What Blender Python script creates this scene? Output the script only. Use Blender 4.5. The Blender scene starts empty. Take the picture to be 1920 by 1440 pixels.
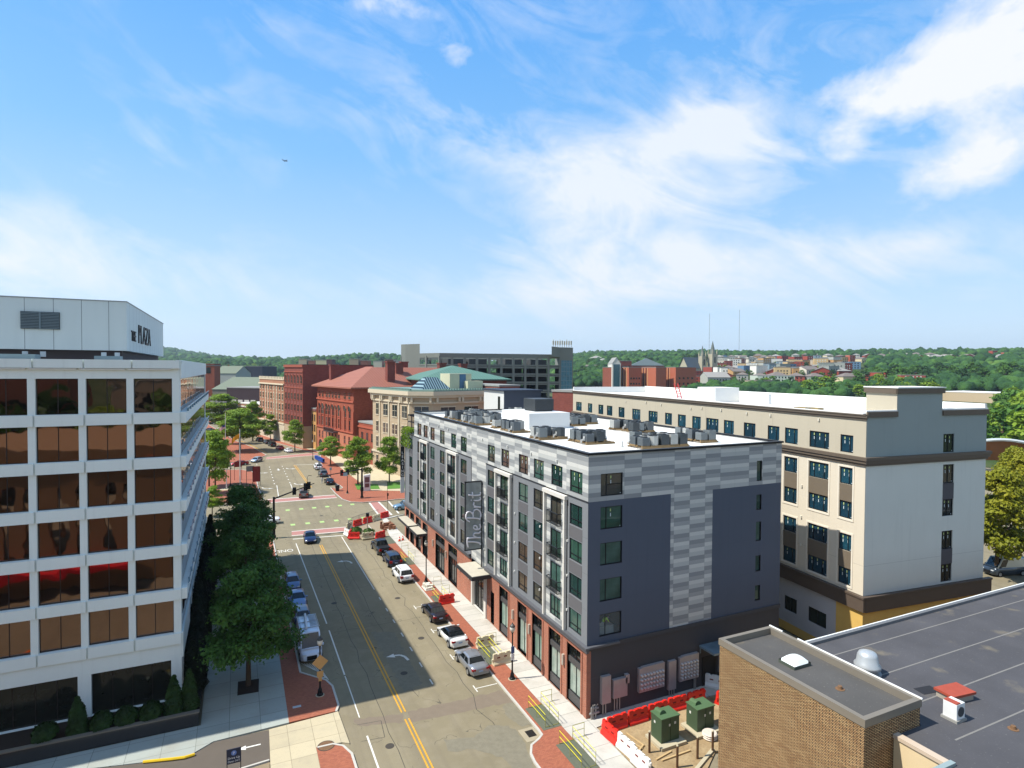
import bpy, bmesh, math, random
from math import radians, sin, cos, pi, atan2, sqrt, floor
from mathutils import Vector, Matrix, noise
random.seed(7)
S = bpy.context.scene
COL = S.collection

# ------------------------------------------------------------------ camera
FPX, YAW, PITCH, ROLL, CH = 1110.0, 0.43415, 0.0238862, 0.0058041, 27.5
_f = Vector((sin(YAW)*cos(PITCH), cos(YAW)*cos(PITCH), -sin(PITCH)))
_r0 = Vector((cos(YAW), -sin(YAW), 0)); _u0 = _r0.cross(_f)
_r = _r0*cos(ROLL)+_u0*sin(ROLL); _u = _u0*cos(ROLL)-_r0*sin(ROLL)
cam_d = bpy.data.cameras.new('camera'); cam = bpy.data.objects.new('camera', cam_d); COL.objects.link(cam)
cam.matrix_world = Matrix(((_r.x, _u.x, -_f.x, 0), (_r.y, _u.y, -_f.y, 0), (_r.z, _u.z, -_f.z, CH), (0, 0, 0, 1)))
cam_d.sensor_width = 36; cam_d.lens = FPX/1920*36; cam_d.clip_end = 20000; cam_d.clip_start = 0.5
S.camera = cam

def ray(px, py): return _f+_r*((px-960)/FPX)+_u*((720-py)/FPX)
def G(px, py, z=0.0):                       # surveyed ground position of a spot in the photograph
    d = ray(px, py); t = (z-CH)/d.z
    return (d.x*t, d.y*t)

def terr(x, y):                             # height of the land
    D = sqrt(x*x+y*y); az = math.degrees(atan2(x, y))
    P = [(0, 0), (330, 0), (600, 10), (900, 29), (1300, 51), (2000, 80), (2600, 88), (4000, 80), (6000, 60), (12000, 20)]
    Q = [(0, 0), (330, 0), (600, 1), (1000, 9), (1500, 33), (2100, 40), (3000, 36), (4500, 40), (6000, 40), (12000, 20)]
    def ip(T):
        for (a, b), (c, d) in zip(T, T[1:]):
            if D <= c: return b+(d-b)*(D-a)/(c-a)
        return T[-1][1]
    w = min(1, max(0, (az-24)/10.0)); w = w*w*(3-2*w)
    h = ip(P)*w+ip(Q)*(1-w)
    h += 105*math.exp(-((az+9)/6.5)**2)*min(1, max(0, (D-2200)/1800.0))*min(1, max(0, (7000-D)/2000.0))+20*math.exp(-((az-12)/5.5)**2)*math.exp(-((D-1900)/600)**2)
    if D > 330: h += (noise.noise(Vector((x/260, y/260, 3.1)))*5+noise.noise(Vector((x/900, y/900, 1.7)))*9)*min(1, (D-330)/900)
    return h
def T(px, py):                              # where a line of sight meets the land
    d = ray(px, py); t = 120.0
    while t < 6000:
        p = d*t
        if CH+p.z <= terr(p.x, p.y): break
        t += 8
    p = d*t
    return (p.x, p.y, terr(p.x, p.y))

# ------------------------------------------------------------------ materials
def lin(c):
    if isinstance(c, str):
        c = [int(c[i:i+2], 16)/255 for i in (0, 2, 4)]
        return tuple((v/12.92 if v <= .04045 else ((v+.055)/1.055)**2.4) for v in c)
    return tuple(c)
MC = {}
class NT:
    def __init__(s, name):
        s.m = bpy.data.materials.new(name); s.m.use_nodes = True; s.t = s.m.node_tree
        s.b = s.t.nodes['Principled BSDF']
    def n(s, ty, **k):
        nd = s.t.nodes.new(ty)
        for a, v in k.items():
            if a.startswith('i_'):
                nm = a[2:].replace('_', ' '); nd.inputs[nm].default_value = v
            else: setattr(nd, a, v)
        return nd
    def l(s, a, b): s.t.links.new(a, b)
    def math(s, op, a, b=None, c=None):
        nd = s.n('ShaderNodeMath', operation=op)
        for i, v in enumerate((a, b, c)):
            if v is None: continue
            if isinstance(v, (int, float)): nd.inputs[i].default_value = v
            else: s.l(v, nd.inputs[i])
        return nd.outputs[0]
    def mix(s, fac, a, b, bt='MIX'):
        nd = s.n('ShaderNodeMix', data_type='RGBA', blend_type=bt)
        for i, v in ((0, fac), (6, a), (7, b)):
            if isinstance(v, (int, float)): nd.inputs[i].default_value = v
            elif isinstance(v, tuple): nd.inputs[i].default_value = (*v[:3], 1)
            else: s.l(v, nd.inputs[i])
        return nd.outputs[2]
    def obj(s): return s.n('ShaderNodeTexCoord').outputs['Object']
    def noise(s, scale, detail=4, vec=None, rough=.55):
        nd = s.n('ShaderNodeTexNoise'); nd.inputs['Scale'].default_value = scale; nd.inputs['Detail'].default_value = detail
        nd.inputs['Roughness'].default_value = rough
        s.l(vec if vec is not None else s.obj(), nd.inputs['Vector'])
        return nd.outputs['Fac']
    def ramp(s, fac, pts, interp='LINEAR'):
        nd = s.n('ShaderNodeValToRGB'); nd.color_ramp.interpolation = interp
        e = nd.color_ramp.elements
        while len(e) < len(pts): e.new(.5)
        for i, (p, c) in enumerate(pts):
            e[i].position = p; e[i].color = (*c[:3], 1) if isinstance(c, tuple) else (c, c, c, 1)
        s.l(fac, nd.inputs[0]); return nd.outputs[0]
    def wallvec(s):                         # u along the wall, v up, for any vertical face in its own frame
        tc = s.n('ShaderNodeTexCoord'); a = s.n('ShaderNodeSeparateXYZ'); b = s.n('ShaderNodeSeparateXYZ')
        s.l(tc.outputs['Object'], a.inputs[0]); s.l(tc.outputs['Normal'], b.inputs[0])
        nx = s.math('ABSOLUTE', b.outputs[0]); g = s.math('GREATER_THAN', nx, .7)
        u = s.math('ADD', s.math('MULTIPLY', a.outputs[1], g), s.math('MULTIPLY', a.outputs[0], s.math('SUBTRACT', 1.0, g)))
        c = s.n('ShaderNodeCombineXYZ'); s.l(u, c.inputs[0]); s.l(a.outputs[2], c.inputs[1])
        return c.outputs[0], u, a.outputs[2]
    def bump(s, h, strength=.3, dist=.05):
        nd = s.n('ShaderNodeBump'); nd.inputs['Strength'].default_value = strength; nd.inputs['Distance'].default_value = dist
        s.l(h, nd.inputs['Height']); s.l(nd.outputs[0], s.b.inputs['Normal'])
    def fin(s, col=None, rough=.8, metal=0, spec=.4):
        if col is not None:
            if isinstance(col, tuple): s.b.inputs['Base Color'].default_value = (*col[:3], 1)
            else: s.l(col, s.b.inputs['Base Color'])
        if isinstance(rough, (int, float)): s.b.inputs['Roughness'].default_value = rough
        else: s.l(rough, s.b.inputs['Roughness'])
        s.b.inputs['Metallic'].default_value = metal; s.b.inputs['Specular IOR Level'].default_value = spec
        return s.m
def mat(name, col, rough=.75, metal=0, var=.12, scale=1.2, spec=.35, bump=0, rnd=0):
    if name in MC: return MC[name]
    t = NT(name); c = lin(col)
    k = tuple(v*(1-var) for v in c); k2 = tuple(min(1, v*(1+var)) for v in c)
    out = t.mix(t.noise(scale, 6), k, k2)
    if rnd:
        oi = t.n('ShaderNodeObjectInfo')
        f = t.math('MULTIPLY_ADD', oi.outputs['Random'], rnd*2, 1-rnd)
        cc = t.n('ShaderNodeCombineColor'); [t.l(f, cc.inputs[i]) for i in range(3)]
        out = t.mix(1.0, out, cc.outputs[0], 'MULTIPLY')
    if bump: t.bump(t.noise(scale*8, 4), bump, .03)
    MC[name] = t.fin(out, rough, metal, spec); return MC[name]
def bricks(name, c1, c2, mortar, bw=.2, bh=.068, ms=.012, bias=0, rough=.85, big=.15, ystretch=0):
    if name in MC: return MC[name]
    t = NT(name); v, u, z = t.wallvec()
    b = t.n('ShaderNodeTexBrick'); t.l(v, b.inputs['Vector'])
    b.inputs['Color1'].default_value = (*lin(c1), 1); b.inputs['Color2'].default_value = (*lin(c2), 1); b.inputs['Mortar'].default_value = (*lin(mortar), 1)
    b.inputs['Scale'].default_value = 1; b.inputs['Brick Width'].default_value = bw; b.inputs['Row Height'].default_value = bh
    b.inputs['Mortar Size'].default_value = ms; b.inputs['Bias'].default_value = bias; b.inputs['Mortar Smooth'].default_value = .1
    n1 = t.noise(.35, 5); g = t.ramp(n1, [(.3, 1-big), (.7, 1+big)])
    o = t.mix(1.0, b.outputs['Color'], g, 'MULTIPLY')
    t.bump(b.outputs['Fac'], -.4, .01)
    MC[name] = t.fin(o, rough); return MC[name]
def glass(name, cols, rough=.04, tint=None, warp=.0, spec=.6, metal=0):
    if name in MC: return MC[name]
    t = NT(name); oi = t.n('ShaderNodeObjectInfo')
    n = len(cols)
    c = t.ramp(oi.outputs['Random'], [((i+.0)/n, lin(c)) for i, c in enumerate(cols)], 'CONSTANT')
    nn = t.noise(.9, 3)
    c = t.mix(t.ramp(nn, [(.35, 0.0), (.7, .6)]), c, tuple(x*.45 for x in lin(cols[0])))
    if warp: t.bump(t.noise(.55, 1), warp, .12)
    MC[name] = t.fin(c, rough, metal, spec); return MC[name]

# ------------------------------------------------------------------ mesh builder
class MB:
    def __init__(s): s.v = []; s.f = []; s.mi = []; s.M = None
    def av(s, p):
        p = Vector(p)
        if s.M is not None: p = s.M @ p
        s.v.append(p); return len(s.v)-1
    def poly(s, pts, m=0): s.f.append([s.av(p) for p in pts]); s.mi.append(m)
    def box(s, x0, y0, z0, x1, y1, z1, m=0, bottom=True):
        if x0 > x1: x0, x1 = x1, x0
        if y0 > y1: y0, y1 = y1, y0
        i = [s.av(p) for p in ((x0, y0, z0), (x1, y0, z0), (x1, y1, z0), (x0, y1, z0), (x0, y0, z1), (x1, y0, z1), (x1, y1, z1), (x0, y1, z1))]
        F = [(4, 5, 6, 7), (0, 1, 5, 4), (1, 2, 6, 5), (2, 3, 7, 6), (3, 0, 4, 7)]
        if bottom: F.append((3, 2, 1, 0))
        for q in F: s.f.append([i[k] for k in q]); s.mi.append(m)
        return s
    def prism(s, pts, z0, z1, m=0, mtop=None, bottom=True):
        n = len(pts)
        A = sum(pts[i][0]*pts[(i+1) % n][1]-pts[(i+1) % n][0]*pts[i][1] for i in range(n))
        if A < 0: pts = pts[::-1]
        a = [s.av((p[0], p[1], z0)) for p in pts]; b = [s.av((p[0], p[1], z1)) for p in pts]
        s.f.append(b); s.mi.append(m if mtop is None else mtop)
        if bottom: s.f.append(a[::-1]); s.mi.append(m)
        for i in range(n):
            j = (i+1) % n; s.f.append([a[i], a[j], b[j], b[i]]); s.mi.append(m)
        return s
    def tube(s, pts, r, n=8, m=0, cap=True):
        pts = [Vector(p) for p in pts]; rs = r if isinstance(r, (list, tuple)) else [r]*len(pts); rings = []
        for i, p in enumerate(pts):
            d = (pts[min(i+1, len(pts)-1)]-pts[max(i-1, 0)])
            if d.length < 1e-9: d = Vector((0, 0, 1))
            d.normalize(); q = Vector((0, 0, 1)) if abs(d.z) < .9 else Vector((1, 0, 0))
            a = d.cross(q).normalized(); b = d.cross(a)
            rings.append([s.av(p+(a*cos(2*pi*k/n)+b*sin(2*pi*k/n))*rs[i]) for k in range(n)])
        for A, B in zip(rings, rings[1:]):
            for k in range(n): s.f.append([A[k], A[(k+1) % n], B[(k+1) % n], B[k]]); s.mi.append(m)
        if cap:
            s.f.append(rings[0][::-1]); s.mi.append(m); s.f.append(rings[-1]); s.mi.append(m)
        return s
    def lathe(s, prof, n=12, m=0, c=(0, 0, 0)):
        rings = [[s.av((c[0]+r*cos(2*pi*k/n), c[1]+r*sin(2*pi*k/n), c[2]+z)) for k in range(n)] for r, z in prof]
        for A, B in zip(rings, rings[1:]):
            for k in range(n): s.f.append([A[k], A[(k+1) % n], B[(k+1) % n], B[k]]); s.mi.append(m)
        s.f.append(rings[0][::-1]); s.mi.append(m); s.f.append(rings[-1]); s.mi.append(m)
        return s
    def mesh(s, name, mats, smooth=False):
        me = bpy.data.meshes.new(name); me.from_pydata([tuple(v) for v in s.v], [], s.f)
        if not isinstance(mats, (list, tuple)): mats = [mats]
        for m_ in mats: me.materials.append(m_)
        if len(mats) > 1: me.polygons.foreach_set('material_index', s.mi)
        if smooth: me.polygons.foreach_set('use_smooth', [True]*len(me.polygons))
        me.update(); return me
    def build(s, name, mats, parent=None, smooth=False, loc=None, rz=0):
        return link(name, s.mesh(name, mats, smooth), parent, loc, rz)
def link(name, me, parent=None, loc=None, rz=0):
    o = bpy.data.objects.new(name, me); COL.objects.link(o)
    if loc is not None: o.location = loc
    if rz: o.rotation_euler = (0, 0, rz)
    if parent is not None: o.parent = parent
    return o
def thing(name, label, cat, loc=(0, 0, 0), rz=0, group=None):
    o = bpy.data.objects.new(name, None); COL.objects.link(o); o.empty_display_size = .2
    o.location = loc; o.rotation_euler = (0, 0, rz); return tag(o, label, cat, group)
def tag(o, label, cat, group=None, kind=None):
    o['label'] = label; o['category'] = cat
    if group: o['group'] = group
    if kind: o['kind'] = kind
    return o
def struct(name, mb, m, kind='structure', label=None, cat=None):
    o = mb.build(name, m) if isinstance(mb, MB) else mb
    o['kind'] = kind
    if label: o['label'] = label
    if cat: o['category'] = cat
    return o
def dup(root, loc, rz=0, label=None, group=None, sc=None, cmat=None):
    def cp(o, par):
        c = o.copy(); COL.objects.link(c)
        if par is not None: c.parent = par
        for ch in o.children: cp(ch, c)
        return c
    r = cp(root, None); r.location = loc; r.rotation_euler = (0, 0, rz)
    if sc is not None: r.scale = (sc, sc, sc) if isinstance(sc, (int, float)) else sc
    if label: r['label'] = label
    if group: r['group'] = group
    return r

# ---- facade helpers: o = left end seen from outside, ang = heading of the facade's right-hand direction
class Fac:
    def __init__(s, ox, oy, ang): s.o = Vector((ox, oy, 0)); s.a = ang; s.u = Vector((cos(ang), sin(ang), 0)); s.n = Vector((sin(ang), -cos(ang), 0))
    def P(s, u, z, out=0): return s.o+s.u*u+s.n*out+Vector((0, 0, z))
    def wall(s, mb, u0, u1, z0, z1, ops=(), depth=.18, m=0, mr=None, out=0):
        us = sorted({u0, u1, *[max(u0, min(u1, a)) for o in ops for a in o[:2]]}); zs = sorted({z0, z1, *[max(z0, min(z1, a)) for o in ops for a in o[2:4]]})
        for j in range(len(zs)-1):
            zc = (zs[j]+zs[j+1])/2; run = None
            for i in range(len(us)-1):
                uc = (us[i]+us[i+1])/2
                hole = any(o[0] < uc < o[1] and o[2] < zc < o[3] for o in ops)
                if not hole and run is None: run = us[i]
                if (hole or i == len(us)-2) and run is not None:
                    e = us[i] if hole else us[i+1]
                    mb.poly([s.P(run, zs[j], out), s.P(e, zs[j], out), s.P(e, zs[j+1], out), s.P(run, zs[j+1], out)], m); run = None
        mr = m if mr is None else mr
        for a, b, c, d in [o[:4] for o in ops]:
            I = out-depth
            mb.poly([s.P(a, c, out), s.P(b, c, out), s.P(b, c, I), s.P(a, c, I)], mr)
            mb.poly([s.P(a, d, I), s.P(b, d, I), s.P(b, d, out), s.P(a, d, out)], mr)
            mb.poly([s.P(a, c, out), s.P(a, c, I), s.P(a, d, I), s.P(a, d, out)], mr)
            mb.poly([s.P(b, c, I), s.P(b, c, out), s.P(b, d, out), s.P(b, d, I)], mr)
    def box(s, mb, u0, u1, z0, z1, o0, o1, m=0):       # box standing on the facade, from o0 to o1 out of it
        mb.poly([s.P(u0, z0, o1), s.P(u1, z0, o1), s.P(u1, z1, o1), s.P(u0, z1, o1)], m)
        mb.poly([s.P(u0, z0, o0), s.P(u0, z0, o1), s.P(u0, z1, o1), s.P(u0, z1, o0)], m)
        mb.poly([s.P(u1, z0, o1), s.P(u1, z0, o0), s.P(u1, z1, o0), s.P(u1, z1, o1)], m)
        mb.poly([s.P(u0, z1, o1), s.P(u1, z1, o1), s.P(u1, z1, o0), s.P(u0, z1, o0)], m)
        mb.poly([s.P(u0, z0, o0), s.P(u1, z0, o0), s.P(u1, z0, o1), s.P(u0, z0, o1)], m)
        mb.poly([s.P(u1, z0, o0), s.P(u0, z0, o0), s.P(u0, z1, o0), s.P(u1, z1, o0)], m)
WM = {}
def window(fac, parent, u0, u1, z0, z1, out=-.12, cols=(), rows=(), fr=.06, fm=None, gm=None, sill=0, name='window', pname='pane', stick=None, label=None, proud=.05):
    w, h = round(u1-u0, 2), round(z1-z0, 2)
    key = (w, h, tuple(cols), tuple(rows), fr, fm.name, gm.name, sill, stick, proud)
    if key not in WM:
        a = MB(); g = MB()
        a.box(0, -proud, 0, fr, .02, h); a.box(w-fr, -proud, 0, w, .02, h); a.box(fr, -proud, 0, w-fr, .02, fr); a.box(fr, -proud, h-fr, w-fr, .02, h)
        for c in cols: a.box(w*c-fr*.45, -proud+.004, fr, w*c+fr*.45, .018, h-fr)
        for r_ in rows:
            if isinstance(r_, tuple): zz, c0, c1 = r_
            else: zz, c0, c1 = r_, 0, 1
            a.box(max(fr, w*c0), -proud+.008, h*zz-fr*.45, min(w-fr, w*c1), .016, h*zz+fr*.45)
        if sill: a.box(-.08, -proud-sill, -.1, w+.08, .02, -.003)
        g.poly([(fr*.5, 0, fr*.5), (w-fr*.5, 0, fr*.5), (w-fr*.5, 0, h-fr*.5), (fr*.5, 0, h-fr*.5)])
        st = None
        if stick:
            k = MB(); rr = random.Random(int(w*100+h*10))
            for i in range(stick):
                x = fr*2+(w-fr*5)*((i+.5)/stick); zt = h-fr*2-rr.uniform(.02, .12)
                k.poly([(x-.05, -.012, zt-.22), (x+.05, -.012, zt-.22), (x+.05, -.012, zt), (x-.05, -.012, zt)], 0)
                k.poly([(x-.03, -.014, zt-.62), (x+.04, -.014, zt-.62), (x+.04, -.014, zt-.34), (x-.03, -.014, zt-.34)], 1)
            k.poly([(w-fr*3, -.012, fr*1.6), (w-fr*1.8, -.012, fr*1.6), (w-fr*1.8, -.012, fr*2.6), (w-fr*3, -.012, fr*2.6)], 1)
            st = k.mesh('sticker', [mat('sticker_yellow', 'a9b878', .6), mat('sticker_white', 'c3cdce', .6)])
        WM[key] = (a.mesh(name, fm), g.mesh(pname, gm), st)
    p = fac.P(u0, z0, out)
    o = link(name, WM[key][0], parent, p, fac.a)
    link(pname, WM[key][1], o)
    if WM[key][2]: link('sticker', WM[key][2], o)
    if label: o['label'] = label
    return o
def textobj(txt, size, m, parent=None, loc=(0, 0, 0), rot=(0, 0, 0), name='lettering', ext=.03, shear=0, align='LEFT', sx=1, bold=0):
    c = bpy.data.curves.new(name, 'FONT'); c.body = txt; c.size = size; c.extrude = ext; c.shear = shear; c.align_x = align; c.offset = bold
    o = bpy.data.objects.new(name, c); COL.objects.link(o)
    dg = bpy.context.evaluated_depsgraph_get(); me = bpy.data.meshes.new_from_object(o.evaluated_get(dg)); bpy.data.objects.remove(o)
    me.materials.clear(); me.materials.append(m)
    o = link(name, me, parent, loc); o.rotation_euler = rot; o.scale = (sx, 1, 1); return o
# ------------------------------------------------------------------ light and sky
SUNV = Vector((-0.70, 0.165, 1.0)).normalized()
S.view_settings.view_transform = 'Standard'; S.view_settings.look = 'None'; S.view_settings.gamma = 1; S.view_settings.exposure = 0.52
W = bpy.data.worlds.new('World'); S.world = W; W.use_nodes = True
wt = W.node_tree; wn = wt.nodes; wl = wt.links
for n_ in list(wn): wn.remove(n_)
out = wn.new('ShaderNodeOutputWorld'); bg = wn.new('ShaderNodeBackground'); wl.new(bg.outputs[0], out.inputs[0])
sky = wn.new('ShaderNodeTexSky'); sky.sky_type = 'NISHITA'; sky.sun_disc = False
sky.sun_elevation = math.asin(SUNV.z); sky.sun_rotation = atan2(SUNV.x, SUNV.y) % (2*pi)
sky.air_density = 1.0; sky.dust_density = 0.6; sky.ozone_density = 2.2; sky.altitude = 30
bg.inputs['Strength'].default_value = 0.15
tc = wn.new('ShaderNodeTexCoord'); sp = wn.new('ShaderNodeSeparateXYZ'); wl.new(tc.outputs['Generated'], sp.inputs[0])
def wm(op, a, b=None, c=None, cl=False):
    nd = wn.new('ShaderNodeMath'); nd.operation = op; nd.use_clamp = cl
    for i, v in enumerate((a, b, c)):
        if v is None: continue
        if isinstance(v, (int, float)): nd.inputs[i].default_value = v
        else: wl.new(v, nd.inputs[i])
    return nd.outputs[0]
AZ = wm('ARCTAN2', sp.outputs[0], sp.outputs[1]); EL = wm('ARCSINE', sp.outputs[2])
AZ2 = wm('ADD', AZ, wm('MULTIPLY', EL, .35))
cv = wn.new('ShaderNodeCombineXYZ'); wl.new(AZ, cv.inputs[0]); wl.new(wm('MULTIPLY', EL, 1.5), cv.inputs[1])
def wnoise(scale, det, rough, dist, vec):
    nd = wn.new('ShaderNodeTexNoise'); nd.inputs['Scale'].default_value = scale; nd.inputs['Detail'].default_value = det
    nd.inputs['Roughness'].default_value = rough; nd.inputs['Distortion'].default_value = dist; wl.new(vec, nd.inputs['Vector']); return nd.outputs['Fac']
cvw = wn.new('ShaderNodeCombineXYZ'); wl.new(wm('ADD', AZ, wm('MULTIPLY', EL, -.9)), cvw.inputs[0]); wl.new(wm('MULTIPLY', wm('ADD', EL, wm('MULTIPLY', AZ, .45)), 3.2), cvw.inputs[1])
NA = wnoise(5.5, 9, .6, .35, cv.outputs[0]); NB = wnoise(3.0, 9, .62, 1.1, cvw.outputs[0]); NC = wnoise(16, 8, .62, .2, cv.outputs[0])
def azel(px, py):
    d = ray(px, py).normalized(); return atan2(d.x, d.y), math.asin(d.z)
def blob(px, py, rx, ry, k, tilt=0):
    a, e = azel(px, py); c, s = cos(tilt), sin(tilt)
    dx = wm('SUBTRACT', AZ, a); dy = wm('SUBTRACT', EL, e)
    u = wm('MULTIPLY', wm('ADD', wm('MULTIPLY', dx, c), wm('MULTIPLY', dy, s)), 1110.0/rx); v = wm('MULTIPLY', wm('ADD', wm('MULTIPLY', dy, c), wm('MULTIPLY', dx, -s)), 1110.0/ry)
    r2 = wm('ADD', wm('MULTIPLY', u, u), wm('MULTIPLY', v, v))
    return wm('MULTIPLY', wm('EXPONENT', wm('MULTIPLY', r2, -1.0)), k)
def sumb(L):
    acc = None
    for b in L: acc = b if acc is None else wm('ADD', acc, b)
    return acc
cum = sumb([blob(1830, 100, 170, 95, 1.0, .25), blob(1690, 180, 110, 50, .8), blob(1890, 30, 120, 90, .9), blob(1850, 300, 130, 42, 1.0, .3), blob(860, 98, 40, 28, 1.0), blob(735, 8, 90, 24, .85),
            blob(1590, 265, 38, 28, .95), blob(1620, 185, 60, 34, .7)])
wis = sumb([blob(960, -1500, 900, 900, .55), blob(1230, 345, 230, 95, 1.1, .35), blob(1340, 232, 120, 38, .85, .15), blob(1080, 355, 110, 50, .75), blob(1180, 500, 190, 55, .6), blob(880, 250, 200, 60, .55, -.15),  # first blob is an unseen overhead cloud added to neutralise the fill light
            blob(20, 450, 260, 60, .62), blob(1560, 470, 400, 45, .62), blob(1440, 320, 130, 90, .5, .5), blob(300, 240, 300, 60, .25, .8), blob(1250, 560, 520, 55, .55), blob(160, 520, 420, 45, .4), blob(1560, 60, 300, 50, .15)])
fc = wm('MULTIPLY', wm('SUBTRACT', wm('ADD', wm('MULTIPLY', cum, .85), wm('MULTIPLY', wm('SUBTRACT', wm('ADD', NA, wm('MULTIPLY', NC, .4)), .7), 3.4)), .34), 1.0, cl=True)
fw = wm('MULTIPLY', wm('SUBTRACT', wm('ADD', wis, wm('MULTIPLY', wm('SUBTRACT', wm('ADD', NB, wm('MULTIPLY', NC, .3)), .65), 3.1)), .27), .85, cl=True)
fc = wm('MULTIPLY', fc, wm('MULTIPLY', cum, 1.6, cl=True)); fw = wm('MULTIPLY', fw, wm('MULTIPLY', wis, 1.5, cl=True))
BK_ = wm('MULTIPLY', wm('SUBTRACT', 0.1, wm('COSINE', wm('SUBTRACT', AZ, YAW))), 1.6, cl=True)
fb_ = wm('MULTIPLY', BK_, wm('MULTIPLY', wm('SUBTRACT', NA, .38), 3.5, cl=True))  # cloud cover added out of view behind the camera to whiten the fill light
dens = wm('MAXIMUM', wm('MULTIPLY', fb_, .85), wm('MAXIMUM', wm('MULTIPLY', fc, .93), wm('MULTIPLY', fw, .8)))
# sky tint towards the photograph's clear blue
tint = wn.new('ShaderNodeMix'); tint.data_type = 'RGBA'; tint.blend_type = 'MULTIPLY'; tint.inputs[0].default_value = 1
wl.new(sky.outputs[0], tint.inputs[6]); tint.inputs[7].default_value = (.80, .98, 1.12, 1)
rmp = wn.new('ShaderNodeValToRGB'); wl.new(wm('DIVIDE', EL, pi/2, cl=True), rmp.inputs[0]); er = rmp.color_ramp.elements
while len(er) < 6: er.new(.5)
for e_, (q_, c_) in zip(er, ((0, (.68, .81, .95)), (.035, (.66, .80, .95)), (.11, (.45, .68, .93)), (.21, (.22, .54, .96)), (.36, (.085, .40, .95)), (1, (.04, .21, .50)))): e_.position = q_; e_.color = (*c_, 1)
rsc = wn.new('ShaderNodeVectorMath'); rsc.operation = 'SCALE'; rsc.inputs['Scale'].default_value = 4.9; wl.new(rmp.outputs[0], rsc.inputs[0])
tm = wn.new('ShaderNodeMix'); tm.data_type = 'RGBA'; tm.inputs[0].default_value = .8; wl.new(tint.outputs[2], tm.inputs[6]); wl.new(rsc.outputs[0], tm.inputs[7])
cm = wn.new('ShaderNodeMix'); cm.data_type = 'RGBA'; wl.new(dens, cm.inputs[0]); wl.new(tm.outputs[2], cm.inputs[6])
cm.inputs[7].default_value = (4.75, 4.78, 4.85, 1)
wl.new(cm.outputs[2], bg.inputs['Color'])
sd = bpy.data.lights.new('sun', 'SUN'); sd.energy = 5.0; sd.angle = radians(.53); sd.color = (1, .955, .87)
so = bpy.data.objects.new('sun', sd); COL.objects.link(so); so.rotation_euler = (-SUNV).to_track_quat('-Z', 'Y').to_euler()

# ------------------------------------------------------------------ ground materials
def asphalt_mat():
    t = NT('asphalt'); o = t.obj(); big = t.noise(.09, 5, o); mid = t.noise(.8, 6, o); fine = t.noise(28, 3, o)
    c = t.mix(t.ramp(big, [(.35, 0.0), (.65, 1.0)]), lin('897f66'), lin('7a715a'))
    c = t.mix(t.ramp(mid, [(.45, 0.0), (.72, .45)]), c, lin('938973'))
    c = t.mix(t.math('MULTIPLY', fine, .3), c, lin('675f52'))
    # tyre polish and drips run along the street
    mp = t.n('ShaderNodeMapping'); mp.inputs['Scale'].default_value = (1.1, .035, 1); t.l(o, mp.inputs['Vector'])
    st = t.noise(1.0, 3, mp.outputs[0]); c = t.mix(t.ramp(st, [(.5, 0.0), (.75, .32)]), c, lin('645c50'))
    # cracks
    vo = t.n('ShaderNodeTexVoronoi', feature='DISTANCE_TO_EDGE'); vo.inputs['Scale'].default_value = .16
    wv = t.n('ShaderNodeMapping'); nn = t.n('ShaderNodeTexNoise'); nn.inputs['Scale'].default_value = .7; t.l(o, nn.inputs['Vector'])
    ad = t.n('ShaderNodeVectorMath', operation='ADD'); sc = t.n('ShaderNodeVectorMath', operation='SCALE'); sc.inputs['Scale'].default_value = 2.2
    t.l(nn.outputs['Color'], sc.inputs[0]); t.l(o, ad.inputs[0]); t.l(sc.outputs[0], ad.inputs[1]); t.l(ad.outputs[0], vo.inputs['Vector'])
    cr = t.math('MULTIPLY', t.math('LESS_THAN', vo.outputs['Distance'], .0035), t.math('GREATER_THAN', mid, .5))
    c = t.mix(t.math('MULTIPLY', cr, .6), c, lin('3a3833'))
    t.bump(fine, .25, .01); return t.fin(c, .88, 0, .25)
def slab_mat(name, base, joint, w, h, off=(0, 0), var=.08, jw=.02, stain='8b8577', ang=0):
    t = NT(name); o = t.obj(); mp = t.n('ShaderNodeMapping'); mp.inputs['Location'].default_value = (off[0], off[1], 0); mp.inputs['Rotation'].default_value = (0, 0, ang); t.l(o, mp.inputs['Vector'])
    b = t.n('ShaderNodeTexBrick'); t.l(mp.outputs[0], b.inputs['Vector']); c = lin(base)
    b.offset = 0; b.inputs['Scale'].default_value = 1; b.inputs['Brick Width'].default_value = w; b.inputs['Row Height'].default_value = h; b.inputs['Mortar Size'].default_value = jw; b.inputs['Mortar Smooth'].default_value = .2
    b.inputs['Color1'].default_value = (*[v*(1-var) for v in c], 1); b.inputs['Color2'].default_value = (*[min(1, v*(1+var)) for v in c], 1); b.inputs['Mortar'].default_value = (*lin(joint), 1)
    n1 = t.noise(.5, 6, o); n2 = t.noise(3.5, 5, o)
    cc = t.mix(t.ramp(n1, [(.48, 0.0), (.8, .5)]), b.outputs['Color'], lin(stain)); cc = t.mix(t.ramp(n2, [(.55, 0.0), (.8, .25)]), cc, lin(stain))
    t.bump(t.noise(20, 3, o), .12, .01); return t.fin(cc, .85, 0, .25)
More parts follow.
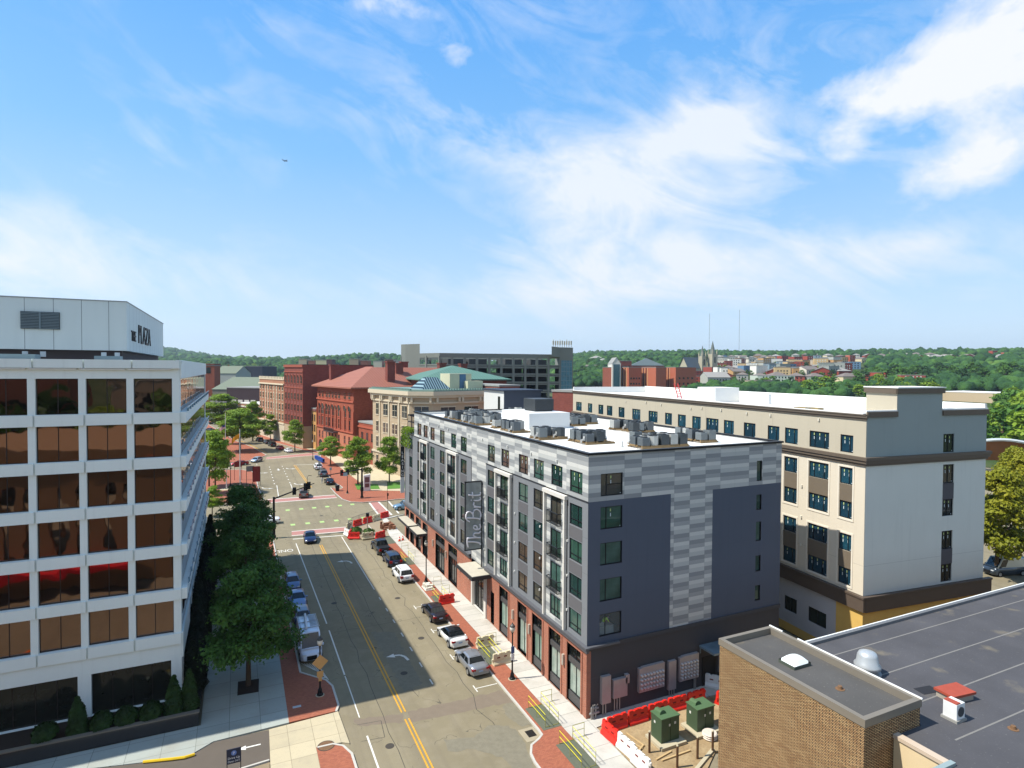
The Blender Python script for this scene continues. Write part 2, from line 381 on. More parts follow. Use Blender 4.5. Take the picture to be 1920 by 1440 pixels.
def paver_mat(name, c1, c2, m):
    t = NT(name); o = t.obj(); b = t.n('ShaderNodeTexBrick'); t.l(o, b.inputs['Vector'])
    b.inputs['Scale'].default_value = 1; b.inputs['Brick Width'].default_value = .21; b.inputs['Row Height'].default_value = .105; b.inputs['Mortar Size'].default_value = .006
    b.inputs['Color1'].default_value = (*lin(c1), 1); b.inputs['Color2'].default_value = (*lin(c2), 1); b.inputs['Mortar'].default_value = (*lin(m), 1)
    n1 = t.noise(.6, 6, o); n2 = t.noise(5, 4, o)
    c = t.mix(t.ramp(n1, [(.4, 0.0), (.75, .35)]), b.outputs['Color'], lin('8f5a42')); c = t.mix(t.ramp(n2, [(.6, 0.0), (.8, .2)]), c, lin('5e3a2e'))
    return t.fin(c, .85, 0, .25)
ASPH = asphalt_mat()
CONC = slab_mat('concrete_walk', 'b9b5ab', '77736a', 2.25, 1.5, (-22.6, 0)); CONC2 = slab_mat('concrete_apron', 'b3a78b', '8a8069', 1.75, 1.75, (.2, .1)); CONC3 = slab_mat('concrete_plaza', '9a9f98', '6c706a', 2.2, 2.2, (.7, .3))
PAV = paver_mat('brick_paver', 'a3624a', '8f5340', '75503f'); KERB = mat('granite_kerb', 'b4b0a6', .8, var=.12, scale=3)
PAINT = mat('road_paint_white', 'cfccc2', .7, var=.14, scale=3); YEL = mat('road_paint_yellow', 'c9942a', .7, var=.14, scale=3); REDP = mat('road_paint_brick', 'a3736a', .8, var=.1, scale=2)
GRNP = mat('road_paint_green', '9fba74', .7, var=.1); GRASS = mat('grass', '4f7a2b', .9, var=.35, scale=1.5); SOIL = mat('mulch', '2c2119', .95, var=.3, scale=5)
MC['asphalt'] = ASPH
# land sheet: rings round the origin, out to the horizon
def land():
    mb = MB(); rr = [0, 60, 150, 250, 330]+[330+30*i for i in range(1, 40)]+[1500+70*i for i in range(1, 30)]+[3500+250*i for i in range(1, 15)]+[8000, 10000, 14000]
    azs = [radians(-38+1.2*i) for i in range(0, 108)]+[radians(91.6+14*i) for i in range(1, 17)]
    ring = []
    for r_ in rr:
        if r_ == 0: ring.append([mb.av((0, 0, -.4))]*len(azs)); continue
        ring.append([mb.av((r_*sin(a), r_*cos(a), terr(r_*sin(a), r_*cos(a))-.4)) for a in azs])
    n = len(azs)
    for A, B in zip(ring, ring[1:]):
        for k in range(n):
            j = (k+1) % n
            q = [A[k], B[k], B[j], A[j]] if A[k] != A[j] else [A[k], B[k], B[j]]
            mb.f.append(q[::-1]); mb.mi.append(0)
    t = NT('land'); o = t.obj(); n1 = t.noise(.012, 8, o); n2 = t.noise(.0016, 5, o)
    c = t.ramp(n1, [(.3, lin('26331c')), (.5, lin('3a4a26')), (.62, lin('565a3c')), (.75, lin('6f6c58'))])
    return mb.build('ground', t.fin(c, .95, 0, .1), smooth=True)
struct('ground', land(), None)
CIT = MB(); CIT.prism([(-160, -60), (190, -60), (210, 330), (-160, 330)], -.5, -.13, bottom=False); struct('road', CIT, ASPH)
def slab(name, pts, m, z=0.0, zb=-.2, kind='structure'):
    a = MB(); a.prism(pts, zb, z, bottom=False); return struct(name, a, m, kind)
def sheet(name, polys, m, z):
    a = MB()
    for p in polys: a.poly([(x, y, z) for x, y in p])
    # keep faces up
    for i, f in enumerate(a.f):
        P = [a.v[k] for k in f]; A = sum(P[j].x*P[(j+1) % len(P)].y-P[(j+1) % len(P)].x*P[j].y for j in range(len(P)))
        if A < 0: a.f[i] = f[::-1]
    return struct(name, a, m)
def kerb(name, pts, w=.16, z=.02, m=None, closed=False):
    a = MB(); P = [Vector((x, y, 0)) for x, y in pts]; n = len(P); off = []
    for i in range(n):
        A = P[i-1] if (i > 0 or closed) else P[i]; B = P[(i+1) % n] if (i < n-1 or closed) else P[i]
        d = (B-A).normalized(); off.append(Vector((d.y, -d.x, 0))*w)
    for i in range(n if closed else n-1):
        j = (i+1) % n; a.prism([tuple(P[i].xy), tuple(P[j].xy), tuple((P[j]+off[j]).xy), tuple((P[i]+off[i]).xy)], -.16, z)
    return struct(name, a, m or KERB)
# left pavement beside the office block
slab('pavement', [(-2.7, 50.8), (-2.7, 104), (3.5, 104), (3.5, 48.4), (-1.75, 48.2), (-3.4, 47.0), (-9, 48.3), (-20, 50.5), (-60, 50.8), (-60, 50.81)], CONC3)
slab('pavement', [(3.5, 48.4), (6.98, 48.5), (7.28, 49.3), (7.26, 52.5), (6.9, 53.7), (4.95, 56.0), (4.95, 104), (3.5, 104)], PAV, z=0)
slab('pavement', [(2.05, 48.1), (7.2, 48.4), (7.35, 43.9), (6.9, 44.2), (6.2, 44.35), (5.14, 44.4), (5.05, 30), (1.6, 30)], CONC2, z=-.02)
slab('pavement', [(5.06, 44.35), (6.26, 44.3), (6.9, 43.8), (7.35, 42.6), (7.5, 30), (5.06, 30)], PAV, z=0)
slab('driveway', [(2.04, 48.1), (-1.75, 48.2), (-3.4, 47.0), (-9, 48.3), (-20, 50.4), (-60, 50.4), (-60, 44.6), (1.95, 44.2)], mat('driveway_asphalt', '5c544b', .9, var=.15, scale=.8, bump=.2), z=-.06)
slab('gravel_bed', [(1.9, 44.0), (-6, 43.2), (-6, 34), (1.6, 34)], mat('gravel', '8c7c63', .95, var=.35, scale=14, bump=.6), z=.0)
kerb('kerb', [(1.9, 44.2), (-6, 43.45)], w=.15)
kerb('kerb', [(6.98, 48.5), (7.28, 49.3), (7.26, 52.5), (6.9, 53.7), (4.95, 56.1), (4.95, 101), (4.3, 103.5), (2.5, 105)], w=.17)
kerb('kerb', [(5.14, 44.4), (6.26, 44.35), (6.94, 43.8), (7.37, 42.6), (7.5, 30)][::-1], w=-.17)
yk = MB(); yk.tube([(-6.1, 47.6, .03), (-4.3, 47.1, .05), (-3.5, 46.93, .05), (-2.9, 47.05, .03)], .1, 6); struct('kerb', yk, mat('yellow_kerb', 'd8b21f', .6))
# right pavement
RC = [(20.85, 104.5), (20.85, 39.6), (20.8, 38.9), (20.3, 38.5), (19.5, 38.1), (19.05, 37.3), (18.9, 36.4), (18.9, 20)]
slab('pavement', [(20.85, 96), (20.85, 39.6), (20.8, 38.9), (20.3, 38.5), (19.5, 38.1), (19.05, 37.3), (18.9, 36.4), (18.9, 14), (22.6, 14), (22.6, 96)], PAV, z=0)
slab('pavement', [(22.6, 14), (24.86, 14), (24.86, 33.4), (24.95, 38.0), (27.5, 38.3), (33, 38.1), (38, 37.6), (46, 37.6), (46, 39.4), (24.86, 39.4), (24.86, 108), (28.8, 110), (24, 108.6), (22.6, 96)], CONC, z=0)
kerb('kerb', RC[::-1], w=-.17)
# building site by the corner
t_ = NT('dirt'); o_ = t_.obj(); c_ = t_.mix(t_.ramp(t_.noise(.7, 6, o_), [(.35, 0.0), (.65, 1.0)]), lin('8d7655'), lin('a38e6b')); c_ = t_.mix(t_.ramp(t_.noise(6, 5, o_), [(.5, 0.0), (.8, .6)]), c_, lin('6b5a42')); t_.bump(t_.noise(4, 6, o_), .8, .08)
DIRT = t_.fin(c_, .95)
slab('dirt_yard', [(24.95, 37.9), (27.5, 38.2), (33, 38.0), (38, 37.5), (50, 37.5), (50, 25.6), (31.2, 32.0), (24.95, 28)], DIRT, z=-.02)
slab('dirt_yard', [(19.6, 96.2), (16.9, 96.8), (16.2, 99.5), (17.2, 103.6), (20.5, 106.6), (24.8, 108.2), (24.8, 96.1)], mat('site_rubble', '8e806a', .95, var=.3, scale=2.5, bump=.7), z=-.01)
# the far side of the crossing
NE = [(60, 122.6), (30, 123.2), (27.4, 122.6), (25.5, 123.0), (23.3, 123.1), (21.0, 124.6), (19.85, 127.8), (19.4, 134.5), (19.3, 141.5), (20.3, 140.5), (21.4, 139.2), (21.9, 140.6), (21.7, 143.4), (21.0, 147.2), (21.0, 164.4), (21.3, 176.0), (23.9, 197.6), (12.4, 236), (4.5, 268), (-2, 292)]
slab('pavement', NE+[(12, 292), (60, 200)], PAV)
kerb('kerb', NE, w=.2)
slab('pavement', [(27.5, 134.5), (33, 131.5), (40, 130), (60, 133), (60, 160), (30, 210), (24.2, 228), (16, 262), (10, 292), (4, 292), (11, 255), (19.5, 222), (24.5, 200), (25.5, 185), (26, 165), (26.8, 145)], mat('plaza_stone', 'b5a98c', .85, var=.15, scale=.8), z=.012, zb=-.1)
NW_ = [(4.9, 136.2), (4.3, 147), (4.2, 166), (3.4, 172.5), (.6, 176.6), (-6, 178.0), (-60, 176)]
slab('pavement', [(5.0, 134.8)]+NW_+[(-60, 128)], PAV); kerb('kerb', [(-60, 128.2), (3.6, 131.6), (5.0, 134.8)]+NW_, w=-.2)
slab('pavement', [(8.1, 202.5), (3.6, 193.5), (-2, 190.5), (-60, 186), (-60, 330), (-14, 330), (-1, 248), (4.6, 225)], PAV); kerb('kerb', [(-14, 330), (-1, 248), (4.6, 225), (8.1, 202.5), (3.6, 193.5), (-2, 190.5), (-60, 186)], w=-.2)
slab('pavement', [(60, 110), (28.8, 110), (46, 96), (60, 96)], CONC)
slab('parking_lot', [(-60, 200), (-8, 205), (-2, 190.6), (-60, 186.1)], mat('lot_asphalt', '716c60', .9, var=.12, scale=.6), z=.004)
# worn darker repairs and trench
def stain(pts, seed):
    rr = random.Random(seed); o = []
    for i in range(len(pts)):
        a_, b_ = Vector(pts[i]), Vector(pts[(i+1) % len(pts)]); n_ = max(2, int((b_-a_).length/.35)); w_ = Vector((-(b_-a_).y, (b_-a_).x)).normalized()
        for k in range(n_): q_ = a_+(b_-a_)*k/n_+w_*noise.noise(Vector((a_.x+k*.7, a_.y, seed)))*.32; o.append(tuple(q_))
    return o
sheet('road_patch', [stain(q, 3) for q in ([(12.3, 46.25), (20.6, 46.0), (20.8, 44.0), (12.2, 44.7)], [(8.2, 47.0), (11.9, 46.1), (11.7, 45.0), (8.3, 45.9)])], mat('asphalt_patch', '75695a', .9, var=.12, scale=2), -.126)
sheet('road_patch', [stain(q, 5) for q in ([(13.8, 41.6), (16, 40.9), (17.5, 41.8), (19.0, 41.2), (19.3, 39.4), (18.6, 36), (17.4, 35), (17, 38), (15.4, 39.6), (13.8, 40.2)], [(19.6, 43.9), (20.6, 43.9), (20.7, 40.6), (19.9, 40.6), (19.3, 42.0)], [(12.6, 62), (14.8, 61), (14.6, 50), (12.8, 49)][::-1])], mat('asphalt_patch_dark', '76705f', .9, var=.25, scale=3), -.122)
TAR = mat('tar_seam', '45413a', .8, var=.2, scale=4)
def seam(pts, w=.05):
    o = []
    for a_, b_ in zip(pts, pts[1:]): o.append(bar_(a_, b_, w))
    return o
def bar_(p, q, w):
    d = (Vector(q)-Vector(p)).normalized(); n = Vector((-d.y, d.x))*w/2; p = Vector(p); q = Vector(q); return [tuple(p-n), tuple(q-n), tuple(q+n), tuple(p+n)]
def wander(x, y0, y1, amp, sd): return [(x+amp*noise.noise(Vector((y*.35, sd, 0))), y) for y in [y0+(y1-y0)*k/26 for k in range(27)]]
sheet('road_seam', seam(wander(10.4, 37, 99, .35, 1), .045)+seam(wander(13.7, 48, 100, .5, 4), .04)+seam(wander(17.9, 40, 95, .6, 7), .05)+seam([(8.2, 43.9), (9.9, 43.7), (10.1, 45.9), (8.3, 46.1)], .05)+seam([(x, 63.5+.4*noise.noise(Vector((x*.7, 2, 0)))) for x in range(9, 21)], .04)+seam([(x, 81.5+.5*noise.noise(Vector((x*.7, 5, 0)))) for x in range(9, 21)], .05)+seam(wander(16.5, 108, 127, .8, 11), .05)+seam(wander(13, 137, 176, .5, 13), .06), TAR, -.1245)
# painted markings
def stripe(x, y0, y1, w=.12, x1=None):
    x1 = x if x1 is None else x1
    return [(x-w/2, y0), (x+w/2, y0), (x1+w/2, y1), (x1-w/2, y1)]
def bar(p, q, w):
    d = (Vector(q)-Vector(p)).normalized(); n = Vector((-d.y, d.x))*w/2; p = Vector(p); q = Vector(q)
    return [tuple(p-n), tuple(q-n), tuple(q+n), tuple(p+n)]
wh = [stripe(8.64, 54.2, 64.2, .13), stripe(8.64, 66.0, 98.6, .13, 8.25), stripe(8.64, 47.0, 54.0, .09), stripe(8.72, 37, 44.4, .13), stripe(15.42, 99.6, 73.9, .13)]
wh += [stripe(15.42, y, y+.95, .13) for y in (70.2, 66.6, 63.2, 59.6, 56.1, 52.7, 49.4)]
wh += [bar((8.0, 101.3), (19.2, 99.8), .3)]
for y in (47.2, 53.4, 59.6, 66.4): wh += [bar((18.55, y-.55), (18.55, y+.55), .1), bar((18.55, y), (20.6, y), .1)]
wh += [bar((8.0, 103.5), (19.1, 102.4), .28), bar((8.2, 106.2), (19.0, 105.3), .28)]
wh += [bar((5.3, 130.9), (19.2, 130.4), .4), bar((5.6, 134.3), (19.2, 133.4), .4)]
wh += [bar((24.6, 122.8), (24.0, 109.3), .35), bar((26.5, 122.8), (26.4, 110.8), .35), bar((28.5, 122.4), (27.9, 111.4), .3)]
wh += [bar((23.6, 197.6), (7.8, 194.4), .35), bar((21.4, 203), (8.0, 198.6), .35), bar((14.6, 179.6), (20.8, 178.2), .3), bar((21.0, 153.2), (19.9, 146.0), .14)]
wh += [stripe(8.3, 149.8, 136.6, .16, 7.9), stripe(11.4, 150.5, 136.6, .16, 11.2)]+[bar((8.0-.02*i, 178-4.4*i), (8.0-.02*i, 179-4.4*i), .25) for i in range(7)]+[bar((11.35, 178-4.4*i), (11.35, 179-4.4*i), .25) for i in range(7)]
wh += [bar((21.5, 186), (23.4, 196), .15)]
wh += [stripe(4.9, 186, 183, .1), bar((5.1, 55.2), (7.0, 54.4), .1)]+[bar((5.3+.22*i, 58.0-.12*i), (6.6+.1*i, 55.6-.28*i), .05) for i in range(7)]
sheet('road_marking', wh, PAINT, -.117)
ye = [stripe(11.86, 37, 45.3, .12), stripe(12.16, 37, 45.3, .12), stripe(11.86, 46.3, 96.2, .12, 11.55), stripe(12.16, 46.3, 96.2, .12, 11.85), stripe(14.5, 179.4, 144, .14, 15.15), stripe(14.95, 179.4, 144, .14, 15.5), bar((8.5, 209.5), (3.0, 237.6), .3), bar((3.0, 237.6), (-1.0, 256), .3)]
sheet('road_marking', ye, YEL, -.113)
sheet('crosswalk', [[(8.0, 103.65), (19.1, 102.55), (19.0, 105.15), (8.2, 106.05)], [(5.4, 131.1), (19.2, 130.6), (19.2, 133.2), (5.6, 134.1)], [(24.8, 122.8), (24.2, 109.4), (26.2, 110.8), (26.3, 122.8)], [(23.5, 197.8), (7.8, 194.6), (8.0, 198.4), (21.6, 202.8)]], REDP, -.121)
gp = [[(x-.38, y-.6), (x+.38, y-.6), (x+.38, y+.6), (x-.38, y+.6)] for x in (8.75, 11.25, 13.7, 16.2, 18.65, 21.1) for y in (110.7, 122.6)]
sheet('road_marking', gp, GRNP, -.112)
def arrow(cx, cy, ang, kind, sc=1.0):
    M = Matrix.Rotation(ang, 2); q = []
    def t(p): v = M @ Vector(p)*sc; return (cx+v.x, cy+v.y)
    if kind == 'left':                       # driving +Y, turning left
        pts = [(.75, -1.25), (.62, -.45), (.3, .0), (-.2, .12)]
        for a, b in zip(pts, pts[1:]): q.append([t(p) for p in bar(a, b, .24)])
        q.append([t(p) for p in ((-.2, .5), (-.2, -.26), (-.95, .12))])
    else:
        q.append([t(p) for p in bar((0, -1.3), (0, .3), .22)]); q.append([t(p) for p in ((-.42, .3), (.42, .3), (0, 1.3))])
    return q
sheet('road_marking', arrow(13.8, 55.8, 0, 'left', 1.05)+arrow(13.8, 86.6, 0, 'left', 1.1)+arrow(6.0, 169, pi, 'left', 1.4)+arrow(6.1, 146.5, pi, 'left', 1.4)+arrow(10.0, 173, pi, 'up', 1.3)+arrow(13.2, 173, pi, 'left', 1.4)+arrow(13.3, 149, pi, 'left', 1.4), PAINT, -.109)
sheet('road_marking', arrow(.6, 46.5, pi/2, 'up', .62), mat('road_paint_bright', 'dcdad0', .7), -.05)
def ground_text(txt, x, y, size, rz, sx=1):
    o = textobj(txt, size, PAINT, None, (x, y, -.108), (0, 0, rz), 'road_marking', .0, sx=1); o.scale = (sx, 1, 1); o['kind'] = 'structure'
ground_text('ONLY', 7.6, 95.8, 1.9, pi, .62)
# tree pits, manholes, inlets
slab('tree_pit', [(-.15, 54.2), (1.5, 54.1), (1.6, 56.4), (-.1, 56.6)], SOIL, z=.012, zb=-.1)
for k in (66.5, 78, 89.5): slab('tree_pit', [(-.2, k), (1.5, k), (1.5, k+2.2), (-.2, k+2.2)], SOIL, z=.012, zb=-.1)
slab('grass_bed', [(24.6, 136.5), (29.5, 135.3), (30.2, 141), (25.3, 143.6)], GRASS, z=.06, zb=-.1); slab('grass_bed', [(31, 134.5), (36, 133.5), (38.5, 140), (33, 143)], GRASS, z=.06, zb=-.1)
def manhole(x, y, r, z, label):
    a = MB(); a.lathe([(r, -.06), (r, z), (r*.9, z+.004), (r*.88, z+.001)], 24); b = MB(); b.lathe([(r*.87, -.05), (r*.87, z+.003)], 24)
    for i in range(-3, 4): b.box(-r*.6, i*r*.2-.02, z+.003, r*.6, i*r*.2+.02, z+.012)
    t = thing('manhole_cover', label, 'manhole cover', (x, y, 0)); a.build('frame', mat('iron_frame', '4a4038', .7, .3), t); b.build('lid', mat('rusty_iron', '7d5f44', .75, .3, var=.25, scale=8), t)
def small_cover(x, y, l):
    a = MB(); a.lathe([(.33, -.13), (.33, -.12), (.3, -.119)], 18); tag(a.build('manhole_cover', mat('road_iron', '4a443c', .7, .3, var=.2, scale=6), None, loc=(x, y, 0)), l, 'manhole cover', 'small road covers')
for x_, y_, l_ in ((13.6, 52.3, 'round iron cover in the shaded lane near the turn arrow'), (17.0, 58.5, 'round iron cover on the sunlit parking side of the road'), (10.2, 71.5, 'round iron cover in the shaded lane farther up'), (17.4, 70.0, 'round iron cover beside the white SUV'), (14.2, 115.5, 'round iron cover in the middle of the junction'), (10.0, 42.5, 'round iron cover in the near left lane')): small_cover(x_, y_, l_)
manhole(5.73, 44.25, .62, .004, 'rusty round manhole cover at the tip of the brick corner')
def inlet():
    t = thing('storm_drain', 'concrete kerb inlet with an iron grate beside the gravel patch on the right', 'storm drain', (20.3, 39.6, 0)); a = MB()
    a.box(-.95, -.9, -.2, .35, .7, -.11); a.build('slab', mat('inlet_concrete', '9a8f78', .9, var=.2), t)
    b = MB(); b.box(-.55, -.45, -.105, .1, .35, -.09)
    for i in range(5): b.box(-.5+i*.13, -.42, -.09, -.45+i*.13, .32, -.08)
    b.build('grate', mat('iron_grate', '2e2b28', .6, .5), t)
inlet()
# ================================================================== the grey corner building with the brick base
GR1, GR2 = 'aeadaa', '97968f'
def panel_mat():
    t = NT('cladding_panels'); v, u, z = t.wallvec(); PW, PH = 1.7, .35
    cu = t.math('FLOOR', t.math('DIVIDE', u, PW)); cz = t.math('FLOOR', t.math('DIVIDE', z, PH))
    cx = t.n('ShaderNodeCombineXYZ'); t.l(cu, cx.inputs[0]); w1 = t.n('ShaderNodeTexWhiteNoise', noise_dimensions='2D'); t.l(cx.outputs[0], w1.inputs['Vector'])
    cy = t.n('ShaderNodeCombineXYZ'); t.l(cu, cy.inputs[0]); t.l(cz, cy.inputs[1]); w2 = t.n('ShaderNodeTexWhiteNoise', noise_dimensions='2D'); t.l(cy.outputs[0], w2.inputs['Vector'])
    ph = t.math('MODULO', t.math('ADD', t.math('ADD', cz, 400.0), t.math('FLOOR', t.math('MULTIPLY', w1.outputs['Value'], 4.0))), 4.0)
    f = t.math('ADD', t.math('DIVIDE', ph, 4.0), t.math('MULTIPLY_ADD', w2.outputs['Value'], .16, .02))
    c = t.ramp(f, [(0, lin('9a9c9b')), (.25, lin('878a8b')), (.5, lin('b1b3af')), (.75, lin('c3c3bd'))], 'CONSTANT')
    fu = t.math('FRACT', t.math('DIVIDE', u, PW)); fz = t.math('FRACT', t.math('DIVIDE', z, PH))
    ln = t.math('MAXIMUM', t.math('LESS_THAN', fu, .014), t.math('LESS_THAN', fz, .05))
    c = t.mix(t.math('MULTIPLY', ln, .4), c, lin('73736f')); c = t.mix(t.math('MULTIPLY', t.noise(1.3, 5), .14), c, lin('85847f'))
    return t.fin(c, .7, 0, .3)
PANEL = panel_mat()
def seam_mat(name, col, pw, ph, jl='.', var=.05, dk=.7, rough=.75):
    t = NT(name); v, u, z = t.wallvec(); c = lin(col)
    fu = t.math('FRACT', t.math('DIVIDE', u, pw)); fz = t.math('FRACT', t.math('DIVIDE', z, ph))
    ln = t.math('MAXIMUM', t.math('LESS_THAN', fu, .03/pw), t.math('LESS_THAN', fz, .025/ph))
    o = t.mix(t.noise(.5, 6), tuple(x*(1-var) for x in c), tuple(min(1, x*(1+var)) for x in c))
    o = t.mix(ln, o, tuple(x*dk for x in c)); st = t.n('ShaderNodeMapping'); st.inputs['Scale'].default_value = (2.2, .12, 1); t.l(v, st.inputs['Vector'])
    o = t.mix(t.ramp(t.noise(1.0, 4, st.outputs[0]), [(.55, 0.0), (.8, .18)]), o, tuple(x*.55 for x in c))
    t.bump(t.noise(30, 2), .06, .01)
    return t.fin(o, rough, 0, .3)
DKP = seam_mat('charcoal_cladding', '74777a', 3.66, 2.85); WHP = seam_mat('white_trim_panel', 'c9c5bc', 1.2, 2.85); BLK = mat('black_metal', '1d1f22', .45, .2); CHAR = mat('charcoal_metal', '36373a', .55, .2)
DKB = seam_mat('dark_base_wall', '454446', 50, 3.05, dk=1.35); BRK = bricks('red_brick', 'a5593c', '8c4630', 'a08472', .21, .07, .011, big=.12)
ROOFW = mat('white_roof_membrane', 'dcdbd6', .6, var=.05, scale=.5, bump=.05)
GLG = glass('green_tinted_glass', ['2b463d', '375648', '223a37', '46625a', '4a453e', '2c4c47', '584639', '33483f'], .03, warp=.04)
GLD = glass('dark_shop_glass', ['121a19', '1a1d1b', '0e1416', '26231f'], .03, warp=.02)
BR = thing('apartment_building', 'six storey grey panelled corner building with brick shopfronts and rooftop condensers', 'building', (24.86, 39.3, 0))
BRL, BRW, BRZ = 50.3, 21.1, 21.0
west = Fac(0, 56.0, -pi/2)                   # u = 56 - s
def ws(a, b): return (56.0-b, 56.0-a)
SL = [6.15, 9.04, 11.93, 14.83, 17.53]
TOPW = [(.88, 2.84), (4.08, 6.03), (7.44, 9.41), (10.62, 12.64), (14.91, 16.85), (18.55, 20.53), (27.13, 29.19), (30.9, 32.82), (35.43, 37.42), (39.82, 41.81), (43.17, 45.25), (46.41, 48.52)]
SLOTS = [(3.21, 7.01), (14.15, 17.98), (30.11, 33.95), (42.55, 46.4)]
LOWW = [(.88, 2.84), (7.44, 9.41), (10.62, 12.64), (18.55, 20.53), (27.13, 29.19), (35.43, 37.42), (39.82, 41.81), (46.41, 48.52), (51.3, 53.2)]
ops = [(*ws(a, b), SL[4], SL[4]+1.8) for a, b in TOPW]
low = [(*ws(a, b), z, z+1.75) for a, b in LOWW for z in SL[:4]]+[(*ws(51.3, 53.2), 17.0, 17.0)]
doors = []
for a, b in SLOTS:
    m_ = (a+b)/2
    for k, z in enumerate(SL[:4]): doors.append((*ws(m_-.95, m_+.95), z-(.0 if k == 0 else .55), z+1.8, k))
# wall zones: light panels on top and down the middle, charcoal fields, white slot surrounds
wp, wd, wwh = MB(), MB(), MB()
BZ, CZ = 17.15, 5.75
west.wall(wp, *ws(0, 50.3), BZ, BRZ-.12, ops, m=0)
west.wall(wp, *ws(21.03, 25.37), CZ-.9, BZ, ())
for a, b in ((0, 3.21), (7.01, 14.15), (17.98, 21.03), (25.37, 30.11), (33.95, 42.55), (46.4, 56.0)):
    wd = MB(); west.wall(wd, *ws(a, b), CZ, BZ if a > 0 or 1 else BZ, [o for o in low if ws(a, b)[0] <= o[0] and o[1] <= ws(a, b)[1] and o[3] > o[2]], out=0); wd.build('charcoal_wall', DKP, BR)
for a, b in SLOTS:
    wwh = MB(); west.wall(wwh, *ws(a, b), CZ, BZ-.2, [d for d in doors if ws(a, b)[0] <= d[0] and d[1] <= ws(a, b)[1]], out=.05); wwh.build('slot_wall', PANEL, BR); wwh = MB()
    u0, u1 = ws(a, b)
    west.box(wwh, u0-.0, u0+.22, CZ, BZ-.42, .05, .3); west.box(wwh, u1-.22, u1, CZ, BZ-.42, .05, .3); west.box(wwh, u0-.1, u1+.1, BZ-.42, BZ-.1, .0, .34); wwh.build('window_surround', WHP, BR)
for a_, b_ in LOWW:
    for z_ in SL[:3]: q_ = MB(); west.box(q_, *ws(a_-.04, b_+.04), z_+1.84, z_+2.82, 0, .018); q_.build('spandrel_panel', mat('spandrel_charcoal', '5d5c5e', .7, var=.05), BR)
wd_lines = MB()
for a in (4.2-4.2+3.15, 13.9, 18.05, 25.42, 34.0, 42.4): west.box(wd_lines, *ws(a, a+.06), CZ, BZ-.05, 0, .03)
for a, b in ((7.01, 14.15), (25.37, 30.11), (33.95, 42.55), (46.4, 56), (0, 3.2), (17.98, 21.0)): west.box(wd_lines, *ws(a, b), BZ-.05, BZ+.05, 0, .05)
wp.build('upper_wall', PANEL, BR); wd_lines.build('trim', CHAR, BR)
for o in ops: window(west, BR, *o, cols=(.62,), rows=(.27,), fm=BLK, gm=GLG, sill=.03, stick=2, fr=.07)
for o in low:
    if o[3] > o[2]: window(west, BR, *o, cols=(.62,), rows=(.27,), fm=BLK, gm=GLG, sill=.05, fr=.07)
def balcony(fac, u0, u1, z, parent):
    a = MB(); d = .42; p = lambda u, o, zz: fac.P(u, zz, o)
    for zz in (z+.02, z+1.02): a.tube([p(u0, .05, zz), p(u0+.04, d, zz), p(u1-.04, d, zz), p(u1, .05, zz)], .04, 4)
    n = int((u1-u0)/.12)
    for i in range(n+1):
        u = u0+.04+(u1-u0-.08)*i/n; a.tube([p(u, d, z), p(u, d, z+1.02)], .022, 4, cap=False)
    for u in (u0, u1):
        for k in range(3): a.tube([p(u, .1+.12*k, z), p(u, .1+.12*k, z+1.02)], .012, 4, cap=False)
    a.build('balcony_railing', BLK, parent)
for d in doors:
    w_ = window(west, BR, d[0], d[1], d[2], d[3], cols=(.36, .66) if d[4] == 0 else (.5,), rows=(.27,) if d[4] == 0 else (), fm=BLK, gm=GLG, fr=.08, name='window' if d[4] == 0 else 'balcony_door', out=-.08)
    if d[4]: balcony(west, d[0]-.08, d[1]+.08, d[2]+.02, BR)
# cornice over the shops
co = MB()
for a, b in ((0, 20.9), (25.5, 56.0)):
    u0, u1 = ws(a, b); west.box(co, u0, u1+(.32 if a == 0 else 0), 5.32, 5.75, 0, .22); west.box(co, u0, u1+(.4 if a == 0 else 0), 5.62, 5.78, 0, .34)
co.build('cornice', mat('cornice_metal', '5f6064', .5, .2), BR)
# brick base with shop openings
SH = [(.85, 3.0, 3.7), (4.1, 6.2, 3.7), (7.5, 9.45, 3.7), (10.6, 12.6, 3.7), (14.9, 17.05, 3.7)]
shops = [(.85, 3.0), (4.1, 6.2), (7.5, 9.45), (10.6, 12.6), (14.9, 17.05), (30.4, 33.8), (35.3, 39.3), (43.0, 45.6), (46.5, 49.3), (50.3, 52.6), (53.3, 55.2)]
sops = [(*ws(a, b), .08, 4.85) for a, b in shops]+[(*ws(18.55, 19.45), .08, 3.5)]
sb = MB(); west.wall(sb, *ws(0, 20.6), 0, 5.32, sops, depth=.3); west.wall(sb, *ws(25.2, 56), 0, 5.32, sops, depth=.3)
for a, b in shops[:5]:
    for s_ in (a-.22, b+.02): west.box(sb, *ws(s_, s_+.2), 0, 4.95, 0, .07)
west.box(sb, *ws(0, .32), 0, 5.3, 0, .05)
sb.build('brick_wall', BRK, BR)
SPN = mat('grey_spandrel', '4d4c4c', .5, .1)
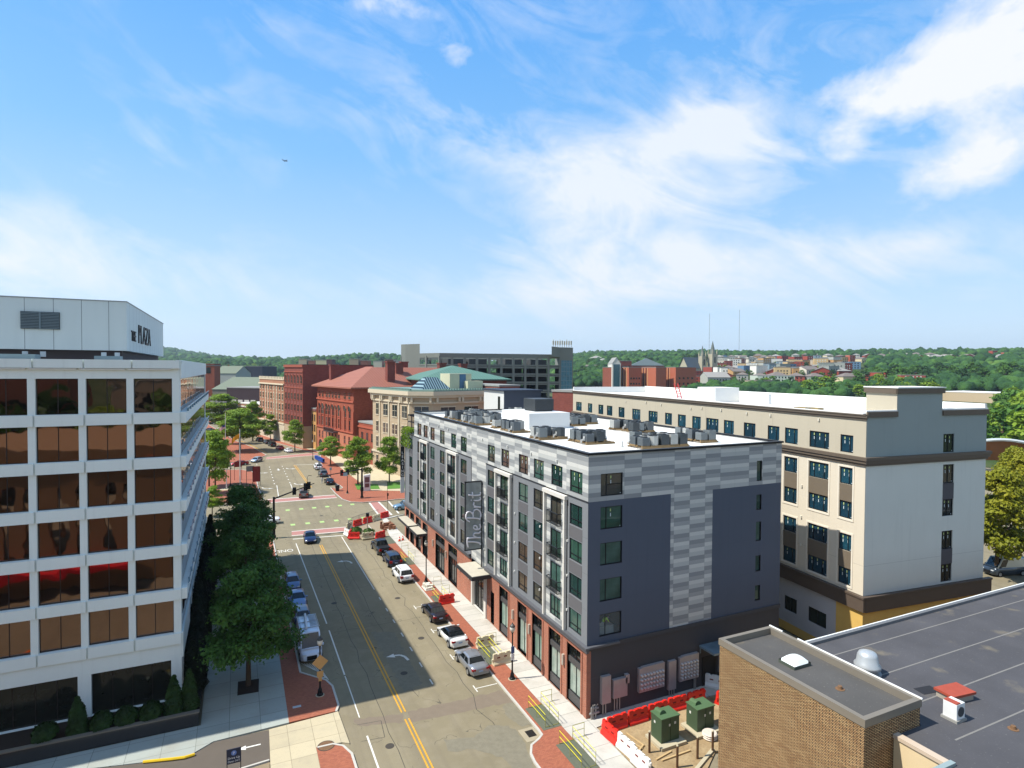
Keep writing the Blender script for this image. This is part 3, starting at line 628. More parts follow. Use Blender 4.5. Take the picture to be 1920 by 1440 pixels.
for i, (a, b) in enumerate(shops):
    u0, u1 = ws(a, b); z0 = .1
    f = MB(); w = u1-u0
    west.box(f, u0, u1, 3.3, 3.75, -.28, -.1)
    f.build('transom_panel', SPN, BR)
    if i < 5 and i != 3: f = MB(); west.box(f, u0, u1, .08, .85, -.28, -.12); z0 = .85; f.build('stall_riser', SPN, BR)
    nm = 'shop_door' if i == 3 or i > 5 else 'shop_window'
    cl = (.5,) if w < 2.3 else (.25, .5, .75)
    window(west, BR, u0+.02, u1-.02, 3.75, 4.83, out=-.25, cols=cl, fm=BLK, gm=GLD, name='transom_window', fr=.07)
    window(west, BR, u0+.02, u1-.02, z0, 3.3, out=-.25, cols=cl, rows=(.72,) if i > 4 else (), fm=BLK, gm=glass('shop_glass', ['8fa598', '6e8578', '7c9085', '9aa79c'], .05, warp=.02) if i < 5 else GLD, name=nm, fr=.08)
window(west, BR, *ws(18.55, 19.45), .08, 3.5, out=-.25, fm=BLK, gm=GLD, name='side_door', fr=.08)
# lobby box with its canopy
lf = MB(); LO = [(*ws(21.3, 24.75), .05, 4.5)]; west.wall(lf, *ws(20.6, 25.2), 0, 5.4, LO, depth=.35); west.box(lf, *ws(20.6, 21.2), 0, 5.0, 0, .16); west.box(lf, *ws(24.85, 25.2), 0, 4.9, 0, .12); lf.build('lobby_surround', WHP, BR)
window(west, BR, *ws(21.32, 24.73), .05, 4.48, out=-.3, cols=(.25, .5, .75), rows=(.58, .8), fm=BLK, gm=GLD, name='lobby_door', fr=.09)
cpy = MB(); cpy.box(-2.3, 19.3, 4.9, .1, 24.2+.0, 5.3); cpy.box(-2.2, 19.4, 5.3, .0, 24.1, 5.335, 1); cpy.build('canopy', [CHAR, mat('canopy_membrane', 'b3ac9b', .8, var=.18, scale=1.2)], BR)
# low canopies farther up the street
for a, b in ((43.2, 47.6), (48.2, 54.5)):
    c = MB(); c.box(-1.55, a, 3.35, -.02, b, 3.7); c.box(-1.5, a+.05, 3.7, -.06, b-.05, 3.73, 1); c.build('canopy', [CHAR, MC['canopy_membrane']], BR)
# wall lamps
for s_ in (3.55, 13.6, 9.95, 25.9, 29.2, 34.5, 40.2):
    a = MB(); west.box(a, *ws(s_-.11, s_+.11), 2.7, 3.6, 0, .2); a.build('wall_lamp', mat('lamp_housing', 'b9b2a4', .4, .3), BR)
vt = MB(); vt2 = MB()
for s_ in (3.1, 8.0, 13.4, 17.4, 21.4, 26.0, 34.4, 38.6): 
    for z in SL[:3]: vt = MB(); west.box(vt, *ws(s_-.07, s_+.07), z+1.3, z+1.48, 0, .09); vt.build('wall_vent', mat('vent_white', 'c9c9c4', .5), BR)
for s_ in (5, 9.9, 15.2, 22.0, 26.3, 33.9, 38.0, 42.2): vt2 = MB(); west.box(vt2, *ws(s_-.08, s_+.08), 19.6, 19.82, 0, .12); vt2.build('wall_vent', MC['vent_white'], BR)
# south face
so_ = Fac(0, 0, 0)
sw = [(1.15, 3.23, z, z+1.78) for z in (17.53, 14.88, 12.0, 9.1, 6.3)]
se = [(17.97, 18.6, z0, z1) for z0, z1 in ((17.5, 19.35), (14.85, 16.25), (12.0, 13.76), (9.2, 10.65), (6.5, 7.9))]
a, b = MB(), MB()
so_.wall(a, 0, BRW, 17.15, BRZ-.12, sw+se); so_.wall(a, 8.15, 12.75, 5.75, 17.15)
so_.wall(b, 0, 8.15, 5.75, 17.15, sw); b.build('south_charcoal_wall', seam_mat('charcoal_cladding_shaded', '4f5663', 3.66, 3.05, dk=.88), BR); b = MB(); so_.wall(b, 12.75, BRW, 5.75, 17.15, se)  # shaded-side copy of the charcoal cladding, blue shade put into its colour
a.build('south_panel_wall', PANEL, BR); b.build('south_charcoal_wall', bpy.data.materials['charcoal_cladding_shaded'], BR)
sbw = MB(); so_.wall(sbw, .34, BRW, 0, 5.4, ()); so_.box(sbw, 0, BRW, 5.4, 5.75, 0, .12); sbw.build('south_base_wall', DKB, BR)
pier = MB(); pier.box(-.06, -.06, 0, .34, .3, 5.32); pier.build('corner_pier', BRK, BR)
for i, o in enumerate(sw):
    if i == 4: continue
    window(so_, BR, *o, cols=(.28,), fm=BLK, gm=GLG, stick=1 if i < 2 else None, rows=((.5, .3, 1),) if i == 0 else ())
for o in se: window(so_, BR, *o, fm=BLK, gm=GLG)
# the one clear window with someone at work behind it
z0 = 6.3
window(so_, BR, *sw[4], cols=(.28,), fm=BLK, gm=None or (lambda: (lambda t: t.fin((.8, .9, .88), .02, 0, .5))(NT('clear_glass')))(), name='window')
MC_CG = bpy.data.materials['clear_glass']; MC_CG.node_tree.nodes['Principled BSDF'].inputs['Transmission Weight'].default_value = .9
MC_CG.node_tree.nodes['Principled BSDF'].inputs['IOR'].default_value = 1.02
rm = MB()
for q in ([(.6, .2, z0-.3), (4.2, .2, z0-.3), (4.2, 3.2, z0-.3), (.6, 3.2, z0-.3)], [(.6, 3.2, z0-.3), (4.2, 3.2, z0-.3), (4.2, 3.2, 8.4), (.6, 3.2, 8.4)], [(.6, .2, z0-.3), (.6, 3.2, z0-.3), (.6, 3.2, 8.4), (.6, .2, 8.4)], [(4.2, .2, z0-.3), (4.2, 3.2, z0-.3), (4.2, 3.2, 8.4), (4.2, .2, 8.4)]): rm.poly(q)
rm.build('room', mat('room_grey', '55524c', .9), BR)
# roof, parapet, coping
rf = MB(); rf.poly([(.25, .25, 20.45), (BRW-.25, .25, 20.45), (BRW-.25, BRL-.25, 20.45), (.25, BRL-.25, 20.45)]); rf.build('roof', ROOFW, BR)
pp = MB()
for x0, y0, x1, y1 in ((0, 0, BRW, .25), (0, BRL-.25, BRW, BRL), (0, .25, .25, BRL-.25), (BRW-.25, .25, BRW, BRL-.25)): pp.box(x0+.01, y0+.01, 20.3, x1-.01, y1-.01, BRZ-.1)
pp.build('parapet', mat('parapet_membrane', 'd0cfca', .7), BR)
cp = MB()
for x0, y0, x1, y1 in ((-.12, -.12, BRW+.12, .3), (-.12, BRL-.3, BRW+.12, BRL+.12), (-.12, .3, .3, BRL-.3), (BRW-.3, .3, BRW+.12, BRL-.3)): cp.box(x0, y0, BRZ-.14, x1, y1, BRZ+.02)
cp.build('coping', mat('black_coping', '17191d', .4, .3), BR)
bk = MB(); ea = Fac(BRW, 0, pi/2); ea.wall(bk, 0, 56, 0, BRZ-.12); nf = Fac(BRW, BRL, pi); nf.wall(bk, 0, BRW, 17.1, BRZ-.12); nf2 = Fac(BRW, 56, pi); nf2.wall(bk, 0, BRW, 0, 17.2); bk.build('rear_wall', PANEL, BR)
tr = MB(); tr.poly([(0, BRL, 17.15), (BRW, BRL, 17.15), (BRW, 56, 17.15), (0, 56, 17.15)]); tr.build('terrace', mat('terrace_deck', '8c8577', .9), BR)
ph = MB(); ph.box(6.3, 23.0, 20.45, 11.8, 31, 22.35); ph.build('roof_kerb_box', mat('white_upstand', 'cfd0cd', .6, var=.04), BR)
# stair tower on the rear wing
st = MB(); st.box(15.2, 50.3, 0, 22.0, 59.0, 23.9); st.build('stair_tower', mat('white_render', 'c2c3bf', .7, var=.04), BR)
s2 = MB(); s2.box(15.22, 50.1, 5, 22.05, 50.29, 24.1); s2.box(14.9, 49.9, 23.92, 22.3, 59.2, 24.15); s2.build('stair_tower_cladding', mat('navy_cladding', '2c3442', .6, var=.05), BR)
window(Fac(15.2, 59, -pi/2), BR, 6.4, 7.2, 20.8, 23, out=.03, fm=BLK, gm=GLD)
# pergola and hanging greenery on the terrace
pg = MB()
for x in (.2, 1.6, 3.0): 
    for y in (BRL+.5, BRL+2.4, BRL+4.6): pg.box(x, y, 17.15, x+.12, y+.12, 20.0)
for z in (18.0, 19.0, 20.0): 
    for x in (.2, 3.0): pg.box(x, BRL+.5, z, x+.1, BRL+4.72, z+.1)
    for y in (BRL+.5, BRL+2.4, BRL+4.6): pg.box(.2, y, z, 3.1, y+.1, z+.1)
for k in range(8): pg.box(.2, BRL+.5+k*.58, 20.1, 3.1, BRL+.56+k*.58, 20.2)
pg.build('pergola', mat('dark_steel', '2a2426', .5, .3), BR)
# blade sign
def blade():
    t = thing('blade_sign', 'tall smoked glass blade sign with stacked white script letters on the street front', 'sign', (24.86, 61.3, 0))
    a = MB(); a.box(-2.05, -.09, 7.5, -.2, .09, 15.0); a.build('panel', glass('smoked_acrylic', ['999f9d'], .12), t)
    f = MB()
    for x0, z0, x1, z1 in ((-2.12, 7.4, -.15, 7.52), (-2.12, 14.98, -.15, 15.1), (-2.12, 7.4, -2.02, 15.1)): f.box(x0, -.12, z0, x1, .12, z1)
    f.tube([(-.1, 0, 4.4), (-.1, 0, 15.0)], .07, 8)
    for z in (8, 11.3, 14.6): f.box(-.2, -.05, z, .02, .05, z+.12)
    f.build('frame', CHAR, t)
    m = mat('sign_letter_white', 'e6e3e8', .5)
    LT_ = {'t': [[(0, 1.5), (.5, 1.62), (1.05, 1.6)], [(.62, 1.6), (.52, .8), (.3, .1), (.1, .05)]], 'h': [[(1.0, 1.65), (.98, .8), (.9, 0)], [(.95, .45), (1.2, .85), (1.45, .72), (1.42, .2), (1.6, 0)]],
        'e': [[(1.8, .4), (2.2, .5), (2.25, .8), (1.98, .82), (1.82, .4), (1.98, .03), (2.4, .12)]], 'b': [[(3.2, 1.7), (3.1, .8), (2.95, 0)], [(2.75, 1.35), (3.1, 1.75), (3.7, 1.72), (3.85, 1.35), (3.55, .98), (3.15, .92)], [(3.15, .92), (3.8, .9), (4.02, .5), (3.7, .06), (3.2, 0), (2.85, .18)]],
        'r': [[(4.3, .85), (4.28, .4), (4.22, 0)], [(4.27, .45), (4.5, .85), (4.8, .82)]], 'i': [[(5.02, .85), (4.98, .3), (5.1, .02), (5.28, .1)], [(5.06, 1.14), (5.08, 1.2)]], 'x': [[(5.66, 1.5), (5.55, .7), (5.58, .1), (5.85, .05)], [(5.3, .98), (5.95, 1.04)]]}
    def smooth(P):
        if len(P) < 3: return P
        o = []
        for i in range(len(P)-1):
            p0, p1, p2, p3 = [Vector(P[max(0, min(len(P)-1, i+k))]) for k in (-1, 0, 1, 2)]
            for k in range(5): q = k/5; o.append(tuple(.5*((2*p1)+(p2-p0)*q+(2*p0-5*p1+4*p2-p3)*q*q+(3*p1-p0-3*p2+p3)*q**3)))
        return o+[P[-1]]
    for s_ in (-1, 1):
        for st in LT_.values():
            a = MB()
            for P in st: a.tube([(-.28-y*.98 if s_ < 0 else -1.95+y*.98, s_*.17, 7.8+x*1.03) for x, y in smooth(P)], .085, 6)
            a.build('letter', m, t, smooth=True)
blade()
tag_ = None
def leasing():
    t = thing('blade_banner', 'narrow vertical black and white banner on the far end of the grey building', 'banner', (24.8, 95.0, 0))
    a = MB(); a.box(-.75, -.06, 9.9, -.08, .06, 16.6); a.build('panel', mat('banner_black', '22252b', .6), t)
    b = MB(); b.box(-.75, -.06, 7.3, -.08, .06, 9.88); b.build('white_panel', mat('banner_white', 'd4d4d2', .6), t)
    textobj('\n'.join('NOW LEASING'), .6, mat('banner_letter', 'e4e2dc', .6), t, (-.41, -.08, 16.05), (pi/2, 0, 0), 'lettering', .01, align='CENTER', bold=.01)
    for i, w in enumerate(('(860)', '555', 'RENT')): pass
leasing()
# wall equipment by the yard: meters and cabinets
ME = mat('meter_metal', 'aaa3a1', .5, .3, var=.15, scale=2); MD = mat('meter_face', 'cfd0cf', .25, .2)
MTB = MB(); MTB.tube([(0, 0, 0), (0, -.15, 0)], .095, 10); MTB.tube([(0, -.15, 0), (0, -.17, 0)], .07, 8); MTM = MTB.mesh('meter', MD)
def meters(x0, z0, nx, nz, w=.31, h=.36):
    a = MB(); a.box(x0, -.28, z0, x0+nx*w+.1, -.002, z0+nz*h+.55); a.box(x0+.3, -.28, z0+nz*h+.55, x0+nx*w+.1, -.002, z0+nz*h+.62); o = a.build('meter_bank', ME, BR); b = MB()
    for i in range(nx):
        for k in range(nz):
            link('meter', MTM, o, (x0+.05+w*(i+.5), -.28, z0+.2+h*(k+.35)))
    for i in range(nx*2): b.box(x0+.1+i*w/2, -.3, z0+.02, x0+.17+i*w/2, -.28, z0+.09)
    b.build('breaker_row', MD, o)
meters(4.9, 1.05, 8, 4); meters(9.1, 1.05, 6, 5, .33, .3)
cab = MB(); cab.box(7.95, -.25, .55, 8.75, -.002, 3.0); cab.build('electrical_cabinet', ME, BR)
for x0, z0, w, h in ((1.25, .95, .85, 2.2), (2.35, 1.15, 1.35, 1.5), (3.55, 2.15, .35, .7), (13.6, .9, 1.0, 1.9), (15.1, 1.0, 1.4, 1.4)):
    c = MB(); c.box(x0, -.3, z0, x0+w, -.002, z0+h); c.build('electrical_cabinet', ME, BR)
pi_ = MB()
for x in (1.45, 1.7, 2.55, 2.8, 3.05, 8.1, 8.35, 8.6, 10.8, 10.95, 13.9, 14.2): pi_.tube([(x, -.15, 0), (x, -.15, 1.3)], .05, 6)
for x in (.3, .45, .7): pi_.tube([(x, -.25, 0), (x, -.25, .9), (x+.2, -.25, 1.1)], .06, 6)
pi_.tube([(.15, -.25, .45), (1.0, -.25, .45)], .09, 8); pi_.tube([(.55, -.25, .8), (.95, -.25, .8)], .07, 6)
pi_.build('conduit', mat('galvanised', '9b9a97', .45, .5), BR)
dc = MB(); dc.box(11.35, -1.9, 3.55, 14.3, -.1, 3.72); dc.tube([(11.5, -.1, 3.0), (11.5, -.1, 3.6)], .06, 6); dc.tube([(12.1, -1.85, 2.6), (12.1, -1.85, 3.6)], .04, 6); dc.build('door_canopy', glass('grey_canopy', ['6d7f88'], .25), BR)
dd = MB(); dd.box(11.8, -.06, 0, 13.3, -.002, 2.5); dd.build('service_door', mat('service_door', '1c1c1f', .6), BR)
nz_ = MB(); nz_.box(0, -.36, 5.62, 2.9, -.12, 5.78); nz_.build('cornice_return', mat('cornice_metal', '5f6064'), BR)
# ================================================================== white concrete office block
WC = seam_mat('white_concrete', 'd9dfda', 60, 60, dk=.8, var=.06); BZG = None
def bronze():
    t = NT('bronze_glass'); oi = t.n('ShaderNodeObjectInfo')
    nd = t.n('ShaderNodeTexNoise'); nd.inputs['Scale'].default_value = .55; nd.inputs['Detail'].default_value = 1
    va = t.n('ShaderNodeVectorMath', operation='ADD'); t.l(t.obj(), va.inputs[0]); sc = t.math('MULTIPLY', oi.outputs['Random'], 30.0)
    cx = t.n('ShaderNodeCombineXYZ'); t.l(sc, cx.inputs[0]); t.l(sc, cx.inputs[2]); t.l(cx.outputs[0], va.inputs[1]); t.l(va.outputs[0], nd.inputs['Vector'])
    t.bump(nd.outputs['Fac'], .09, .25)
    return t.fin(lin('77635a'), .03, 1.0, .5)
BZG = bronze(); BFR = mat('bronze_frame', '2b2320', .5, .3)
PZ = thing('office_building', 'white concrete office block with bronze mirrored windows and rooftop penthouse, left edge', 'building', (-4.2, 54, 0))
PL = 36.0; PE = 41.0
fr = Fac(-PL, 0, 0)
def fx(X): return X+4.2+PL               # world X to facade u
cols_ = [(-4.73-3.068*k-2.6, -4.73-3.068*k) for k in range(11)]
rows_ = [(23.97, 26.65), (20.42, 23.1), (16.87, 19.55), (13.32, 16.0), (9.77, 12.45), (6.22, 8.9)]
ops = [(fx(a), fx(b), z0, z1) for a, b in cols_ for z0, z1 in rows_]
lo = [(fx(-4.94-6.17*k-5.32), fx(-4.94-6.17*k), .85, 4.07) for k in range(5)]
a = MB(); fr.wall(a, 0, PL, 0, 27.9, ops+lo, depth=.32)
a.build('front_wall', WC, PZ)
for z0, z1 in [(27.45, 28.1)]+[(rows_[i+1][1]+.02, rows_[i][0]-.02) for i in range(5)]+[(5.35, 6.2)]:
    for k in range(12):
        sp = MB(); x1 = -4.73-3.068*k+.34+(.2 if k == 0 else 0); x0 = -4.73-3.068*(k+1)+.46
        fr.box(sp, max(.0, fx(x0)), fx(x1)-.0, z0, z1, 0, .16 if z1 < 28 else .3); sp.build('spandrel', WC, PZ)
for k in range(1, 12): rec = MB(); fr.box(rec, max(0, fx(-4.73-3.068*k+.34)), fx(-4.73-3.068*k+.46), 27.45, 28.05, 0, .12); rec.build('recess_panel', WC, PZ)
for k in range(0, 11): rec = MB(); fr.box(rec, max(0, fx(-4.73-3.068*k-2.95)), fx(-4.73-3.068*k-.05), 27.33, 27.42, 0, .2); rec.build('cornice_ledge', mat('bright_ledge', 'd9dad8', .6), PZ)
for o in ops: window(fr, PZ, *o, out=-.3, cols=(.5,), fm=BFR, gm=BZG, fr=.06, proud=.03)
for o in lo: window(fr, PZ, *o, out=-.3, cols=(.25, .5, .75), fm=BFR, gm=glass('lobby_glass', ['3a3b33', '34362f'], .05, warp=.04, metal=.55), fr=.06, proud=.03)
# east side: ribbon glazing with deep ledges
eaf = Fac(0, 0, pi/2)
wl_ = MB(); eaf.box(wl_, .02, 1.0, 0, 27.9, -.5, .0)
for i, (z0, z1) in enumerate([(26.65, 28.1)]+[(rows_[k+1][1], rows_[k][0]) for k in range(5)]+[(4.2, 6.22)]):
    eaf.box(wl_, .02, PE, z0, z1, -.6, .42 if 0 < i < 6 else .12)
eaf.wall(wl_, 1.0, PE-.9, 0, 4.2, [(3+6*k, 7.8+6*k, .8, 3.9) for k in range(6)]); eaf.box(wl_, PE-.9, PE, 0, 28, -.5, .02)
wl_.build('east_ledge', WC, PZ)
for z0, z1 in rows_:
    for k in range(8): window(eaf, PZ, 1.0+4.88*k, 5.88+4.88*k, z0, z1, out=-.05, cols=(.25, .5, .75), fm=mat('bronze_mullion', '8a7460', .4, .4), gm=BZG, fr=.07, proud=.008)
for k in range(6): window(eaf, PZ, 3+6*k, 7.8+6*k, .8, 3.9, out=-.1, cols=(.33, .66), fm=BFR, gm=MC['lobby_glass'])
gf = MB()
for i in range(5):
    z = rows_[i][0]-.02; gf.tube([eaf.P(.2, z+.35, .5), eaf.P(PE-1, z+.35, .5)], .04, 5)
    for k in range(14): gf.box(.4, 1.5+k*2.8, z-.0, .54, 1.62+k*2.8, z+.38)
gf.build('ledge_rail', glass('ledge_glass', ['6f93a6'], .15), PZ)
bb = MB(); bb.poly([(-PL, .1, 27.6), (0, .1, 27.6), (0, PE, 27.6), (-PL, PE, 27.6)]); bb.build('roof', mat('office_roof', '8c8d8a', .9, var=.1), PZ)
rb = MB(); Fac(0, PE, pi).wall(rb, 0, PL, 0, 28.1); Fac(-PL, PE, -pi/2).wall(rb, 0, PE, 0, 28.1); rb.build('rear_wall', WC, PZ)
fb = MB(); fb.box(-PL, .0, 27.85, .12, .3, 28.1); fb.box(-.3, .3, 27.85, .08, PE-.02, 28.14); fb.build('parapet', WC, PZ)
# penthouse
PC = mat('penthouse_panel', 'a9b1b5', .6, var=.05, scale=.4)
t = NT('penthouse_cladding'); v, u, z = t.wallvec(); fu = t.math('FRACT', t.math('DIVIDE', u, 1.9)); st = t.n('ShaderNodeMapping'); st.inputs['Scale'].default_value = (1.5, .15, 1); t.l(v, st.inputs['Vector'])
o_ = t.mix(t.noise(1.0, 5, st.outputs[0]), lin('d3dbd8'), lin('c4cdcb')); o_ = t.mix(t.math('LESS_THAN', fu, .02), o_, lin('6c7275')); PCM = t.fin(o_, .6, 0, .3)
p = MB(); p.box(-33, 6, 28.95, -4.4, 33.5, 33.1); p.build('penthouse', PCM, PZ)
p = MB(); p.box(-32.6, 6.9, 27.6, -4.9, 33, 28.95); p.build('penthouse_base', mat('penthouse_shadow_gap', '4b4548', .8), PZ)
p = MB(); p.box(-33.05, 5.95, 33.1, -4.35, 33.55, 33.18); p.build('penthouse_coping', mat('grey_metal', '8d9396', .5, .3), PZ)
lv = MB(); lv.box(-11.62, 5.9, 30.6, -9.05, 5.99, 32.0); louv = lv.build('louvre', mat('louvre_dark', '2c3438', .6), PZ); l2 = MB()
for k in range(11): l2.box(-11.6, 5.84, 30.63+k*.125, -9.07, 5.9, 30.7+k*.125)
l2.box(-10.4, 5.8, 30.6, -10.28, 5.9, 32.0); l2.build('slat', mat('louvre_slat', '6c7a80', .5, .2), louv)
LT = mat('black_letters', '16181b', .5)
textobj('PLAZA', 2.55, LT, PZ, (-4.36, 12.2, 29.85), (pi/2, 0, pi/2), 'lettering', .05, sx=1.15, bold=.0); textobj('THE', 1.35, LT, PZ, (-4.36, 8.2, 29.9), (pi/2, 0, pi/2), 'lettering', .05, bold=.0)
ac = MB(); ac.box(-12.0, .6, 27.6, -9.4, 2.0, 28.45); ac.box(-5.9, 1.4, 27.6, -4.2, 2.6, 28.4); ac.build('roof_cabinet', mat('roof_cabinet', '7f9297', .6), PZ)
ln = MB()
for x in (-10.6, -9.5, -5.6, -4.7): ln.box(x, 2.3, 28.3, x+.3, 2.6, 28.7)
ln.build('floodlight', mat('lamp_grey', 'b9bec0', .4), PZ)
def bush(r, h, n, m, name, cone=False, seed=1, fsz=.13, parent=None):
    rr = random.Random(seed); a = MB()
    for i in range(n):
        th = rr.uniform(0, 2*pi); z = rr.random()
        if cone: rad = r*(1-z**1.8)*.95+.06; zz = z*h
        else: el = math.asin(rr.uniform(-.3, 1)); rad = r*cos(el); zz = h*.42+h*.55*sin(el)
        rad *= 1+.18*noise.noise(Vector((cos(th)*2, sin(th)*2, zz*1.3)))+rr.uniform(-.12, .06)
        p = Vector((rad*cos(th), rad*sin(th), zz)); d = Vector((cos(th), sin(th), rr.uniform(-.2, 1.1))).normalized()
        q = d.cross(Vector((rr.uniform(-1, 1), rr.uniform(-1, 1), rr.uniform(-1, 1)))).normalized(); w = d.cross(q)
        s_ = fsz*rr.uniform(.6, 1.5); d2 = d*rr.uniform(-.4, .6)*s_
        a.poly([p-q*s_-w*s_*.5, p+q*s_-w*s_*.6+d2, p+q*s_*.7+w*s_*.8, p-q*s_*.8+w*s_*.6+d2])
    if cone: a.lathe([(r*.8, .0), (r*.86, h*.3), (r*.62, h*.65), (r*.12, h*.93)], 9)
    else: a.lathe([(r*.5, .0), (r*.82, h*.35), (r*.7, h*.65), (r*.2, h*.9)], 9)
    return a.mesh(name, m)
def leafmat(name, c1, c2, c3, sc=.6, rnd=.0):
    t = NT(name); o = t.obj(); n1 = t.noise(sc, 4, o); n2 = t.noise(sc*7, 3, o)
    c = t.ramp(n1, [(.3, lin(c1)), (.5, lin(c2)), (.7, lin(c3))]); c = t.mix(t.math('MULTIPLY', n2, .5), c, lin(c1))
    if rnd:
        oi = t.n('ShaderNodeObjectInfo'); c = t.mix(t.math('MULTIPLY', oi.outputs['Random'], rnd), c, lin(c3))
    m = t.fin(c, .6, 0, .25); t.b.inputs['Subsurface Weight'].default_value = 0
    tr = t.n('ShaderNodeBsdfTranslucent'); t.l(c, tr.inputs['Color']); mx = t.n('ShaderNodeMixShader'); mx.inputs[0].default_value = .3
    o2 = [n for n in t.t.nodes if n.type == 'OUTPUT_MATERIAL'][0]; t.l(t.b.outputs[0], mx.inputs[1]); t.l(tr.outputs[0], mx.inputs[2]); t.l(mx.outputs[0], o2.inputs[0])
    return m
EVG = leafmat('evergreen', '1c3012', '2c4518', '3c5a20', 1.2)
def shrub(kind, x, y, z, r, h, label, group, seed):
    t = thing('conical_shrub' if kind else 'round_shrub', label, 'shrub', (x, y, z), group=group)
    link('foliage', bush(r, h, 900 if kind else 600, EVG, 'foliage', kind, seed), t)
    a = MB(); a.tube([(0, 0, -.05), (0, 0, .4)], .05, 6); a.build('stem', mat('bark', '4a3b2c', .9, var=.3), t)
PW_ = thing('planter_wall', 'polished dark granite planter wall in front of the office block', 'planter', (-4.2, 54, 0))
a = MB(); a.box(-PL, -3.15, 0, 1.35, -2.85, 1.0); a.box(1.05, -2.85, 0, 1.35, 40, .55); a.build('granite_wall', mat('polished_granite', '2d2b2b', .12, 0, spec=.7, var=.2, scale=12), PW_)
a = MB(); a.box(-PL, -3.2, 1.0, 1.4, -2.8, 1.08); a.build('coping', mat('granite_coping', '6f675c', .5), PW_)
a = MB(); a.poly([(-PL, -2.85, .8), (1.05, -2.85, .8), (1.05, 0, .8), (-PL, 0, .8)]); a.poly([(.0, 0, .45), (1.05, 0, .45), (1.05, 40, .45), (0, 40, .45)]); a.build('soil', SOIL, PW_)
shrub(True, -10.7, 51.9, .8, .62, 2.6, 'tall clipped evergreen between the two ground floor windows of the office block', 'clipped evergreens', 1)
shrub(True, -4.6, 51.9, .8, .6, 2.9, 'tall clipped evergreen right of the last ground floor window', 'clipped evergreens', 2)
shrub(True, -3.55, 52.2, .8, .62, 3.0, 'lighter clipped evergreen on the outer planter corner', 'clipped evergreens', 3)
for i, (x, l) in enumerate(((-12.6, 'round clipped bush left of the evergreen between the office windows'), (-9.2, 'round clipped bush just right of the evergreen between the office windows'), (-7.7, 'round clipped bush under the middle of the right office window'), (-6.1, 'round clipped bush nearest the planter corner'))):
    shrub(False, x, 51.8, .8, .72, 1.25, l, 'round clipped bushes', 10+i)
HG = bush(.95, 5.4, 1500, leafmat('dark_yew', '0c150b', '121f0e', '1a2b13', 1.2), 'foliage', True, 40, .2)
for i in range(14):
    t = thing('columnar_evergreen', 'dark columnar evergreen in the row along the side of the office block', 'evergreen', (-3.55, 56.5+2.75*i, .4), group='dark evergreens along the office side')
    o = link('foliage', HG, t); o.rotation_euler = (0, 0, i*1.3); t.scale = (1, 1.25, (1.25-.05*(i % 3))*(1 if i > 1 else .62))
# ================================================================== cream building with brown bands
BG = thing('apartment_block', 'cream and grey six storey block with brown bands and taped windows behind the grey building', 'building', (51.9, 35.2, 0), -.10166)
CRU = seam_mat('taupe_render', 'b0a793', 11.5, 60, var=.035); CRL = seam_mat('cream_render', 'cbc1ae', 11.5, 9.68, var=.035, dk=.6); BRN = mat('brown_band', '5e5347', .6, var=.06); BRP = mat('brown_infill', '6a5f50', .7, var=.06); GRY = seam_mat('grey_render', '8c9693', 60, 60, var=.04); GRL = seam_mat('light_grey_render', 'cbcdc4', 60, 9.68, var=.04, dk=.6)
BGL = glass('blue_film_glass', ['1a4150', '17394a', '1e4858', '16323f'], .06, warp=.03)
LG = 63.0
bw = Fac(0, LG, -pi/2)
def bs(a, b): return (LG-b, LG-a)
top = [(59.2, 61.6), (54.9, 56.6), (50.7, 52.5), (47.5, 49.4), (43.5, 45.4), (38.7, 41.1), (34.0, 36.4), (30.4, 32.1), (27.2, 29.0), (24.0, 25.8), (20.5, 22.9), (17.7, 19.5), (14.1, 16.0), (10.5, 12.2), (7.95, 9.7), (4.05, 6.43), (1.35, 2.75)]
o1 = [(*bs(a, b), 19.9, 21.55) for a, b in top]
zl = [(16.9, 18.47), (13.67, 15.3), (10.6, 12.17), (7.38, 8.98)]
lc = [(a, b) for a, b in top if a not in (10.5, 14.1)]+[(12.2, 14.4)]
o2 = [(*bs(a, b), z0, z1) for a, b in lc for z0, z1 in zl]; inf = [(*bs(a, b), z0, z1) for a, b in lc for z0, z1 in ((15.3, 16.9), (8.98, 10.6))]
a = MB(); bw.wall(a, 0, LG, 19.65, 23.45, o1); a.build('upper_wall', CRU, BG)
a = MB(); bw.wall(a, 0, LG, 6.95, 18.95, o2, depth=.14); a.build('cream_wall', CRL, BG)
for o in inf: a = MB(); bw.box(a, o[0]+.02, o[1]-.02, o[2], o[3], 0, .03); a.build('brown_infill', BRP, BG)
for a_, b_ in lc:
    for z0, z1 in ((13.67, 18.47), (7.38, 12.17)):
        sur = MB(); u0, u1 = bs(a_, b_)
        bw.box(sur, u0-.2, u0-.04, z0-.2, z1+.2, 0, .05); bw.box(sur, u1+.04, u1+.2, z0-.2, z1+.2, 0, .05); bw.box(sur, u0-.04, u1+.04, z0-.2, z0-.04, 0, .05); bw.box(sur, u0-.04, u1+.04, z1+.04, z1+.2, 0, .05); sur.build('window_surround', mat('cream_trim', 'd3cab9', .8), BG)
for o in o1+o2:
    w = o[1]-o[0]; window(bw, BG, *o, cols=(.7,) if w < 2 else (.25, .75), fm=BLK, gm=BGL, stick=2 if w < 2 else 3, fr=.07)
sfc = Fac(0, 0, 0); SLN = 16.0
a = MB(); sfc.wall(a, 0, SLN, 19.65, 23.95, [(9.95, 11.42, 19.75, 21.55)]); sfc.wall(a, 3.75, 9.7, 23.95, 26.0); a.build('south_grey_wall', GRY, BG)
so2 = [(10.0, 11.5, z0, z1) for z0, z1 in ((16.75, 18.58), (13.54, 15.2), (10.32, 12.1), (7.1, 8.85))]
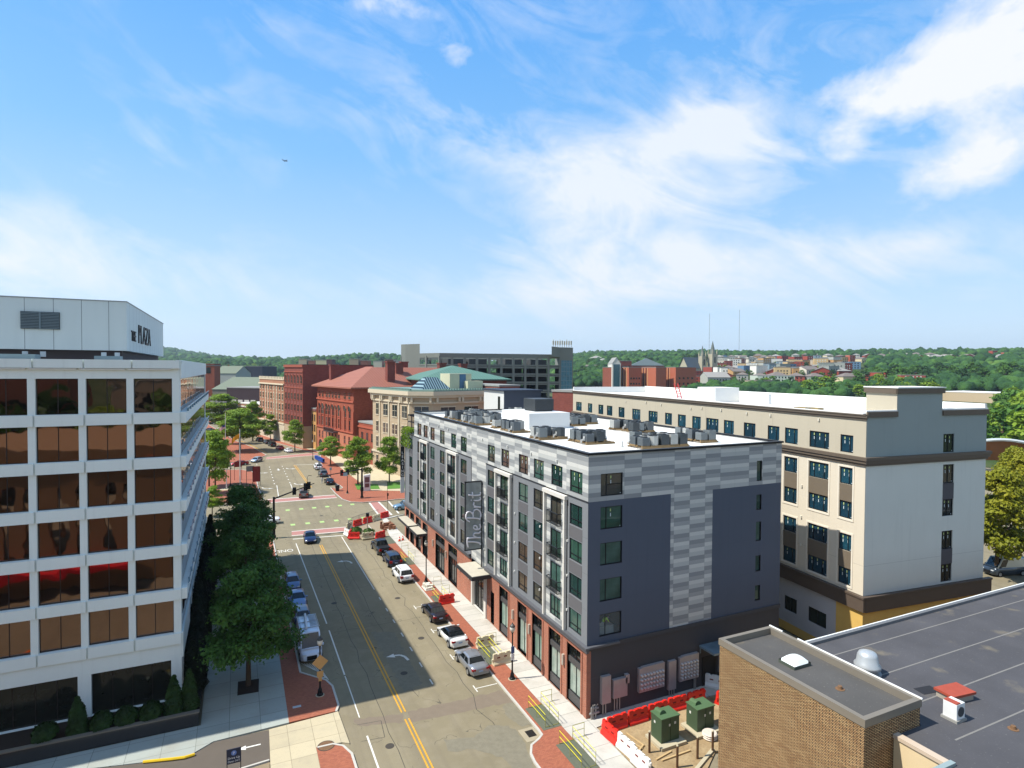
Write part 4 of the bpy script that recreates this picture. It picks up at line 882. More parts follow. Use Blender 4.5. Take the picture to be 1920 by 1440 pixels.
a = MB(); sfc.wall(a, 0, SLN, 6.95, 19.0, so2); a.build('south_light_wall', GRL, BG)
a = MB(); sfc.box(a, 10.0, 11.5, 15.2, 16.75, -.1, .02); a.build('grey_infill', mat('grey_infill', '4d4b4e', .7), BG); a = MB(); sfc.box(a, 10.0, 11.5, 8.85, 10.32, -.1, .02); a.build('grey_infill', mat('grey_infill', '4d4b4e', .7), BG)
for o in so2+[(9.95, 11.42, 19.75, 21.55)]: window(sfc, BG, *o, cols=(.5,), fm=BLK, gm=glass('dark_film_glass', ['1a2422', '202a26'], .06, warp=.03), fr=.07, stick=2)
band = MB()
for z0, z1, d in ((18.9, 19.12, .14), (19.12, 19.4, .26), (19.4, 19.7, .36)):
    bw.box(band, 0, LG+d, z0, z1, 0, d); sfc.box(band, 0, SLN+d, z0, z1, 0, d)
for z0, z1, d in ((23.1, 23.3, .1), (23.3, 23.52, .2)): bw.box(band, 0, LG+d-.001, z0, z1, 0, d)
bw.box(band, 0, LG+.1, 23.52, 23.62, -.2, .26)
for u0, u1 in ((0, 3.75), (9.7, SLN)): sfc.box(band, u0, u1+(.15 if u1 > 10 else 0), 23.35, 23.85, 0, .15)
sfc.box(band, 3.6, 9.85, 25.5, 25.95, 0, .16); band.box(3.6, -.15, 25.5, 3.76, 3.4, 25.95)
band.build('brown_band', BRN, BG)
a = MB(); a.box(3.77, .02, 23.3, 9.68, 3.25, 25.98); a.build('tower_wall', CRU, BG)
a = MB(); a.box(3.6, -.2, 26.0, 9.9, 3.45, 26.1); a.build('tower_coping', ROOFW, BG)
a = MB(); a.poly([(0, .1, 23.2), (SLN, .1, 23.2), (SLN, LG, 23.2), (0, LG, 23.2)]); a.build('roof', ROOFW, BG)
a = MB(); a.box(-.1, .3, 23.62, .3, LG, 23.7); a.box(SLN-.3, 0, 23.2, SLN, LG, 24.4); a.box(0, LG-.3, 23.2, SLN, LG, 24.3); a.box(9.7, -.05, 23.86, SLN+.1, .3, 24.0); a.box(-.05, -.05, 23.86, 3.75, .3, 23.98)
a.box(5.0, 27.6, 23.2, 9.0, 31.5, 25.2); a.box(9, 22, 23.2, 9.5, 27.5, 24.5); a.build('parapet', ROOFW, BG)
ld = thing('roof_ladder', 'red ladder propped against the white roof access box', 'ladder', (55.2+4.2*.3, 66.5, 23.2), -.1)
a = MB(); a.tube([(-.25, -1.2, 0), (-.25, 0, 2.5)], .07, 6); a.tube([(.35, -1.2, 0), (.35, 0, 2.5)], .07, 6); [a.tube([(-.25, -1.2+.17*k, .35*k+.02), (.35, -1.2+.17*k, .35*k+.02)], .05, 5) for k in range(1, 7)]; a.build('rail', mat('red_ladder', 'b03a3a', .6), ld)
pb = MB()
for k in range(5): pb.box(1.2+k*.9, 10+.5*(k % 2), 23.22, 2.0+k*.9, 11.6, 23.4+.1*(k % 3))
pb.build('roof_material', mat('roof_debris', '8d7c55', .9, var=.3), BG)
# lower storeys, overhanging brown band, ochre base
a = MB(); bw.box(a, 0, LG+.3, 5.55, 6.85, 0, .3); sfc.box(a, 0, SLN+.8, 5.5, 6.85, 0, .32); bw.box(a, 0, LG+.36, 6.75, 6.93, 0, .38); sfc.box(a, 0, SLN+.86, 6.75, 6.93, 0, .38); a.build('brown_fascia', mat('dark_brown_fascia', '54483e', .6), BG)
a = MB(); bw.wall(a, 0, LG-2.9, .9, 5.55, [(*bs(b0, b1), 2.2, 3.7) for b0, b1 in ((4.0, 6.2), (7.7, 9.4), (11, 13), (15, 17))]); a.build('ground_floor_wall', mat('grey_plaster', 'a9a9ac', .8, var=.05), BG)
for b0, b1 in ((4.0, 6.2), (7.7, 9.4), (11, 13), (15, 17)): window(bw, BG, *bs(b0, b1), 2.2, 3.7, cols=(.5,), fm=BLK, gm=MC['dark_film_glass'])
a = MB(); bw.wall(a, LG-2.9, LG, 0, 5.55); sfc.wall(a, 0, SLN, 0, 5.5); bw.wall(a, 0, LG-2.9, 0, .9); a.build('ochre_wall', mat('ochre_sheathing', 'c7a45a', .8, var=.1), BG)
a = MB(); Fac(SLN, 0, pi/2).wall(a, 0, LG, 0, 23.9); Fac(SLN, LG, pi).wall(a, 0, SLN, 0, 24.2); a.build('rear_wall', GRY, BG)
for s_, z in ((5.2, 22.6), (11.7, 22.55), (15.4, 22.5), (19.9, 22.6), (23.7, 22.6), (26, 22.4), (33, 22.5), (37, 22.6), (43, 22.4), (7.2, 18.9), (7.2, 15.6), (7.2, 12.4), (7.2, 9.5)): vt = MB(); bw.box(vt, *bs(s_, s_+.16), z, z+.26, 0, .12); vt.build('wall_vent', mat('vent_cream', 'c9c3b4', .6), BG)
# ================================================================== near brick building with dark roofs
BK = thing('brick_building', 'tan brick building with flat dark roofs in the near right corner', 'building', (24.9, 16.7, 0))
TB = bricks('tan_brick', 'd9b581', 'b58c5e', '1f1711', .34, .0745, .0235, big=.1)
TW, TL, TH = 3.95, 8.6, 12.25
def roofmat(name, base, dust):
    t = NT(name); o = t.obj(); c = t.mix(t.ramp(t.noise(.35, 6, o), [(.4, 0.0), (.7, 1.0)]), lin(base), tuple(x*1.25 for x in lin(base)))
    c = t.mix(t.ramp(t.noise(.45, 6, o), [(.6, 0.0), (.72, .4)]), c, lin(dust)); c = t.mix(t.ramp(t.noise(9, 4, o), [(.62, 0.0), (.75, .35)]), c, lin('8f8b84'))
    t.bump(t.noise(6, 4, o), .15, .02); return t.fin(c, .85, 0, .3)
RFM = roofmat('dark_roof_membrane', '474648', '8d8167'); RFB = roofmat('tower_roof_membrane', '4c4a47', '9b8a68')
a = MB()
for f_, L in ((Fac(0, TL, -pi/2), TL), (Fac(0, 0, 0), TW), (Fac(TW, 0, pi/2), TL), (Fac(TW, TL, pi), TW)): f_.wall(a, 0, L, 0, TH-.12)
a.build('tower_wall', TB, BK)
a = MB(); a.poly([(.2, .2, TH-.35), (TW-.2, .2, TH-.35), (TW-.2, TL-.2, TH-.35), (.2, TL-.2, TH-.35)]); a.build('tower_roof', RFB, BK)
a = MB()
for x0, y0, x1, y1 in ((-.05, -.05, TW+.05, .2), (-.05, TL-.2, TW+.05, TL+.05), (-.05, .2, .2, TL-.2), (TW-.2, .2, TW+.05, TL-.2)): a.box(x0, y0, TH-.36, x1, y1, TH, 0)
a.box(TW-.0, -.07, TH-.02, TW+.08, TL*.78, TH+.05, 1); a.box(TW-.0, TL*.9, TH-.02, TW+.08, TL+.07, TH+.05, 1); a.build('coping', [mat('grey_coping', '7f776a', .5, .2, var=.1), mat('white_coping', 'dcdcd6', .5)], BK)
MH = 11.0
a = MB(); a.prism([(2.24, -.02), (2.24, -2.25), (.4, -2.25), (.4, -9), (60, -9), (60, TL-.7), (TW+.1, TL-.7), (TW+.1, -.02)], 4, MH, 0); a.build('main_roof', RFM, BK)
a = MB()
for y in (6.35, 3.75, 1.25, -1.3, -3.9): a.poly([(TW+.3, y-.09, MH+.004), (58, y-.09, MH+.004), (58, y-.01, MH+.004), (TW+.3, y-.01, MH+.004)])
a.build('roof_seam', mat('roof_seam', '77746e', .8, var=.2, scale=3), BK)
a = MB(); a.box(TW+.15, TL-.95, MH-.3, 60, TL-.68, MH+.17); a.build('roof_edge', mat('roof_edge_grey', '6a6b6c', .6, .1), BK)
a = MB(); a.box(TW+.1, TL-.75, MH+.15, 60, TL-.66, MH+.21)
a.build('edge_strip', mat('white_coping', 'dcdcd6'), BK)
a = MB(); a.box(2.0, -2.25, 0, 2.22, -.03, 10.95); a.build('stucco_wall', mat('cream_stucco', 'cdb892', .8, var=.08), BK); a = MB(); a.box(1.93, -2.3, 10.95, 2.3, -.03, 11.12); a.build('wall_coping', mat('pink_coping', 'b9a792', .6), BK); a = MB(); a.box(.3, -2.4, 10.9, 2.35, -2.18, 11.14); a.build('gutter', mat('gutter_grey', '9aa8a4', .4, .3), BK)
a = MB(); Fac(TW, TL-.42, 0); a.box(TW+.1, TL-.7, 0, 60, TL-.69, MH-.2); a.build('north_wall', TB, BK)
def on_roof(name, label, cat, x, y, z): return thing(name, label, cat, (x, y, z))
t = on_roof('skylight', 'white domed skylight on the brick tower roof', 'skylight', *G(1490, 1243, TH-.3), TH-.35)
a = MB(); a.box(-.62, -.5, 0, .62, .5, .18); a.build('frame', mat('skylight_curb', '4a5147', .6), t); a = MB(); N = 6
for i in range(N):
    for j in range(N):
        def hh(p, q): return .18+.26*(1-(2*p/N-1)**2)**.5*(1-(2*q/N-1)**2)**.5
        q = [(i, j), (i+1, j), (i+1, j+1), (i, j+1)]; a.poly([(-.62+1.24*p/N, -.5+1.0*r_/N, hh(p, r_)) for p, r_ in q])
a.build('dome', mat('acrylic_white', 'd9dedb', .25), t, smooth=True)
x, y = G(1626, 1262, MH); t = on_roof('roof_ventilator', 'silver mushroom shaped exhaust fan on the dark roof', 'roof fan', x, y, MH)
a = MB(); a.lathe([(.68, 0), (.68, .12), (.5, .14), (.5, .3)], 20); a.build('curb', mat('galvanised', '9b9a97'), t); a = MB(); a.lathe([(.52, .3), (.66, .36), (.66, .5), (.55, .62), (.5, 1.0), (.42, 1.15), (.2, 1.24), (.01, 1.25)], 24); a.build('hood', mat('spun_aluminium', 'b9bcbb', .35, .4), t, smooth=True)
x, y = G(1790, 1308, MH); t = on_roof('roof_hatch', 'rusty red rectangular roof hatch', 'roof hatch', x, y, MH); t.rotation_euler = (0, 0, -.12)
a = MB(); a.box(-.72, -.42, 0, .72, .42, .3); a.build('curb', mat('hatch_curb', '9a9183', .7), t); a = MB(); a.box(-.8, -.5, .3, .8, .5, .42); a.build('lid', mat('hatch_red', '9c4632', .6, var=.2, scale=3), t)
x, y = G(1788, 1347, MH); t = on_roof('heat_pump', 'small white air conditioner with a red cap beside the roof hatch', 'air conditioner', x, y, MH)
a = MB(); a.box(-.32, -.3, .12, .32, .3, .85); a.build('case', mat('case_white', 'd6d6d2', .5), t); b = MB(); b.tube([(0, -.302, .48), (0, -.33, .48)], .23, 16); b.build('fan_grille', mat('dark_grille', '3b3f42', .6), t)
b = MB(); b.box(-.3, -.28, .85, .0, .28, .9); b.build('cap', mat('hatch_red', '9c4632'), t); b = MB(); b.box(-.4, -.36, 0, .4, .36, .12); b.build('pad', mat('pad_grey', '8c8a84', .9), t)
b = MB(); b.tube([(.34, .1, .5), (.6, .1, .45), (.62, .1, .08), (1.1, .2, .06)], .05, 6); b.build('hose', mat('hose_white', 'c9c7c0', .6), t)
for px, py, z, l in ((1575, 1292, TH-.35, 'rusty drain stub on the brick tower roof'), (1900, 1367, MH, 'rusty drain stub on the main dark roof')):
    x, y = G(px, py, z); t = on_roof('roof_drain', l, 'roof drain', x, y, z); a = MB(); a.lathe([(.22, 0), (.22, .02), (.12, .03), (.1, .16), (.02, .17)], 12); a.build('dome', mat('rusty_iron', '7d5f44'), t)
x, y = G(1738, 1294, MH); a = MB(); a.box(-.55, -.3, 0, .55, .3, .012); o = a.build('roof_mat', mat('rubber_mat', '25262a', .9), None, loc=(x, y, MH+.003)); tag(o, 'flat black rubber mat left of the red roof hatch', 'mat'); o.rotation_euler = (0, 0, -.15)
# the low tan building behind the viewpoint, seen mirrored in the bronze glass
RB = thing('concrete_building', 'tan concrete building with narrow slots and a red awning, opposite the office block', 'building', (-66, -10, 0))
a = MB(); nf = Fac(58, 30, pi); slots = [(4+5.2*k, 4.8+5.2*k, 4, 13) for k in range(9)]+[(6.2+5.2*k, 7.0+5.2*k, 4, 13) for k in range(9)]
nf.wall(a, 0, 58, 0, 15.5, slots, depth=1.0); nf.wall(a, 0, 58, 15.5, 17.5, (), out=0); Fac(58, 0, pi/2).wall(a, 0, 30, 0, 17.5); Fac(0, 30, -pi/2).wall(a, 0, 30, 0, 17.5); a.poly([(0, 0, 17.3), (58, 0, 17.3), (58, 30, 17.3), (0, 30, 17.3)]); a.build('wall', mat('tan_concrete', '9a7d5a', .8, var=.15, scale=.3), RB)
a = MB(); nf.box(a, 0, 58, 15.5, 15.9, 0, .4); a.build('cornice', mat('rust_band', '8f5a3c', .8), RB)
a = MB(); nf.box(a, 4, 54, 2.9, 3.1, .1, 2.3); nf.box(a, 4, 54, 2.4, 3.0, 2.2, 2.4); a.build('awning', mat('red_awning', 'd1202a', .6), RB)
a = MB(); a.tube([(-30, 39.5, .4), (-14, 39.5, .4)], .12, 6); [a.tube([(x, 39.5, -.13), (x, 39.5, 1.2)], .12, 6) for x in (-30, -22, -14)]; o = a.build('pipe_rail', mat('orange_pipe', 'e0701e', .5), None); tag(o, 'orange pipe rail beside the driveway, mirrored in the office windows', 'rail')
# ================================================================== vehicles
TYRE = mat('tyre_rubber', '16161a', .8); RIM = mat('alloy_rim', 'a9abad', .35, .7); WELL = mat('wheel_well', '0b0b0c', .9)
CGL = None
def cglass():
    t = NT('car_glass'); return t.fin(lin('0d1214'), .04, 0, .7)
CGL = cglass(); HL = mat('headlamp', 'd5d9dc', .15, .2, var=.02); TLt = mat('tail_lamp', '8d1414', .25, var=.05); PLT = mat('licence_plate', '8fa6c4', .5, var=.02)
def paint(name, c, metal=.25, rough=.28):
    if name in MC: return MC[name]
    t = NT(name); m = t.fin(lin(c), rough, metal, .5); t.b.inputs['Coat Weight'].default_value = .6; t.b.inputs['Coat Roughness'].default_value = .08; MC[name] = m; return m
KIND = {  # L, W, H, belt, hood front z, hood rear z, deck z, glasshouse y: base front, roof front, roof rear, base rear ; wheel radius, wheelbase
 'sedan': (4.75, 1.84, 1.44, .93, .70, .93, 1.0, 1.0, .28, -.95, -1.62, .33, 2.78),
 'coupe': (4.7, 1.9, 1.40, .93, .64, .92, 1.06, 1.15, .25, -.75, -1.95, .35, 2.85),
 'hatch': (4.25, 1.78, 1.5, .95, .72, .96, 1.02, 1.1, .45, -1.45, -1.98, .32, 2.6),
 'suv': (4.75, 1.9, 1.72, 1.08, .88, 1.1, 1.12, 1.0, .42, -1.8, -2.2, .36, 2.8),
 'pickup': (5.5, 1.95, 1.85, 1.12, 1.0, 1.15, 1.12, 1.1, .55, -.75, -1.05, .39, 3.4),
 'van': (5.6, 2.0, 2.45, 1.25, 1.0, 1.25, 1.25, 2.1, 1.35, -2.7, -2.76, .36, 3.6),
}
def car(kind, name, label, cat, x, y, rz, col, roof=None, group=None, plate=True, rails=False, detail=1):
    L, Wd, H, belt, hz0, hz1, dk, g1, g2, g3, g4, wr, wb = KIND[kind]; w = Wd/2; f = L/2
    t = thing(name, label, cat, (x, y, -.125), rz, group)
    m = paint('paint_'+col, col, .0 if col in ('dcdcd8', 'e2e3e4', 'c8d2e2') else .45)
    st = [(-f, .42, dk-.22, w*.80), (-f+.06, .3, dk-.08, w*.88), (-f+.35, .22, dk, w*.96), (-wb/2-.35, .2, dk+.01, w*.985), (g4+.1, .2, max(dk, belt)+.01, w), (0, .2, belt, w), (g1-.05, .2, max(hz1, belt)+.0, w), (g1+.25, .2, hz1-.01, w*.99), (wb/2+.3, .22, (hz0*.45+hz1*.55), w*.97), (f-.3, .25, hz0+.04, w*.92), (f-.08, .3, hz0-.08, w*.82), (f, .4, hz0-.22, w*.72)]
    a = MB(); rings = []
    for yy, zb, zt, hw in st:
        zm = zb+(zt-zb)*.5
        pr = [(0, zb), (hw*.85, zb), (hw*.97, zb+.12), (hw, zm), (hw*.985, zt-.13), (hw*.9, zt-.02), (hw*.55, zt+.02), (0, zt+.03)]
        pr = pr+[(-px, pz) for px, pz in pr[-2:0:-1]]
        rings.append([a.av((px, yy, pz)) for px, pz in pr])
    n = len(rings[0])
    for A, B in zip(rings, rings[1:]):
        for k in range(n): a.f.append([A[k], B[k], B[(k+1) % n], A[(k+1) % n]]); a.mi.append(0)
    a.f.append(rings[0]); a.mi.append(0); a.f.append(rings[-1][::-1]); a.mi.append(0)
    # glasshouse hull in body colour
    gw, rw = w*.93, w*.72 if kind != 'van' else w*.86
    if kind == 'suv': rw = w*.78
    def ring(yb, yt, zt_, off=0.0):
        P = []
        for s_ in (-1, 1): pass
        return [(-gw, yb, belt-.04), (-rw-.02, yt, zt_-.07), (-rw*.8, yt, zt_), (0, yt, zt_+.035), (rw*.8, yt, zt_), (rw+.02, yt, zt_-.07), (gw, yb, belt-.04)]
    hull = MB(); R1 = ring(g1, g2, H-.03); R2 = ring((g1+g4)/2, (g2+g3)/2, H); R3 = ring(g4, g3, H-.05)
    ids = [[hull.av(p) for p in R_] for R_ in (R1, R2, R3)]
    for A, B in zip(ids, ids[1:]):
        for k in range(6): hull.f.append([A[k], A[k+1], B[k+1], B[k]]); hull.mi.append(0)
    hull.f.append(ids[0][::-1]); hull.f.append(ids[2]); hull.mi += [0, 0]
    a2 = a.build('body', m, t, smooth=True)
    me = a2.data; bm = bmesh.new(); bm.from_mesh(me); bmesh.ops.recalc_face_normals(bm, faces=bm.faces); bm.to_mesh(me); bm.free()
    o = hull.build('roof', paint('paint_'+(roof or col), roof or col), t)
    bm = bmesh.new(); bm.from_mesh(o.data); bmesh.ops.recalc_face_normals(bm, faces=bm.faces); bm.to_mesh(o.data); bm.free()
    def pane(nm, q, push):
        g = MB(); q = [Vector(p) for p in q]; nn = (q[1]-q[0]).cross(q[2]-q[0]).normalized(); c = sum(q, Vector())/len(q)
        if nn.dot(c-Vector((0, (g2+g3)/2, belt))) < 0: nn = -nn; q = q[::-1]
        g.poly([p+nn*push for p in q]); return g.build(nm, CGL, t)
    def lp(A, B, k): return tuple(A[i]*(1-k)+B[i]*k for i in range(3))
    fb, ft = (gw*.92, g1, belt), (rw*.84, g2, H-.05)
    pane('windscreen', [(-fb[0], g1, belt), (fb[0], g1, belt), lp(fb, ft, .95), (-lp(fb, ft, .95)[0], lp(fb, ft, .95)[1], lp(fb, ft, .95)[2])], .02)
    rb, rt = (gw*.9, g4, belt), (rw*.84, g3, H-.08)
    if kind == 'van': pane('rear_window', [(-.7, g4, 1.35), (.7, g4, 1.35), (.65, g4+.05, 2.1), (-.65, g4+.05, 2.1)], .03)
    else: pane('rear_window', [(-lp(rb, rt, .08)[0], *lp(rb, rt, .08)[1:]), lp(rb, rt, .08), lp(rb, rt, .93), (-lp(rb, rt, .93)[0], *lp(rb, rt, .93)[1:])], .02)
    for s_ in (-1, 1):
        def sp(k, h):
            yb = g1+(g4-g1)*k; yt = g2+(g3-g2)*k; return (s_*(gw+(rw+.02-gw)*h), yb+(yt-yb)*h, (belt-.04)+(H-.1-belt+.04)*h)
        segs = [(.06, .48), (.53, .9)] if kind != 'van' else [(.03, .24)]
        for k0, k1 in segs: pane('side_window', [sp(k0, .1), sp(k1, .1), sp(k1, .93), sp(k0, .93)], .012)
    for s_ in (-1, 1):
        for yy in (wb/2, -wb/2):
            wmb = MB(); wmb.tube([(s_*(w-.22), yy, wr), (s_*(w+.012), yy, wr)], wr, 18); wo = wmb.build('wheel', TYRE, t)
            rm_ = MB(); rm_.tube([(s_*(w-.05), yy, wr), (s_*(w+.022), yy, wr)], wr*.66, 14); rm_.build('rim', RIM, wo)
            if detail:
                ar = MB(); pts = [(s_*(w+.004), yy+cos(q)*(wr+.05), wr+sin(q)*(wr+.05)) for q in [pi*k/9 for k in range(10)]]
                ar.tube(pts, .035, 4); ar.build('wheel_arch', WELL, t)
    zl = hz0-.13
    for s_ in (-1, 1):
        h = MB(); x0, x1 = sorted((s_*w*.50, s_*w*.84)); h.box(x0, f-.24, zl-.07, x1, f-.02 if kind != 'coupe' else f-.05, zl+.06); h.build('headlight', HL, t)
        h = MB(); x0, x1 = sorted((s_*w*.55, s_*w*.93)); zz = dk-.2 if kind not in ('suv', 'van', 'pickup') else dk-.28; h.box(x0, -f-.015, zz-.08, x1, -f+.2, zz+.08 if kind in ('sedan', 'coupe', 'hatch') else zz+.22); h.build('taillight', TLt, t)
        h = MB(); x0, x1 = sorted((s_*(w*.93), s_*(w+.17))); h.box(x0, g1-.35, belt-.02, x1, g1-.2, belt+.13); h.build('wing_mirror', m, t)
    h = MB(); h.box(-w*.45, f-.06, .38, w*.45, f+.012, zl-.09); h.build('grille', WELL, t)
    h = MB(); h.box(-.2, -f-.022, dk-.42, .2, -f+.1, dk-.28); h.build('licence_plate', PLT, t)
    h = MB(); h.box(-w*.8, -f-.03, .34, w*.8, -f+.15, .5); h.build('bumper', mat('bumper_grey', '3a3b3d', .5) if kind in ('suv', 'pickup', 'van') else m, t)
    if rails:
        h = MB(); [h.tube([(s_*rw*.86, g2-.1, H+.05), (s_*rw*.86, g3+.1, H+.05)], .03, 5) for s_ in (-1, 1)]; h.build('roof_rail', WELL, t)
    if kind == 'pickup':
        h = MB(); h.box(-w*.84, -f+.12, dk-.02, w*.84, g4-.1, dk+.06); h.build('bed_cover', mat('black_vinyl', '141416', .6), t)
    return t
RG = 'cars parked along the kerb by the grey building'; LGp = 'vehicles parked along the kerb by the office block'
car('sedan', 'parked_car', 'silver sedan parked nearest the viewer by the right kerb', 'car', 19.62, 51.0, .02, '8e9196', group=RG)
car('coupe', 'parked_car', 'white car with a black glass roof parked ahead of the silver sedan', 'car', 19.75, 56.8, .03, 'dcdcd8', roof='14161a', group=RG)
car('sedan', 'parked_car', 'dark maroon sedan parked by the red barrier', 'car', 19.85, 63.2, .02, '2c2126', group=RG)
t_w = car('suv', 'parked_car', 'white SUV with roof rails parked at the right kerb', 'car', 19.65, 76.5, .02, 'e2e3e4', group=RG, rails=True)
car('suv', 'parked_car', 'navy blue SUV parked between the white SUV and the black pickup', 'car', 19.8, 83.0, .02, '1c2742', group=RG)
car('pickup', 'parked_car', 'black pickup truck parked by the red and white barriers', 'pickup truck', 19.6, 89.4, .04, '1b1d20', group=RG)
car('hatch', 'parked_car', 'blue grey car farthest up the left kerb, half under the trees', 'car', 6.15, 79.2, pi, '55678a', group=LGp)
car('sedan', 'parked_car', 'blue grey sedan second from the far end of the left kerb', 'car', 6.25, 73.2, pi, '66779b', group=LGp)
car('hatch', 'parked_car', 'dark blue hatchback right behind the white van', 'car', 6.25, 67.4, pi, '4b5770', group=LGp)
v = car('van', 'parked_van', 'white work van with pipe carrier on its roof under the left trees', 'van', 6.2, 60.3, pi, 'c8d2e2', group=LGp)
h = MB()
for k in range(9): h.box(-.85, -2.6+k*.32, 2.5, -.15, -2.5+k*.32, 2.56)
for yy in (-2.5, -1.0, .4): h.box(-.95, yy, 2.48, .95, yy+.06, 2.56)
h.tube([(-.9, -2.6, 2.56), (-.9, .6, 2.56)], .03, 5); h.tube([(.9, -2.6, 2.56), (.9, .6, 2.56)], .03, 5); h.build('roof_rack', RIM, v); h = MB(); h.tube([(.1, -2.6, 2.66), (.3, .8, 2.66)], .12, 8); h.build('pipe_tube', mat('pvc_white', 'c6cbd0', .5), v)
car('sedan', 'driving_car', 'navy blue sedan driving towards the viewer over the near crosswalk line', 'car', 10.45, 99.4, pi-.06, '1e2a50')
car('suv', 'driving_car', 'bronze SUV waiting on the far crosswalk', 'car', 12.9, 134.4, -.12, '6f6258')
NG = 'cars parked along the far kerb'
car('suv', 'parked_car', 'white SUV parked beside the row of blue bins', 'car', 20.0, 169.8, .03, 'e2e3e4', group=NG)
car('suv', 'parked_car', 'grey SUV parked behind the white one across the junction', 'car', 19.85, 158.4, .02, '6e747a', group=NG)
car('coupe', 'parked_car', 'black open sports car nearest the far junction corner', 'car', 19.9, 147.0, .02, '1b1c1f', group=NG)
car('suv', 'driving_car', 'pale blue car waiting in the side street by the grey building', 'car', 30.0, 114.5, pi/2, '7fa3bd')
car('hatch', 'driving_car', 'pale silver blue hatchback turning by the flagpole corner', 'car', 5.0, 190.0, 2.6, 'a9bccb')
car('coupe', 'driving_car', 'red sports car passing behind the flagpoles', 'car', .4, 185.0, pi/2+.1, '8f1420')
FG = 'cars parked on the far street'
for k, (kd, x, y, c, l) in enumerate((('sedan', 15.1, 207.9, 'e2e3e4', 'white sedan first in the far row past the blue bins'), ('sedan', 13.0, 216.4, '9b1522', 'red car in the far row behind the white sedan'), ('suv', 11.0, 226.0, '22252b', 'black SUV in the far row behind the red car'), ('sedan', 9.6, 234.5, '1c1f24', 'black sedan in the far row under the trees'), ('suv', 7.4, 243, '2a2d31', 'dark SUV last in the far row'))):
    car(kd, 'parked_car', l, 'car', x, y, .22, c, group=FG, detail=0)
for px, py, kd, c, rz, l in ((391, 793, 'sedan', '7a1a24', .9, 'dark red car parked in the far left street'), (399, 795, 'suv', '17191c', .9, 'black SUV beside the dark red car, far left'), (392, 808, 'sedan', '23272c', .9, 'black car at the far left behind the low wall'), (418, 805, 'sedan', 'd6d8da', 1.0, 'white car under the far left trees'), (390, 824, 'hatch', '9cc0d8', .9, 'light blue car at the far left'), (386, 833, 'sedan', 'cfd6dc', .9, 'pale car next to the light blue one, far left')):
    x, y = G(px, py); car(kd, 'parked_car', l, 'car', x, y, rz, c, group='cars in the far left street', detail=0)
x, y = G(545, 975); car('sedan', 'driving_car', 'white car half hidden by the left trees at the junction', 'car', 4.4, 113.2, pi/2, 'e2e3e4')
x, y = G(1888, 1082); vn = car('van', 'parked_van', 'dark van parked beyond the cream block, right edge', 'van', x+1.5, y+1, 1.3, '38434f', roof='b9bdb6')
# ================================================================== barriers, ramps, posts
def barrier_mesh():
    a = MB(); P = [(-.28, 0), (.28, 0), (.28, .16), (.13, .38), (.1, .98), (-.1, .98), (-.13, .38), (-.28, .16)]
    L_ = .88; A = [a.av((-L_, p[0], p[1])) for p in P]; B = [a.av((L_, p[0], p[1])) for p in P]; n = len(P)
    for k in range(n): a.f.append([A[k], B[k], B[(k+1) % n], A[(k+1) % n]]); a.mi.append(0)
    a.f.append(A[::-1]); a.f.append(B); a.mi += [0, 0]
    a.box(-.62, -.16, .42, -.1, .16, .5); a.box(.1, -.16, .42, .62, .16, .5); a.box(-.86, -.09, .98, -.5, .09, 1.06); a.box(-.3, -.09, .98, .3, .09, 1.05); a.box(.5, -.09, .98, .86, .09, 1.06)
    a.box(.86, -.07, .15, 1.0, .07, .35); a.box(.86, -.07, .7, 1.0, .07, .9); a.box(-1.0, -.07, .4, -.86, .07, .6)
    return a
slots_ = MB()
for s_ in (-1, 1):
    for x0 in (-.5, .22): slots_.box(x0, s_*.125-.012, .62, x0+.3, s_*.125+.012, .72)
cap_ = MB(); cap_.tube([(0, 0, 1.05), (0, 0, 1.09)], .06, 8)
BM = {}
def barrier(x, y, rz, c, label, z=.0):
    if c not in BM:
        m = mat('plastic_red', 'd2281c', .45, var=.12, scale=2) if c == 'red' else mat('plastic_white', 'd9d8d2', .5, var=.08, scale=2) if c == 'white' else mat('plastic_cream', 'c9bf9f', .55, var=.12, scale=2)
        BM[c] = (barrier_mesh().mesh('body', m), slots_.mesh('fork_slot', mat('slot_dark', '6d1511' if c == 'red' else '8d8a80', .8)), cap_.mesh('fill_cap', m))
    t = thing('plastic_barrier', label, 'barrier', (x, y, z), rz, group='water filled barriers')
    b = link('body', BM[c][0], t); link('fork_slot', BM[c][1], t); link('fill_cap', BM[c][2], t)
R_ = 'red barrier '
barrier(25.15, 36.4, -1.5, 'red', R_+'at the left corner of the dirt yard, set across the walk')
barrier(26.3, 37.25, .05, 'red', R_+'first along the yard walk, beside the corner one'); barrier(28.3, 37.3, .02, 'red', R_+'second along the yard walk, just left of the first green transformer')
barrier(30.3, 37.35, .03, 'red', R_+'third along the yard walk, behind the first green transformer'); barrier(32.3, 37.4, -.02, 'red', R_+'fourth along the yard walk, between the two green transformers')
barrier(34.3, 37.4, .02, 'red', R_+'fifth along the yard walk, behind the second green transformer'); barrier(36.6, 36.8, .3, 'red', R_+'at the far end of the yard walk against the brick wall')
barrier(25.3, 34.6, -1.5, 'white', 'white barrier touching the red corner barrier of the dirt yard'); barrier(25.25, 32.8, -1.52, 'white', 'white barrier at the lower edge of the picture along the dirt yard')
barrier(37.6, 38.6, -.9, 'white', 'white barrier in the shade behind the yard, by the cabinets'); barrier(39.0, 37.6, -.7, 'white', 'sunlit white barrier next to the shaded one behind the brick wall')
barrier(22.2, 53.9, .05, 'cream', 'cream barrier across the far end of the ramp beside the white car'); barrier(22.3, 50.1, .08, 'cream', 'cream barrier across the near end of the ramp beside the silver sedan')
barrier(22.2, 65.8, .05, 'red', R_+'standing alone across the pavement by the maroon sedan')
